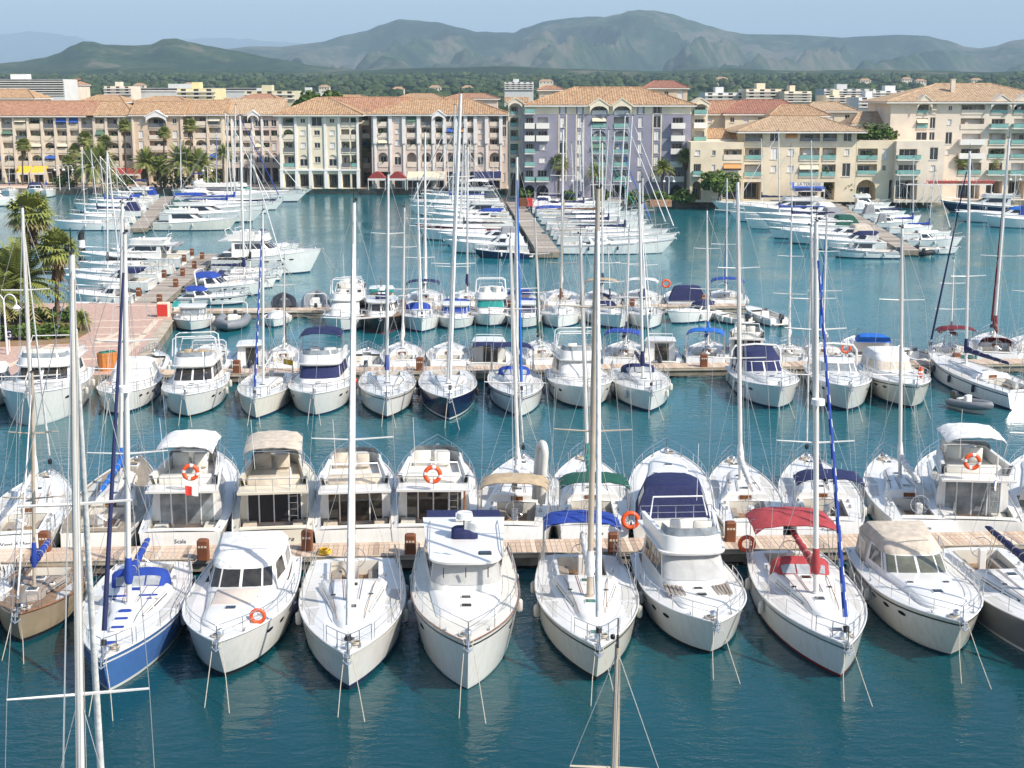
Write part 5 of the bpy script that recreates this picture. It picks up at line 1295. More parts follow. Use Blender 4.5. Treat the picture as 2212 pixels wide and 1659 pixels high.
def loggia_extra(root, o0, o1, p0, p1, h, d):
    global PLANT
    if PLANT is None: PLANT = plant_mesh()
    q = RNG.random()
    if q < .16:
        mb = MB(); zz = p1-.05; dr = RNG.uniform(.7, 1.1); mb.add([(o0+.05,.2,zz),(o1-.05,.2,zz),(o1-.05,-.55,zz-dr),(o0+.05,-.55,zz-dr),(o0+.05,.2,zz-.05),(o1-.05,.2,zz-.05),(o1-.05,-.55,zz-dr-.05),(o0+.05,-.55,zz-dr-.05)], [(3,2,1,0),(4,5,6,7),(2,3,7,6)]); mb.build('sun_blind', [RNG.choice(('aw_cream','aw_cream','aw_grn','aw_org','aw_blue'))], root)
    elif q < .40: link('balcony_plant', PLANT, root, (RNG.uniform(o0+.4, o1-.4), .25, p0+.55), RNG.uniform(0, 3), RNG.uniform(.8, 1.4))
    elif q < .52:
        mb = MB(); x = RNG.uniform(o0+.3, o1-.9); mb.box(x, x+.6, .5, 1.0, p0+.05, p0+1.3); mb.build('balcony_cupboard', [RNG.choice(('bshut','balc_p','aw_grn'))], root)
    elif q < .64:
        mb = MB(); x = RNG.uniform(o0+.1, o1-.9); mb.box(x, x+.8, d-.16, d-.1, p0+.3, p1-.25); mb.build('curtain', ['bcurt'], root)
def facade(root, Y, x0, x1, ztop, floors, bays, wall, depth=12.0, zb=0.0, ground=None, lm=None, side_w=True):
    X = lambda p: BX(p, Y)-root.location.x
    Z = lambda p: ZA(p, Y)-root.location.z
    mb = MB(); xa, xb = X(x0), X(x1); zt = Z(ztop) if ztop is not None else Z(floors[0][0])
    fz = [(Z(a), Z(b)) for a, b in floors]
    zlow = min(fz[-1][1], zb+.3) if fz else zb
    q = lambda a, b, c, e: mb.add([(a,0,c),(b,0,c),(b,0,e),(a,0,e)], [(0,1,2,3)], 0) if b-a > 1e-4 and e-c > 1e-4 else None
    cur = xa
    for b0, b1, codes in bays:
        u0, u1 = X(b0), X(b1)
        q(cur, u0, zb, zt); cur = u1; top = zt
        for (f1, f0), c in zip(fz, codes):
            q(u0, u1, f1, top); top = f0; h = f1-f0; w = u1-u0
            if c == '-': q(u0, u1, f0, f1); continue
            if c in 'LRAGg':
                d = 1.5; o0, o1, p0, p1 = u0+.03*w, u1-.03*w, f0+.02, f1-.10*h
                cell(mb, u0, u1, f0, f1, o0, o1, p0, p1, d, c in 'Ag', 1)
                ww = (o1-o0); a = o0+ww*RNG.choice((.12,.3,.2)); m = RNG.choice(('bglass','bglass','bglass','bshut','bshut2'))
                window_part(root, a, min(a+ww*.6, o1-.1), p0+.05, p0+(p1-p0)*(.72 if c in 'Ag' else .85), d, m, 2)
                loggia_extra(root, o0, o1, p0, p1, h, d)
                balcony(root, o0+.01, o1-.01, p0, .12 if c in 'LA' else .18, min(1.0, h*.4), lm or 'balc_p', 'solid' if c in 'LA' else ('glass' if c in 'Gg' else 'rail'))
            elif c in 'BP':
                d = 1.0; o0, o1, p0, p1 = u0+.12*w, u1-.12*w, f0+.05, f1-.14*h
                cell(mb, u0, u1, f0, f1, o0, o1, p0, p1, d, False, 1)
                window_part(root, o0+.1, o1-.1, p0, p1-.05, d, RNG.choice(('bglass','bshut','bglass')), 3)
                balcony(root, u0+.01, u1-.01, f0+.06, 1.1, .95, 'balc', 'solid' if c == 'B' else 'glass')
            elif c in 'WSTtaV':
                k = .5 if c in 'WS' else .62
                m_ = (1-k)/2; s0, s1 = (.34, .20) if c in 'WS' else (.06, .12)
                if c == 'a': s0, s1, m_ = .1, .08, .1
                if c == 'V': s0, s1, m_ = .02, .02, .06
                o0, o1, p0, p1 = u0+m_*w, u1-m_*w, f0+s0*h, f1-s1*h
                cell(mb, u0, u1, f0, f1, o0, o1, p0, p1, .22, c == 'a', 1)
                window_part(root, o0+.02, o1-.02, p0+.02, p1-(.35*(p1-p0) if c == 'a' else .02), .2, 'bshut' if c in 'ST' else 'bglass', 2)
                sb = MB(); sb.box(o0-.08, o1+.08, -.1, .02, p0-.1, p0); sb.build('sill', ['bframe'], root)
            elif c in 'ho':
                d = 4.0; o0, o1, p0, p1 = u0+.04*w, u1-.04*w, max(f0, zb)+.02, f1-.12*h
                cell(mb, u0, u1, f0, f1, o0, o1, p0, p1, d, c == 'o', 2)
                window_part(root, o0+.2, o1-.2, p0+.1, p1-(.4 if c == 'h' else 1.6), d, 'bglass', 3, 'shop_window')
        q(u0, u1, zb, top)
    q(cur, xb, zb, zt)
    # sides, back, top
    mb.add([(xa,0,zb),(xa,depth,zb),(xa,depth,zt),(xa,0,zt)], [(3,2,1,0)], 0)
    mb.add([(xb,0,zb),(xb,depth,zb),(xb,depth,zt),(xb,0,zt)], [(0,1,2,3)], 0)
    mb.add([(xa,depth,zb),(xb,depth,zb),(xb,depth,zt),(xa,depth,zt)], [(3,2,1,0)], 0)
    mb.add([(xa,0,zt),(xb,0,zt),(xb,depth,zt),(xa,depth,zt)], [(0,1,2,3)], 0)
    mb.build('wall', [wall, lm or wall, ground or wall], root)
    return xa, xb, zt
def ribslope(mb, A, B, T0, T1, per=.48, amp=.09):
    # eave A->B, ridge T0->T1 (may be one point); corrugated like rows of barrel tiles
    A, B, T0, T1 = map(Vector, (A, B, T0, T1)); e = (B-A); L = e.length; u = e/L
    n = max(4, int(L/per))*4
    a0 = (T0-A).dot(u); a1 = (T1-A).dot(u)
    nrm = e.cross(T0-A).normalized()
    rows = []
    off = (0, .7, 1, .7)
    for i in range(n+1):
        t = L*i/n
        s = min(1.0, t/a0 if a0 > 1e-6 else 1.0, (L-t)/(L-a1) if L-a1 > 1e-6 else 1.0)
        base = A+u*t
        # ridge height direction
        upv = (T0-A)-u*a0
        o = nrm*(amp*off[i%4])
        rows.append([base+o, base+upv*s+o])
    mb.grid(rows); return mb
def hip_roof(root, x0, x1, y0, y1, ze, zr, ov, hl, hr, m, fas='balc', per=.48, name='roof'):
    xa, xb, ya, yb = x0-ov, x1+ov, y0-ov, y1+ov; ym = (ya+yb)/2
    rl, rr = (xa+hl+ov if hl else xa), (xb-hr-ov if hr else xb)
    mb = MB()
    ribslope(mb, (xa,ya,ze), (xb,ya,ze), (rl,ym,zr), (rr,ym,zr), per)
    if hr: ribslope(mb, (xb,ya,ze), (xb,yb,ze), (rr,ym,zr), (rr,ym,zr), per)
    else: mb.add([(xb,ya,ze),(xb,yb,ze),(xb,ym,zr)], [(0,1,2)])
    if hl: ribslope(mb, (xa,yb,ze), (xa,ya,ze), (rl,ym,zr), (rl,ym,zr), per)
    else: mb.add([(xa,yb,ze),(xa,ya,ze),(xa,ym,zr)], [(0,1,2)])
    mb.add([(xb,yb,ze),(xa,yb,ze),(rl,ym,zr),(rr,ym,zr)], [(0,1,2,3)])
    r = mb.build(name, [m], root, 50)
    mb = MB(); mb.tube([(rl,ym,zr+.06),(rr,ym,zr+.06)], .16, 6)
    if hl: mb.tube([(xa,ya,ze+.1),(rl,ym,zr+.06)], .15, 6)
    if hr: mb.tube([(xb,ya,ze+.1),(rr,ym,zr+.06)], .15, 6)
    mb.build('ridge_tiles', [m], r, 50)
    mb = MB(); mb.box(xa+.05, xb-.05, ya+.05, yb-.05, ze-.28, ze-.02); mb.build('eaves', [fas], r)
    return r
def chimney(roof, x, y, z0, z1, w=.8, m='w_rose'):
    mb = MB(); mb.box(x-w/2, x+w/2, y-w/2, y+w/2, z0, z1); mb.box(x-w/2-.08, x+w/2+.08, y-w/2-.08, y+w/2+.08, z1, z1+.12); mb.build('chimney', [m], roof)
def pilasters(root, Y, xs, w, py0, py1, m='w_pil', out=.28):
    for p in xs:
        x = BX(p, Y)-root.location.x; mb = MB(); mb.box(x-w/2, x+w/2, -out, .05, ZA(py1, Y)-root.location.z, ZA(py0, Y)-root.location.z); mb.build('pilaster', [m], root)
def gable(root, Y, px0, px1, py_e, py_r, m='w_pil', out=1.1, rm='r_tile'):
    x0, x1 = BX(px0, Y)-root.location.x, BX(px1, Y)-root.location.x; ze, zr = ZA(py_e, Y)-root.location.z, ZA(py_r, Y)-root.location.z; xm = (x0+x1)/2; mb = MB()
    for a, c in ((x0-.3, xm), (x1+.3, xm)):
        za, zc_ = ze-.15, zr
        mb.add([(a,-out,za),(c,-out,zc_),(c,4.5,zc_),(a,4.5,za),(a,-out,za+.22),(c,-out,zc_+.22),(c,4.5,zc_+.22),(a,4.5,za+.22)], [(0,1,5,4),(4,5,6,7),(3,2,1,0),(0,4,7,3),(1,2,6,5)])
    g = mb.build('gable_roof', [m], root)
    # arch spandrel below the little roof
    mb = MB(); n = 8; w = (x1-x0)/2; s0, s1 = [], []
    for i in range(n+1):
        a = math.pi*i/n; x = xm-w*math.cos(a); s0.append((x, -out+.12, ze-1.4+1.35*math.sin(a))); s1.append((x, -out+.12, lerp(ze, zr, 1-abs(x-xm)/w)-.05))
    mb.grid([s0, s1]); mb.grid([[(p[0], p[1]+.25, p[2]) for p in s1], [(p[0], p[1]+.25, p[2]) for p in s0]]); mb.grid([[(p[0], p[1]+.25, p[2]) for p in s0], s0])
    mb.build('gable_arch', [m], g)
def bld(label, Y, xc, name='apartment_building', group='apartment buildings along the far quay'):
    return tag(empty(name, (BX(xc, Y), Y, QZ)), label, 'building', group)
FL5 = [(252,277),(279,303),(305,330),(332,357),(360,394)]
YA = G(0,396,QZ).y
# --- long block behind the palms
r = bld('long pink-beige apartment block with red roof behind the palm garden', YA, 110)
bays = []
for i, (a, c) in enumerate(((-52,-28),(-24,2),(6,31),(35,61),(66,91),(96,120),(124,148),(152,174),(178,204),(208,230),(234,258),(262,285))):
    bays.append((a, c, ['LLLAh','LLLAh','RLLAh','LRLAh','LLAAh','RLAAh','RLALh','LLAAh','RLALh','LLAAh','RLAAh','LLALh'][i]))
xa, xb, zt = facade(r, YA, -60, 289, 250, FL5, bays, 'w_pinkbeige', 13, ground='w_salmon', lm='w_pinkbeige')
pilasters(r, YA, (-26,4,33,63.5,93.5,122,150,176,206,232,260,287), .55, 254, 394, 'w_rose')
zq = lambda p: ZA(p, YA)-QZ
xs = BX(200, YA)-r.location.x
hip_roof(r, xa, xs, 0, 13, zt, zq(219), .9, 0, 0, 'r_red'); hip_roof(r, xs+.05, xb, 0, 13, zt, zq(220), .9, 0, 3.5, 'r_tile')
# --- salmon block
r = bld('salmon apartment block with central gabled balconies behind the palms', YA-1.5, 342)
xa, xb, zt = facade(r, YA-1.5, 289, 395, 248, [(251,276),(280,300),(302,324),(326,356),(360,394)], [(298,314,'STTTh'),(322,362,'RLLLh'),(371,388,'WTTWh')], 'w_salmon', 12)
hip_roof(r, xa, xb, 0, 12, zt, ZA(220, YA)-QZ, .8, 0, 0, 'r_tile'); gable(r, YA-1.5, 320, 364, 252, 240)
pilasters(r, YA-1.5, (289.5, 394), .4, 250, 394, 'w_rose')
# --- loggia block
r = bld('pale block with open loggias and arches beside the salmon block', YA, 438)
xa, xb, zt = facade(r, YA, 395.5, 482, 247, [(250,270),(273,297),(300,324),(327,356),(360,394)], [(398,418,'RRALh'),(422,448,'LLALh'),(452,479,'RLLAh')], 'w_pinkbeige', 13)
hip_roof(r, xa, xb, 0, 13, zt, ZA(217, YA)-QZ, .8, 0, 0, 'r_tile'); pilasters(r, YA, (420,450), .4, 250, 394, 'w_rose')
# --- arcaded recess block
r = bld('arcaded pink block with white arches left of the cream corner tower', YA+3, 542)
xa, xb, zt = facade(r, YA+3, 482.5, 604, 247, [(249,276),(279,303),(306,326),(328,354),(358,394)], [(486,501,'aLLah'),(505,520,'aLLah'),(524,546,'ALLAh'),(551,566,'aLLah'),(569,583,'aLLah'),(586,600,'aLTah')], 'w_pink', 14)
hip_roof(r, xa, xb, 0, 14, zt, ZA(214, YA+3)-QZ, .8, 0, 0, 'r_pale'); gable(r, YA+3, 538, 562, 249, 240); pilasters(r, YA+3, (503,522,548,567.5), .45, 250, 394)
# --- cream corner tower
YB = G(0,408,QZ).y
r = bld('cream corner apartment tower with broad hipped tile roof on the quay', YB, 688)
xa, xb, zt = facade(r, YB, 606, 774, 248, [(252,273),(277,300),(303,329),(332,362),(372,406)], [(612,636,'RARGh'),(645,666,'WSSah'),(673,698,'VWWWh'),(708,729,'WSSah'),(737,756,'LLRRh'),(758,771,'LARGh')], 'w_cream', 15, ground='w_grey', lm='w_rose')
hip_roof(r, xa, xb, 0, 15, zt, ZA(212, YB)-QZ, 1.3, 7, 7, 'r_tile')
pilasters(r, YB, (607,640,669.5,703,733,773), .5, 250, 370, 'w_pil'); pilasters(r, YB, (607,640,669.5,703,733,773), .7, 366, 407, 'w_pil', .35)
mb = MB(); mb.box(xa-.3, xb+.3, -.4, .02, ZA(369,YB)-QZ, ZA(365,YB)-QZ); mb.build('cornice', ['w_pil'], r)
# --- dark recess
r = bld('narrow dark pink link building between the corner tower and pillared block', YB+9, 788)
xa, xb, zt = facade(r, YB+9, 770, 806, 240, [(247,270),(276,298),(302,330),(334,362),(368,400)], [(776,800,'BBLLh')], 'w_dpink', 12); hip_roof(r, xa-8, xb+8, 2, 14, zt, ZA(211, YB+9)-QZ, .5, 0, 0, 'r_red')
# --- pink block with white pilasters
r = bld('pink apartment block with tall white pilasters and arches', YB, 946)
bz = [(816,838,'LLLAh'),(850,868,'SSSah'),(878,900,'LLLAh'),(910,932,'RLLAh'),(941,957,'LLLAh'),(964,982,'LLLAh'),(987,1003,'LLLAh'),(1009,1024,'LLLAh'),(1030,1046,'SSSah'),(1057,1080,'LLLAh'),(1084,1094,'VVSSS')]
xa, xb, zt = facade(r, YB, 803, 1096, 247, [(250,272),(274,296),(298,322),(326,360),(366,406)], bz, 'w_pink', 15, ground='w_grey', lm='w_rose')
hip_roof(r, xa, xb, 0, 15, zt, ZA(215, YB)-QZ, .9, 8, 8, 'r_tile')
pilasters(r, YB, (811,844,873,905,936.5,960.5,984.5,1006,1027,1051.5,1082), .75, 250, 310, 'w_pil', .45); pilasters(r, YB, (811,844,873,905,936.5,960.5,984.5,1006,1027,1051.5,1082), .42, 310, 407, 'w_pil', .25)
gable(r, YB, 934, 962, 250, 239)
# --- stepped glass balconies
YP = G(0,432,QZ).y
r = bld('slim pale block with green glass corner balconies beside the purple block', YP+6, 1116)
xa, xb, zt = facade(r, YP+6, 1098, 1136, 222, [(228,248),(252,274),(278,304),(308,334),(338,362),(366,424)], [(1102,1120,'GGGGGh'),(1122,1134,'TTTTTo')], 'w_cream', 12); hip_roof(r, xa, xb, 0, 12, zt, ZA(212, YP+6)-QZ, .7, 0, 0, 'r_tile')
gable(r, YP+6, 1098, 1128, 222, 212, 'w_cream')
# --- purple block
r = bld('purple apartment block with cream top floor and white balconies', YP, 1320)
FP_ = [(228,246),(250,277),(280,304),(307,332),(335,360),(364,392),(396,428)]
bz = [(1133,1155,'PBBPPPo'),(1158,1186,'WBBSSPo'),(1207,1223,'TTTVTT-'),(1244,1260,'TTTTTT-'),(1277,1310,'LGgGGGh'),(1324,1358,'LGgGGGh'),(1375,1390,'TTTTTT-'),(1409,1427,'VVTTTB-'),(1448,1478,'VBBBBBo')]
xa, xb, zt = facade(r, YP, 1131, 1492, 227, FP_, bz, 'w_purple', 16, lm='w_grey')
hip_roof(r, xa+1, xb, 0, 16, zt, ZA(189, YP)-QZ, .9, 9, 9, 'r_tile')
for a, c in ((1131,1206.5),(1223.5,1243.5),(1260.5,1276),(1311,1323),(1359,1374),(1391,1408),(1428,1492)):
    mb = MB(); mb.box(BX(a,YP)-r.location.x, BX(c,YP)-r.location.x, -.05, .02, ZA(246.5,YP)-QZ, ZA(227.5,YP)-QZ); mb.build('cream_band', ['w_cream'], r)
for a, c in ((1206,1208),(1222,1224.5),(1243,1245.5),(1259,1261.5),(1408,1410.5),(1426,1428.5)):
    mb = MB(); mb.box(BX(a,YP)-r.location.x, BX(c,YP)-r.location.x, -.07, .02, ZA(392,YP)-QZ, ZA(247,YP)-QZ); mb.build('window_surround', ['w_cream'], r)
gable(r, YP, 1273, 1313, 228, 214, 'w_cream'); gable(r, YP, 1322, 1362, 228, 214, 'w_cream')
r = bld('cream balconied end wing of the purple block', YP+1.5, 1510)
xa, xb, zt = facade(r, YP+1.5, 1492.5, 1527, 222, [(228,248),(254,276),(280,306),(312,340),(345,372),(376,426)], [(1496,1524,'PBPBPo')], 'w_cream', 12); gable(r, YP+1.5, 1492, 1528, 224, 213, 'w_cream', 1.4)
# --- low cream buildings on the right
YC = G(0,437,QZ).y
r = bld('low cream two storey building with flat parapet and corner arch', YC, 1548)
xa, xb, zt = facade(r, YC, 1492, 1607, 307, [(320,344),(350,380),(386,432)], [(1497,1518,'SP o'.replace(' ','')),(1535,1550,'WS-'),(1562,1604,'LLh')], 'w_peach', 11)
r = bld('cream building with broad hipped roof and glazed top storey', YC+1, 1722)
bz = [(1608,1648,'RGGh'),(1661,1684,'VTS-'),(1696,1722,'LSS-'),(1726,1772,'RGGh'),(1776,1808,'RGGh'),(1820,1840,'VSV-')]
xa, xb, zt = facade(r, YC+1, 1607.5, 1850, 284, [(286,306),(316,346),(352,382),(388,432)], bz, 'w_peach', 14, lm='w_rose')
hip_roof(r, xa, xb, 0, 14, zt, ZA(254, YC+1)-QZ, 1.6, 6, 6, 'r_pale')
r = bld('low cream link building with roof terrace plants and passage arch', YC+1, 1895)
xa, xb, zt = facade(r, YC+1, 1850.5, 1936, 303, [(318,346),(352,378),(382,432)], [(1852,1898,'GGo'),(1904,1920,'Ts-'.replace('s','W')),(1924,1934,'--o')], 'w_peach', 11)
r = bld('low rose building with curved balconies before the tall right block', YC-.5, 1990)
xa, xb, zt = facade(r, YC-.5, 1936.5, 2041, 305, [(318,346),(352,378),(383,432)], [(1937,1988,'PPh'),(2008,2028,'VS-')], 'w_rose', 12)
# --- tall right block
r = bld('tall rose apartment block with hipped roof at the picture edge', YC+7, 2100)
bz = [(1976,2002,'GGVVho'),(2005,2018,'LVVV-o'),(2040,2056,'WSVS--'),(2070,2124,'LLBBGh'),(2134,2172,'GPGGPh'),(2182,2220,'GPGGPh'),(2228,2262,'LPGGPh')]
xa, xb, zt = facade(r, YC+7, 1920, 2290, 220, [(224,246),(253,278),(285,312),(318,342),(348,378),(386,430)], bz, 'w_rose', 18, lm='w_rose')
rf = hip_roof(r, xa, xb, 0, 18, zt, ZA(181, YC+7)-QZ, 1.2, 11, 11, 'r_pale'); chimney(rf, BX(2090,YC)-r.location.x, 4.5, zt+1.5, zt+4.2)
gable(r, YC+7, 1974, 2006, 221, 207, 'w_rose'); gable(r, YC+7, 2132, 2176, 221, 206, 'w_rose'); gable(r, YC+7, 2180, 2222, 221, 206, 'w_rose')
# --- houses behind the right front
def back_house(label, Y, x0, x1, pe, pr, pb, wm, rm, dp=12, hip=True, wins=0, name='house', grp='houses behind the quay front', pw=16):
    r = tag(empty(name, (BX((x0+x1)/2, Y), Y, QZ)), label, 'house' if name == 'house' else 'building', grp)
    n = wins; w = (x1-x0)/max(n, 1); bays = [(x0+w*(i+.2), x0+w*(i+.8), RNG.choice(('WS','SW','TW','WW'))) for i in range(n)]
    fl = [(pe+2, lerp(pe, pb, .5)), (lerp(pe, pb, .55), pb-.5)]
    xa, xb, zt = facade(r, Y, x0, x1, pe, fl if n else [], bays, wm, dp)
    if rm:
        hp = (xb-xa)*.25 if hip else 0; rf = hip_roof(r, xa, xb, 0, dp, zt, ZA(pr, Y)-QZ, .6, min(hp, dp/2) if hip else 0, min(hp, dp/2) if hip else 0, rm)
    return r
YD = YC+16
back_house('cream house with red-brown hipped roof behind the low front', YD+6, 1565, 1745, 246, 217, 300, 'w_cream', 'r_brown', 14, True, 6)
back_house('cream house with small tiled hip roof and white round gable', YD, 1665, 1785, 250, 228, 300, 'w_cream', 'r_tile', 12, True, 4)
back_house('cream house with pale roof behind the terrace plants', YD+20, 1740, 1845, 240, 222, 300, 'w_cream', 'r_pale', 12, True, 3)
back_house('small cream house with light tiled roof beside the tall right block', YD-4, 1842, 1935, 268, 243, 305, 'w_cream', 'r_pale', 10, True, 3)
back_house('pale house with salmon roof behind the purple wing', YD+8, 1518, 1600, 246, 219, 300, 'w_cream', 'r_red', 12, False, 3)
back_house('low tiled house behind the flat parapet', YD-6, 1510, 1590, 300, 280, 320, 'w_cream', 'r_tile', 10, True, 0)
# --- second line of roofs on the left
YE = YA+30
for i, (x0, x1, pe, pr, pb, wm, rm, lb) in enumerate((
    (-40,78,212,193,250,'w_rose','r_tile','pink house with hipped roof and steel balcony at the picture edge'),
    (180,270,220,206,250,'w_white','r_tile','white gabled house behind the long red roof'),
    (300,402,219,209,250,'w_salmon','r_tile','low tiled house with row of planters behind the salmon block'),
    (520,600,216,204,250,'w_rose','r_red','house with red tiled roof behind the arcaded block'),
    (700,800,214,206,250,'w_salmon','r_tile','house with tiled roof behind the corner tower'),
    (860,960,213,203,250,'w_salmon','r_tile','tiled house behind the pillared block with small gable'),
    (965,1075,213,203,250,'w_pink','r_red','red roofed house behind the pillared block near the purple one'),
    (1165,1215,194,186,230,'w_salmon','r_red','red roofed house peeking over the purple block'),
    (1392,1482,190,175,240,'w_salmon','r_brown','brown roofed house peeking behind the purple block ridge'))):
    back_house(lb, YE+8*(i % 3), x0, x1, pe, pr, pb, wm, rm, 14, True, 3 if pe < 200 else 0)
# --- blocks of the town farther off
def block(label, Y, x0, x1, pt, pb, wm, nf, dp=16, ribbon=True, roofm=None, steps=0):
    r = tag(empty('town_block', (BX((x0+x1)/2, Y), Y, QZ)), label, 'building', 'buildings of the town behind')
    xa, xb = BX(x0,Y)-r.location.x, BX(x1,Y)-r.location.x; zt, z0 = ZA(pt,Y)-QZ, 0
    mb = MB(); mb.box(xa, xb, 0, dp, z0, zt); mb.build('wall', [wm], r)
    zb = ZA(pb, Y)-QZ
    for k in range(nf):
        h = (zt-zb)/nf; za = zb+k*h+h*.35; zc = zb+k*h+h*.85
        n = max(2, int((xb-xa)/3.2))
        if ribbon: mb = MB(); mb.box(xa+.4, xb-.4, -.06, .02, za, zc); mb.build('window_band', ['bglass'], r)
        else:
            for j in range(n):
                x = lerp(xa, xb, (j+.5)/n); mb = MB(); mb.box(x-.7, x+.7, -.06, .02, za, zc); mb.build('window', ['bglass'], r)
        mb = MB(); mb.box(xa-.1, xb+.1, -.7 if not ribbon else -.3, .01, zb+k*h-.05, zb+k*h+h*.28); mb.build('balcony_band', ['balc'], r)
    if roofm: hip_roof(r, xa, xb, 0, dp, zt, zt+2.2, .5, 4, 4, roofm, per=.8)
    else:
        mb = MB(); mb.box(lerp(xa,xb,.3), lerp(xa,xb,.5), dp*.3, dp*.6, zt, zt+1.8); mb.build('roof_hut', [wm], r)
    return r
T = [('long white office block with blue ribbon windows',520,-30,147,171,206,'w_white',7,True,None),('small beige block beside the white office block',560,148,176,183,200,'w_rose',3,False,'r_red'),
     ('beige apartment block with pink front in the trees',620,232,290,186,204,'w_rose',3,False,None),('long low grey roofed hall behind the trees',640,280,560,190,197,'w_grey',1,True,None),
     ('yellow stepped apartment block with flat roof',430,388,470,191,216,'w_yell',3,False,None),('olive apartment block with rooftop balustrades',470,532,640,196,214,'w_olive',2,False,None),
     ('pale hotel block in the wooded plain',900,1090,1152,177,194,'w_grey',4,False,None),('white apartment block right of the purple roof',480,1520,1608,200,222,'w_white',3,False,None),
     ('pale apartment block with arched balconies',470,1608,1700,192,220,'w_cream',4,False,None),('cream apartment block with slanted white balconies',460,1690,1748,197,220,'w_cream',4,False,None),
     ('long white terrace block with tall chimneys',560,1775,1885,192,208,'w_grey',3,False,None),('pale terrace block before the wooded plain',470,1780,1850,206,222,'w_cream',3,False,None),
     ('white terrace block beside the tall right roof',520,1880,1990,196,212,'w_white',3,False,None),('white stepped block low behind the terrace houses',440,1850,1925,210,232,'w_white',3,False,None),
     ('pale flat roofed block near the olive one',520,640,700,200,214,'w_grey',2,False,None)]
for lb, Y, x0, x1, pt, pb, wm, nf, rb, rm in T: block(lb, Y, x0, x1, pt, pb, wm, nf, 16, rb, rm)
# --- awnings, pergola, signs at the quay
def awning(label, Y, x0, x1, pt, pb, m, arch=False, valance='sign_w'):
    r = tag(empty('awning', (BX((x0+x1)/2,Y), Y, QZ)), label, 'awning', 'awnings of the quayside restaurants')
    xa, xb = BX(x0,Y)-r.location.x, BX(x1,Y)-r.location.x; zt, zm = ZA(pt,Y)-QZ, ZA(lerp(pt,pb,.42),Y)-QZ; mb = MB()
    if arch:
        rows = []
        for d in (0, 2.6): rows.append([(lerp(xa,xb,i/10), d, zm+(zt-zm)*math.sin(math.pi*i/10)) for i in range(11)])
        mb.grid([list(reversed(q)) for q in rows]); mb.add([(p[0],0,p[2]) for p in rows[0]], [tuple(range(11))])
    else:
        mb.add([(xa,0,zm),(xb,0,zm),(xb,3,zt),(xa,3,zt),(xa,0,zm-.08),(xb,0,zm-.08),(xb,3,zt-.08),(xa,3,zt-.08)], [(0,1,2,3),(7,6,5,4),(0,4,5,1),(0,3,7,4),(1,5,6,2)])
    mb.build('canvas', [m], r)
    mb = MB(); mb.box(xa, xb, -.06, .0, zm-.4, zm+.02); mb.build('valance', [valance], r)
    for x in (xa+.1, xb-.1): mb = MB(); mb.box(x-.06, x+.06, 0, .12, 0, zm-.1); mb.build('post', ['sign_w'], r)
    return r
awning('dark red arched awning with white frame beside the corner tower', YB-4, 793, 832, 371, 406, 'aw_red', True); awning('second red arched awning with white frame on the quay', YB-4, 837, 876, 371, 406, 'aw_red', True)
awning('long cream awning with rounded centre before the pillared block', YB-4, 878, 960, 372, 404, 'aw_cream'); awning('dark blue tented awning under the pillared block end', YB-4, 1020, 1082, 372, 404, 'c_navy')
awning('yellow awning before the long pink-beige block', YA-5, 62, 92, 360, 392, 'aw_yel'); awning('orange-yellow awning beside the first yellow one', YA-5, 28, 58, 360, 392, 'aw_yel'); awning('red fascia awning behind the feather palms', YA-4, 238, 300, 364, 392, 'aw_red')
r = awning('blue restaurant canopy with white curved name board', YC-4, 1716, 1786, 396, 428, 'aw_blue')
mb = MB(); mb.box(BX(1718,YC-4)-r.location.x, BX(1782,YC-4)-r.location.x, -.12, -.07, ZA(402,YC-4)-QZ, ZA(394,YC-4)-QZ); nb_ = mb.build('name_board', ['sign_w'], r)
text('lettering', 'LA TERRASSE', .75, 'ink', nb_, (0, -.14, ZA(398,YC-4)-QZ), (R(90), 0, 0))
YS = YC-6
r = tag(empty('pergola', (BX(2070,YS), YS, QZ)), 'white restaurant pergola with red sign letters before the rose block', 'pergola')
xa, xb = BX(1962,YS)-r.location.x, BX(2150,YS)-r.location.x; zp = ZA(398,YS)-QZ
mb = MB(); mb.box(xa, xb, -.1, .1, zp-.15, zp+.05); mb.build('front_beam', ['sign_w'], r)
for k in range(12): x = lerp(xa, xb, k/11); mb = MB(); mb.box(x-.05, x+.05, .1, 4, zp-.1, zp+.02); mb.build('rafter', ['sign_w'], r)
for k in range(6): x = lerp(xa+.2, xb-.2, k/5); mb = MB(); mb.box(x-.06, x+.06, -.06, .06, 0, zp-.15); mb.build('post', ['sign_w'], r)
mb = MB(); mb.box(BX(2010,YS)-r.location.x, BX(2148,YS)-r.location.x, .15, .25, zp+.08, ZA(391,YS)-QZ); sg = mb.build('sign_board', ['c_brown'], r)
text('lettering', 'RESTAURANT   LA CAFETERIA', .95, 'sign_red', sg, (BX(2080,YS)-r.location.x, .13, zp+.45), (R(90), 0, 0))
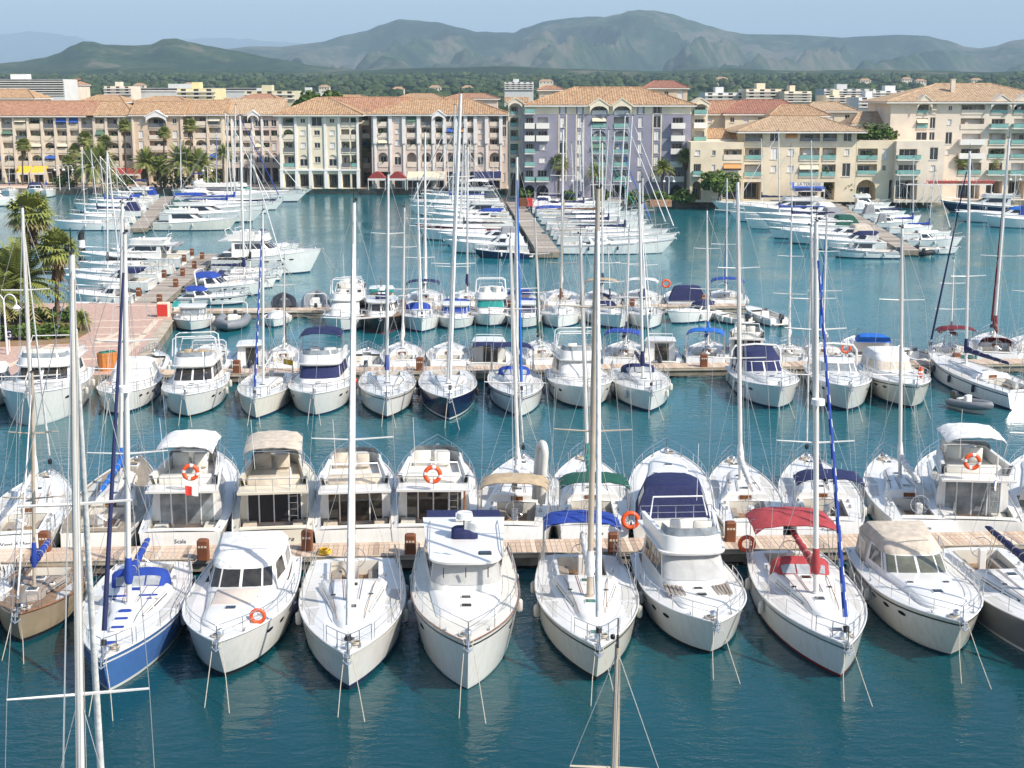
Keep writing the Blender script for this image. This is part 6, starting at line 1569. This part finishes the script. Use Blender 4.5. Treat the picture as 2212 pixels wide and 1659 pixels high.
# ================================================================ hills, wooded plain, trees, palms
def hillmat(name, c1, c2, c3, sc):
    m = bpy.data.materials.new(name); m.use_nodes = True; nt = m.node_tree; b = nt.nodes['Principled BSDF']; b.inputs['Roughness'].default_value = 1.0; b.inputs['Specular IOR Level'].default_value = .1
    tc = nt.nodes.new('ShaderNodeTexCoord')
    def nz(s, d): n = nt.nodes.new('ShaderNodeTexNoise'); n.inputs['Scale'].default_value = s; n.inputs['Detail'].default_value = d; n.inputs['Roughness'].default_value = .65; nt.links.new(tc.outputs['Object'], n.inputs['Vector']); return n
    a, d = nz(sc, 9), nz(sc*9, 6)
    rp = nt.nodes.new('ShaderNodeValToRGB'); e = rp.color_ramp.elements; e[0].position = .40; e[0].color = (*c1,1); e[1].position = .62; e[1].color = (*c3,1); k = e.new(.52); k.color = (*c2,1)
    mx = nt.nodes.new('ShaderNodeMath'); mx.operation = 'MULTIPLY_ADD'; mx.inputs[1].default_value = .45; 
    sb = nt.nodes.new('ShaderNodeMath'); sb.operation = 'SUBTRACT'; sb.inputs[1].default_value = .5
    nt.links.new(d.outputs['Fac'], sb.inputs[0]); nt.links.new(sb.outputs[0], mx.inputs[0]); nt.links.new(a.outputs['Fac'], mx.inputs[2]); nt.links.new(mx.outputs[0], rp.inputs['Fac'])
    nt.links.new(rp.outputs['Color'], b.inputs['Base Color'])
    bp = nt.nodes.new('ShaderNodeBump'); bp.inputs['Strength'].default_value = .7; bp.inputs['Distance'].default_value = 14; nt.links.new(d.outputs['Fac'], bp.inputs['Height']); nt.links.new(bp.outputs[0], b.inputs['Normal'])
    M[name] = m
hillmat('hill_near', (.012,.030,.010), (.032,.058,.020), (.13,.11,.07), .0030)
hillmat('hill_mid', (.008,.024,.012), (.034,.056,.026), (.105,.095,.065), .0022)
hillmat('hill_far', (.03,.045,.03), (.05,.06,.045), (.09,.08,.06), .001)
def interp(pts, x):
    if x <= pts[0][0]: return pts[0][1]
    for (a, b), (c, d) in zip(pts, pts[1:]):
        if x <= c: t = (x-a)/(c-a); t = lerp(t, smooth(t), .5); return lerp(b, d, t)
    return pts[-1][1]
def hill_range(name, D, wf, sil, m, px0, px1, seed, spur=.5, nx=260, nr=60, base=14.0, rough=.075, backw=None):
    mb = MB(); rows = []
    hmean = 0.0
    for j in range(nr+1):
        s = j/nr; row = []
        for i in range(nx+1):
            px = lerp(px0, px1, i/nx); py = interp(sil, px)
            r = None
            if s <= .72: k = s/.72; d = D-wf*(1-k)           # front slope
            else: k = 1-(s-.72)/.28*.55; d = D+(backw or wf*.4)*(s-.72)/.28
            zr = (199-py)/F*D+CAMH                            # ridge height
            H = max(zr-base, 2.0)
            az = (px-CX)/F
            if s <= .72:
                wx, wy = az*D, k*wf
                wrp = noise.noise(Vector((wx/900+seed, wy/900, 1.3)))*.8
                r1 = 1-abs(noise.noise(Vector((wx/520+seed*2+wrp, wy/1900+wrp*.3, seed))))*2.2
                r2 = 1-abs(noise.noise(Vector((wx/210+seed*5+wrp*2, wy/700, seed+4))))*2.0
                r3 = noise.fractal(Vector((wx/110, wy/160, seed)), 1.0, 2.0, 4)
                cut = math.sin(math.pi*clamp(k)**.9)
                z = base+H*(k**1.15)*(1-spur*cut*(.80*(1-clamp(r1))+.36*(1-clamp(r2)))) + H*cut*.22*(r1-.5)*spur
                z += H*rough*r3*(1.2*cut+.22)
            else: z = base+H*k
            if j == 0: z = base-12
            row.append((az*d, d, z))
        rows.append(row)
    mb.grid(rows)
    return tag(mb.build(name, [m], None, 180), kind='structure')
SA = [(-200,100),(0,82),(40,76),(80,71),(130,72),(180,80),(210,88),(250,98),(330,99),(380,93),(420,87),(455,83),(500,85),(560,88),(620,94),(700,97),(800,110),(2600,150)]
SB = [(-300,150),(0,141),(60,136),(120,127),(150,118),(180,103),(205,94),(225,94),(250,100),(310,102),(345,100),(375,88),(400,87),(430,95),(470,103),(520,112),(600,128),(700,145),(800,158),(1000,170),(2600,175)]
SC_ = [(-300,170),(300,150),(420,122),(500,110),(560,104),(620,105),(700,96),(760,80),(800,72),(830,60),(870,48),(900,50),(950,55),(1000,66),(1035,75),(1110,76),(1130,66),(1180,52),(1230,46),(1262,44),(1300,45),(1330,38),(1352,31),(1380,31),(1400,30),(1440,37),(1480,50),(1520,62),(1560,73),(1600,79),(1700,80),(1800,86),(1850,83),(1920,80),(1970,83),(2020,92),(2060,105),(2090,108),(2120,104),(2160,92),(2212,87),(2500,80)]
SD = [(-300,168),(0,160),(200,150),(330,148),(450,152),(700,158),(900,150),(1080,146),(1200,150),(1400,156),(1560,150),(1700,155),(1900,152),(2100,158),(2300,150),(2600,150)]
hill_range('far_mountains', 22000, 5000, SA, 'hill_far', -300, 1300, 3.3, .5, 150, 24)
hill_range('mountains', 6800, 3300, SC_, 'hill_mid', -100, 2400, 1.7, .95, 520, 130)
hill_range('hills', 3700, 1500, SB, 'hill_near', -200, 900, 5.9, .8, 260, 80)
hill_range('foothills', 2900, 1500, SD, 'hill_near', -300, 2500, 8.2, .7, 300, 50, base=6)
# small masts on the summit
for px, py, D, h, lb in ((1258,45,6800,26,'thin radio mast on the mountain ridge'),(1354,31,6800,30,'squat radio tower on the highest summit')):
    p = V(px, py, D); r = tag(empty('radio_mast', (p.x, p.y, p.z-6)), lb, 'mast')
    mb = MB(); mb.cyl((0,0,-10),(0,0,h), 3.2 if h > 28 else 1.6, .8, 6); mb.build('shaft', ['concrete'], r)
    mb = MB(); mb.box(-4,4,-4,4,0,8 if h > 28 else 2); mb.build('hut', ['concrete'], r)
# leaf materials
mat('leaf_far', (.055,.085,.032), .9, c2=(.028,.048,.020), scale=.02, coord='Object', spec=.1); mat('leaf_far2', (.085,.11,.045), .9, c2=(.05,.07,.028), scale=.03, spec=.1)
mat('leaf', (.11,.17,.03), .7, c2=(.05,.09,.02), scale=.8, spec=.2); mat('leaf_l', (.12,.18,.03), .7, c2=(.06,.10,.02), scale=.8, spec=.2); mat('palm', (.27,.29,.07), .6, c2=(.15,.18,.045), scale=.9, spec=.25); mat('palm_y', (.32,.25,.09), .7, c2=(.18,.15,.055), scale=.9); mat('palm_dry', (.22,.14,.075), .9, var=.4, scale=2); mat('bark', (.14,.10,.07), .95, var=.45, scale=4, bump=.6, bscale=9)
# the wooded plain: slope of the land seen beyond the town, and its mass of trees
def land_z(x, y): return QZ+.3+46*smooth((y-520)/2300)+3*noise.noise(Vector((x*.004, y*.004, 2)))*smooth((y-520)/500)
mb = MB(); rows = []
for j in range(31):
    y = 500*(3300/500)**(j/30); rows.append([(lerp(-.55, .55, i/60)*y, y, land_z(lerp(-.55,.55,i/60)*y, y)) for i in range(61)])
mb.grid(rows); tag(mb.build('wooded_plain', ['hill_near'], None, 180), kind='structure')
rg = random.Random(5)
def tree_blob(mb, x, y, z, w, h, mi, n=6, m=4):
    ph = rg.uniform(0, 6); rings = []
    for i in range(m+1):
        a = math.pi*(i/m-.5); rr = max(w*math.cos(a), .05)
        rings.append([(x+rr*(1+rg.uniform(-.28,.28))*math.cos(2*math.pi*k/n+ph), y+rr*(1+rg.uniform(-.28,.28))*math.sin(2*math.pi*k/n+ph), z+h*.55+h*.5*math.sin(a)+rg.uniform(-.1,.1)*h) for k in range(n)])
    mb.loft(rings, True, mi, True)
mb = MB()
for i in range(7000):
    y = 385*(3100/385)**(rg.random()**.85); x = rg.uniform(-.42, .42)*y
    if y < 500 and rg.random() < .4: continue
    s = rg.uniform(.7, 1.35); tree_blob(mb, x, y, (land_z(x, y) if y > 500 else QZ)-.5, 3.6*s*(1+y/4000), 7.5*s*rg.uniform(.7,1.1), 0 if rg.random() < .7 else 1)
tag(mb.build('far_trees', ['leaf_far', 'leaf_far2'], None, None), 'mass of dark trees covering the plain below the hills', 'trees', kind='stuff')
# scattered villas between the trees
for i, (px, py, Y, w) in enumerate(((410,180,900,14),(300,182,860,12),(1180,173,1300,18),(940,186,780,13),(1010,187,820,12),(1140,182,1000,14),(700,186,900,12),(1560,168,1500,16),(1960,168,1300,14),(1990,172,1200,14),(1870,171,1250,15),(2110,170,1300,14),(475,195,620,12),(860,190,720,13))):
    Y = 560.0
    while Y < 2900 and ZA(py+2, Y) > land_z(V(px, py, Y).x, Y)+8.5: Y += 15
    p = V(px, py, Y); p.z = land_z(p.x, Y)+8.0; w *= .9
    r = tag(empty('villa', (p.x, Y, land_z(p.x, Y))), ['small pale villa among trees above the yellow block','pale villa left of the yellow block','long pale villa high on the wooded slope','villa with red roof below the rounded mountain','second villa below the rounded mountain','villa beside the pale hotel block','villa near the big bushy tree','far villa above the purple roof','villa in the wooded slope near the tall right roof','twin villa in the wooded slope near the tall right roof','villa high in the wooded slope behind the terrace blocks','villa above the tall right roof','villa beside the yellow stepped block','villa right of the big bushy tree'][i], 'villa', 'villas scattered in the wooded plain')
    zt = p.z-r.location.z; mb = MB(); mb.box(-w/2, w/2, 0, 9, -2, zt); mb.build('wall', ['w_rose' if i % 2 else 'w_cream'], r); hip_roof(r, -w/2, w/2, 0, 9, zt, zt+2.2, .4, 3, 3, 'r_tile', per=1.0)
    for k in range(4): x = lerp(-w/2, w/2, (k+.5)/4); mb = MB(); mb.box(x-.6, x+.6, -.06, .02, zt-2.2, zt-.7); mb.build('window', ['bglass'], r)
# leafy trees
def leaf_crown(mb, lobes, n, size, seed=1, mi=0):
    g = random.Random(seed); tot = sum(l[3]**2 for l in lobes)
    for (cx_, cy_, cz_, rr, fz) in lobes:
        for _ in range(int(n*rr*rr/tot)):
            while True:
                v = Vector((g.uniform(-1,1), g.uniform(-1,1), g.uniform(-1,1)))
                if .35 < v.length < 1: break
            v = v*(.65+.35*g.random())/max(v.length, .5)*min(1, v.length+.25)
            c = Vector((cx_+v.x*rr, cy_+v.y*rr, cz_+v.z*rr*fz))
            a = Vector((g.gauss(0,1), g.gauss(0,1), g.gauss(0,1)))
            nn = (v+Vector((0,0,.5))+a*.55).normalized(); t = nn.cross(Vector((g.random(), g.random(), g.random()+.1))).normalized(); u = nn.cross(t)
            s = size*g.uniform(.6, 1.35)
            mb.add([c-t*s-u*s*.5, c+t*s*.2-u*s*.8, c+t*s+u*s*.3, c-t*s*.3+u*s*.9], [(0,1,2,3)], mi)
def tree(label, p, h, w, name='leafy_tree', m='leaf', n=1800, size=.35, trunk=True, seed=3, grp=None, cat='tree'):
    r = tag(empty(name, p), label, cat, grp); g = random.Random(seed)
    if trunk:
        mb = MB(); mb.tube([(0,0,-.3),(.1,0,h*.25),(0,.1,h*.5)], [.05*w,.04*w,.02*w], 8)
        for k in range(5): a = 2*math.pi*k/5+g.random(); mb.tube([(0,0,h*(.28+.04*k)),(math.cos(a)*w*.25, math.sin(a)*w*.25, h*.62)], [.022*w,.008*w], 5)
        mb.build('trunk', ['bark'], r, 60)
    lo = [(0,0,h*.66,w*.34,.8)]
    for k in range(8): a = 2*math.pi*k/8+g.random()*.6; d = w*g.uniform(.2,.36); lo.append((math.cos(a)*d, math.sin(a)*d, h*(g.uniform(.5,.85) if trunk else g.uniform(.3,.7)), w*g.uniform(.14,.24), .8))
    mb = MB(); leaf_crown(mb, lo, n, size, seed); mb.build('crown', [m], r)
    return r
def fan_mesh(seed, R0=1.7, nf=46):
    g = random.Random(seed); mb = MB()
    for k in range(nf):
        el = R(lerp(80, -48, (k/nf)**.85)+g.uniform(-8,8)); az = k*2.399+g.uniform(-.2,.2)
        d = Vector((math.cos(az)*math.cos(el), math.sin(az)*math.cos(el), math.sin(el))); sd = Vector((-math.sin(az), math.cos(az), 0)); up = sd.cross(d)*-1
        L = R0*g.uniform(.45,.6); tip = d*L+Vector((0,0,-.1*L)); mi = 0 if k < nf*.78 else 1
        mb.tube([d*.1, tip], [.03,.018], 3, mi, False)
        nl = 11
        for j in range(nl):
            a = R(lerp(-100, 100, j/(nl-1))); ll = R0*g.uniform(.48,.62)*(1-.25*abs(j/(nl-1)-.5)*2)
            dv = (d*math.cos(a)+sd*math.sin(a)).normalized(); e = tip+dv*ll+Vector((0,0,-.22*ll*(1+abs(math.sin(a))*.5))); mid = tip+dv*ll*.55+up*.03
            wv = dv.cross(up).normalized()*(.05*R0)
            mb.add([tip, mid-wv, e, mid+wv], [(0,1,2,3)], mi)
    return mb.mesh('crown', ['palm', 'palm_y'])
def skirt_mesh(seed, R0=.8, h=1.6):
    g = random.Random(seed); mb = MB()
    for k in range(60):
        a = g.uniform(0, 6.28); z = -g.uniform(0, h); r0 = R0*(.25+.3*g.random()); l = g.uniform(.6, 1.1)
        p = Vector((math.cos(a)*.2, math.sin(a)*.2, z)); e = Vector((math.cos(a)*r0*1.5, math.sin(a)*r0*1.5, z-l)); t = Vector((-math.sin(a), math.cos(a), 0))*.16
        mb.add([p, (p+e)/2-t, e, (p+e)/2+t], [(0,1,2,3)])
    return mb.mesh('dry_skirt', ['palm_dry'])
def feather_mesh(seed, R0=3.2, nf=50):
    g = random.Random(seed); mb = MB()
    for k in range(nf):
        el = R(lerp(82, -12, (k/nf)**.8)+g.uniform(-6,6)); az = k*2.399+g.uniform(-.2,.2); L = R0*g.uniform(.8,1.05)
        d = Vector((math.cos(az)*math.cos(el), math.sin(az)*math.cos(el), math.sin(el))); sd = Vector((-math.sin(az), math.cos(az), 0)); P = []
        for i in range(9): t = i/8; P.append(d*L*t+Vector((0,0,-.55*L*t**2.2*math.cos(el))))
        mb.tube(P, [lerp(.045,.01,i/8) for i in range(9)], 3, 0, False)
        for i in range(14):
            t = .16+.82*i/14; q = t*8; a0 = int(min(q,7)); p = P[a0].lerp(P[a0+1], q-a0); fw = (P[a0+1]-P[a0]).normalized()
            ll = .55*math.sin(math.pi*(t*.82+.12))*R0/3.2*1.15
            for s_ in (-1, 1):
                e = p+(sd*s_*.8+fw*.6+Vector((0,0,-.28))).normalized()*ll; wv = fw*.055*R0/3.2*1.4
                mb.add([p-wv, e, p+wv], [(0,1,2)], 0 if k < nf*.85 else 1)
    return mb.mesh('crown', ['palm', 'palm_y'])
FAN = [fan_mesh(s, nf=64) for s in (1, 2, 3)]; SKI = [skirt_mesh(s) for s in (4, 5)]; FEA = [feather_mesh(s, nf=66) for s in (6, 7)]
def palm(label, base, h, kind='fan', s=1.0, seed=0, lean=(0,0), tr=.2, grp='palm trees'):
    r = tag(empty('palm_tree', base, seed*1.3), label, 'palm', grp)
    P = [Vector((lean[0]*(i/6)**2, lean[1]*(i/6)**2, -.3+(h+.3)*i/6)) for i in range(7)]
    mb = MB(); mb.tube(P, [tr*(1.35 if i == 0 else 1-.06*i) for i in range(7)], 8); mb.build('trunk', ['bark'], r, 60)
    c = link('crown', (FAN if kind == 'fan' else FEA)[seed % (3 if kind == 'fan' else 2)], r, tuple(P[-1]), seed*.9, s)
    if kind == 'fan': link('dry_skirt', SKI[seed % 2], r, (P[-1].x, P[-1].y, P[-1].z-.1), seed*.5, s)
    return r
def palm_px(label, cxp, cyp, byp, kind, diam, seed, z=PZ, dx=0):
    b0 = G(cxp+dx, byp, z); t = V(cxp, cyp, b0.y); s = diam/2*(b0.y/F)/(1.5 if kind == 'fan' else 2.15)
    return palm(label, (b0.x, b0.y, z), t.z-z-.1*s, kind, s, seed, (clamp(t.x-b0.x,-1,1), 0), .22 if kind == 'fan' else .3)
palm_px('tall fan palm with full round crown at the plaza edge', 64, 455, 690, 'fan', 100, 0, dx=4)
palm_px('windswept fan palm with long brown skirt on the plaza', 128, 535, 700, 'fan', 95, 1, dx=-2)
palm_px('low feather palm spreading wide over the planting bed', 40, 608, 700, 'feather', 170, 0)
palm_px('second low feather palm leaning at the picture edge', -12, 640, 712, 'feather', 130, 1)
palm_px('young palm in the bed beside the plaza steps', 178, 690, 716, 'feather', 40, 1)
for i, (x, y, k, d, by, dx, lb) in enumerate(((50,312,'fan',34,400,0,'fan palm before the yellow awnings'),(185,298,'fan',36,402,3,'tall fan palm in the palm garden with pale crown'),(165,325,'fan',30,402,2,'shorter fan palm left in the palm garden'),(240,305,'fan',34,402,-2,'fan palm right of the dark garden clump'),(273,270,'fan',30,404,1,'slim tall fan palm before the long block end'),
    (355,286,'fan',30,404,0,'fan palm before the gabled balconies'),(415,270,'fan',34,404,0,'fan palm before the loggia block'),(205,362,'feather',88,408,0,'large dark feather palm in the palm garden'),(320,352,'feather',60,408,0,'pale windblown feather palm before the salmon block'),(392,350,'feather',78,408,0,'wide feather palm before the loggia block'),(430,356,'feather',66,408,0,'second wide feather palm before the loggia block'),(484,334,'feather',42,406,0,'small feather palm before the arcaded block'),
    (225,344,'feather',60,407,0,'bright feather palm right of the large dark one'),(348,362,'feather',54,408,0,'low feather palm between the salmon block palms'),(150,350,'fan',34,405,0,'short fan palm beside the quay kiosk'),(798,322,'feather',44,402,0,'green feather palm in the dark recess'),(822,322,'feather',40,402,0,'second feather palm in the dark recess'),(1207,350,'fan',40,432,0,'fan palm before the purple block'),(1284,372,'feather',36,434,0,'yellowish small palm before the purple block'),(1432,364,'feather',44,436,0,'leaning feather palm at the purple block end'),(1480,336,'fan',36,434,0,'fan palm at the corner of the purple block wing'),(2065,342,'fan',42,430,0,'fan palm before the tall rose block'),(2138,342,'fan',42,430,0,'second fan palm before the tall rose block'))):
    palm_px(lb, x, y, by, k, d, i, QZ, dx)
p = G(1553,440,QZ); tree('round green tree at the corner arch of the low cream building', (p.x,p.y,QZ), 6.0, 7.4, 'leafy_tree', 'leaf_l', 2200, .26, True, 4)
p = V(690,195,YA+26); tree('big bushy green tree rising behind the tiled roofs', (p.x,p.y,QZ), ZA(176,YA+26)-QZ, 13, 'leafy_tree', 'leaf', 3000, .5, True, 9)
p = V(665,197,YA+30); tree('smaller bushy tree beside the big one behind the roofs', (p.x,p.y,QZ), ZA(182,YA+30)-QZ, 9, 'leafy_tree', 'leaf', 1800, .5, True, 10)
p = G(-5,690,PZ); tree('bright green pine at the picture edge over the plaza', (p.x,p.y-1,PZ), 7.2, 6.5, 'pine_tree', 'leaf_l', 3000, .22, True, 12)
BG = 'bushes along the far quay'
for i, (x, y, h, w, lb) in enumerate(((1130,432,2.2,4,'low bush beside the purple block passage'),(1425,442,2.6,4.4,'bush in the terracotta planter on the quay'),(1815,434,4.2,6.5,'dark bush beside the blue restaurant canopy'),(1475,438,2.0,6,'low hedge before the purple block corner'),(1375,438,2.0,5,'low hedge under the purple block'),(1300,436,2.4,4,'bush before the purple block balconies'),(1230,436,2.0,4,'bush left of the purple block palm'),(250,404,2.5,7,'dark shrub under the palm garden'),(380,406,3.0,9,'wide dark shrub under the feather palms'),(450,406,2.5,6,'shrub at the end of the palm garden'),(140,404,2.4,6,'shrub near the quay kiosk'),(955,404,3.2,3.5,'autumn coloured tree before the pillared block'))):
    p = G(x, y, QZ); tree(lb, (p.x,p.y,QZ), h, w, 'bush', 'leaf' if i != 11 else 'palm_y', 500, .25, False, 20+i, BG, 'bush')
for i, (px, w, lb) in enumerate(((1870,7,'terrace plants over the passage arch'),(1905,6,'roof terrace shrub beside the tall right block'))):
    p = V(px, 303, YC+4); tree(lb, (p.x, YC+4, p.z-.3), 3.0, w, 'shrub', 'leaf', 500, .3, False, 50+i, 'roof terrace plants', 'shrub')
for i in range(16):
    q = bed[0].lerp(bed[1], .55+.45*(i%8)/8).lerp(bed[4].lerp(bed[3], .5+.5*(i%8)/8), .3 if i < 8 else .85)
    tree(['low shrub at the back of the planting bed','low shrub along the front of the planting bed'][i//8]+', '+ORD[i%8]+' from the picture edge', (q.x,q.y,PZ+.1), 1.3, 2.3, 'shrub', 'leaf' if i % 3 else 'leaf_l', 260, .17, False, 70+i, 'shrubs in the planting bed', 'shrub')
# ================================================================ small things on land
def lamp(label, p, h, s=1.0, double=True):
    r = tag(empty('street_lamp', p), label, 'lamp', 'white gooseneck street lamps')
    mb = MB(); mb.tube([(0,0,0),(0,0,h)], [.09*s,.06*s], 8); mb.build('post', ['white_al'], r, 60)
    for sd in ((-1, 1) if double else (1,)):
        P = [(sd*.45*s*(1-math.cos(math.pi*i/8)), 0, h+.55*s*math.sin(math.pi*i/8)) for i in range(9)]
        mb = MB(); mb.tube([(0,0,h-.1)]+P+[(sd*.9*s,0,h-.2*s)], .045*s, 6); a = mb.build('arm', ['white_al'], r, 60)
        mb = MB(); mb.cyl((sd*.9*s,0,h-.2*s),(sd*.9*s,0,h-.45*s),.08*s,.32*s,10); mb.ball((sd*.9*s,0,h-.5*s),.2*s,0,8,5); mb.build('lantern', ['white_al'], a, 50)
for x, y, lb in ((450,412,'double street lamp at the end of the palm garden'),(130,410,'double street lamp near the yellow awnings'),(150,410,'double street lamp beside the quay kiosk'),(1066,412,'double street lamp before the pillared block end'),(1246,440,'double street lamp left before the purple block'),(1350,441,'double street lamp before the purple block gables'),(1444,441,'double street lamp beside the terracotta planter'),(2190,436,'double street lamp at the pergola end')):
    p = G(x, y, QZ+.03); lamp(lb, tuple(p), 4.6)
p = G(16,765,PZ); lamp('tall gooseneck lamp with letter sign on the plaza', tuple(p), 4.2, 1.1)
lr = bpy.data.objects['street_lamp.008'] if 'street_lamp.008' in bpy.data.objects else None
p2 = G(22,758,PZ); r = tag(empty('letter_sign', (p2.x,p2.y-.1,PZ)), 'dark sign plate with white letter G on the plaza lamp', 'sign')
mb = MB(); mb.box(-.32,.32,-.03,.03,.95,1.75); mb.build('plate', ['navyh'], r); text('lettering', 'G', .72, 'white_al', r, (0,-.05,1.35), (R(90),0,0), 0, .01)
mb = MB(); mb.box(-.05,.05,-.02,.04,0,.95); mb.build('post', ['white_al'], r)
for i, (x, y) in enumerate(((226,800),(240,798))):
    p = G(x, y, PZ); r = tag(empty('litter_bin', tuple(p)), ['wooden litter bin with green lid standing nearer the trawler','wooden litter bin with green lid standing nearer the plaza edge'][i], 'bin', 'wooden bins on the plaza')
    for k in range(10): a = 2*math.pi*k/10; mb = MB(); mb.box(-.14,.14,-.03,.03,0,1.35); o = mb.build('slat', ['bin_wood'], r); o.location = (.45*math.cos(a), .45*math.sin(a), 0); o.rotation_euler = (0,0,a+math.pi/2)
    mb = MB(); mb.cyl((0,0,1.2),(0,0,1.42),.42,.36,12); mb.build('lid', ['bin_lid'], r, 40)
p = G(354,684,PZ); r = tag(empty('red_cabinet', tuple(p)), 'red and white cabinet on the plaza corner', 'cabinet')
mb = MB(); mb.rbox(-.55,.55,-.4,.4,0,1.35,.05); mb.build('body', ['stone'], r); mb = MB(); mb.box(-.5,.45,-.43,-.395,.1,1.2); mb.build('door', ['redpl'], r)
p = G(1136,446,QZ); r = tag(empty('kiosk_cabinet', tuple(p)), 'brown and red cabinet at the root of the central pier', 'cabinet')
mb = MB(); mb.rbox(-1.6,.2,-.5,.5,0,1.5,.05); mb.build('body', ['box_brown'], r); mb = MB(); mb.rbox(.25,1.2,-.5,.5,0,1.5,.05); mb.build('door', ['redpl'], r)
p = G(1426,446,QZ); r = tag(empty('planter', tuple(p)), 'terracotta planter box on the quay before the purple block', 'planter')
mb = MB(); mb.rbox(-2,2,-.7,.7,0,1.2,.06); mb.build('box', ['r_red'], r); mb = MB(); mb.box(-1.85,1.85,-.55,.55,1.16,1.21); mb.build('soil', ['earth'], r)
# black and white beacon lantern by the palms
p = G(178,560,.85); r = tag(empty('beacon', (p.x,p.y,.3)), 'small black and white harbour beacon behind the windswept palm', 'beacon')
mb = MB(); mb.cyl((0,0,0),(0,0,2.0),.5,.45,12); mb.build('drum', ['dark'], r, 40); mb = MB(); mb.cyl((0,0,2.0),(0,0,3.0),.46,.42,12); mb.build('white_band', ['white_al'], r, 40); mb = MB(); mb.cyl((0,0,3.0),(0,0,3.9),.42,.4,12); mb.cyl((0,0,3.9),(0,0,4.2),.5,.1,12); mb.build('lantern', ['dark'], r, 40)
# flags
def flag(label, p, w, h, cols, dz=0, ang=0.0):
    r = tag(empty('flag', p, ang), label, 'flag', 'flags flying on boats')
    n = len(cols)
    for k, c in enumerate(cols):
        mb = MB(); mb.grid([[(w*(k+i/3)/n, .06*math.sin(6*(k+i/3)/n+j), z-.12*(k+i/3)/n) for i in range(4)] for j, z in enumerate((-h, 0))]); mb.build('stripe', [c], r, 60)
flag('small tricolour flag at the big flybridge with the lifebuoy', tuple(G(2150,1040,3.2)), .7, .5, ['pflag_b','c_white','redpl'], ang=1.2)
flag('tricolour flag on the blue pilothouse boat at the third pier', tuple(G(1104,668,2.0)), .8, .55, ['pflag_b','c_white','redpl'])
flag('red and white flag on the boat with the navy trimmed door', tuple(G(400,1050,3.4)), .6, .45, ['redpl','c_white'], ang=.5)
flag('white pennant on the trawler with the radar dome', tuple(G(1003,1125,4.9)), .55, .35, ['c_white'], ang=-.2)
flag('yellow flag on the small sailboat with navy furled jib', tuple(G(612,775,2.4)), .7, .4, ['c_yellow'])
# ================================================================ air
def haze():
    m = bpy.data.materials.new('haze'); m.use_nodes = True; nt = m.node_tree
    for n in list(nt.nodes):
        if n.type == 'BSDF_PRINCIPLED': nt.nodes.remove(n)
    pv = nt.nodes.new('ShaderNodeVolumePrincipled'); pv.inputs['Color'].default_value = (.60,.82,1.0,1); pv.inputs['Density'].default_value = HAZE; pv.inputs['Density Attribute'].default_value = ''; pv.inputs['Anisotropy'].default_value = 0.0
    out = [n for n in nt.nodes if n.type == 'OUTPUT_MATERIAL'][0]; nt.links.new(pv.outputs[0], out.inputs['Volume'])
    mb = MB(); mb.box(-19500, 19500, -400, 26500, -7.5, 1150); o = tag(mb.build('haze', [m]), kind='stuff')
HAZE = 1.0e-4
haze()
finish_texts()
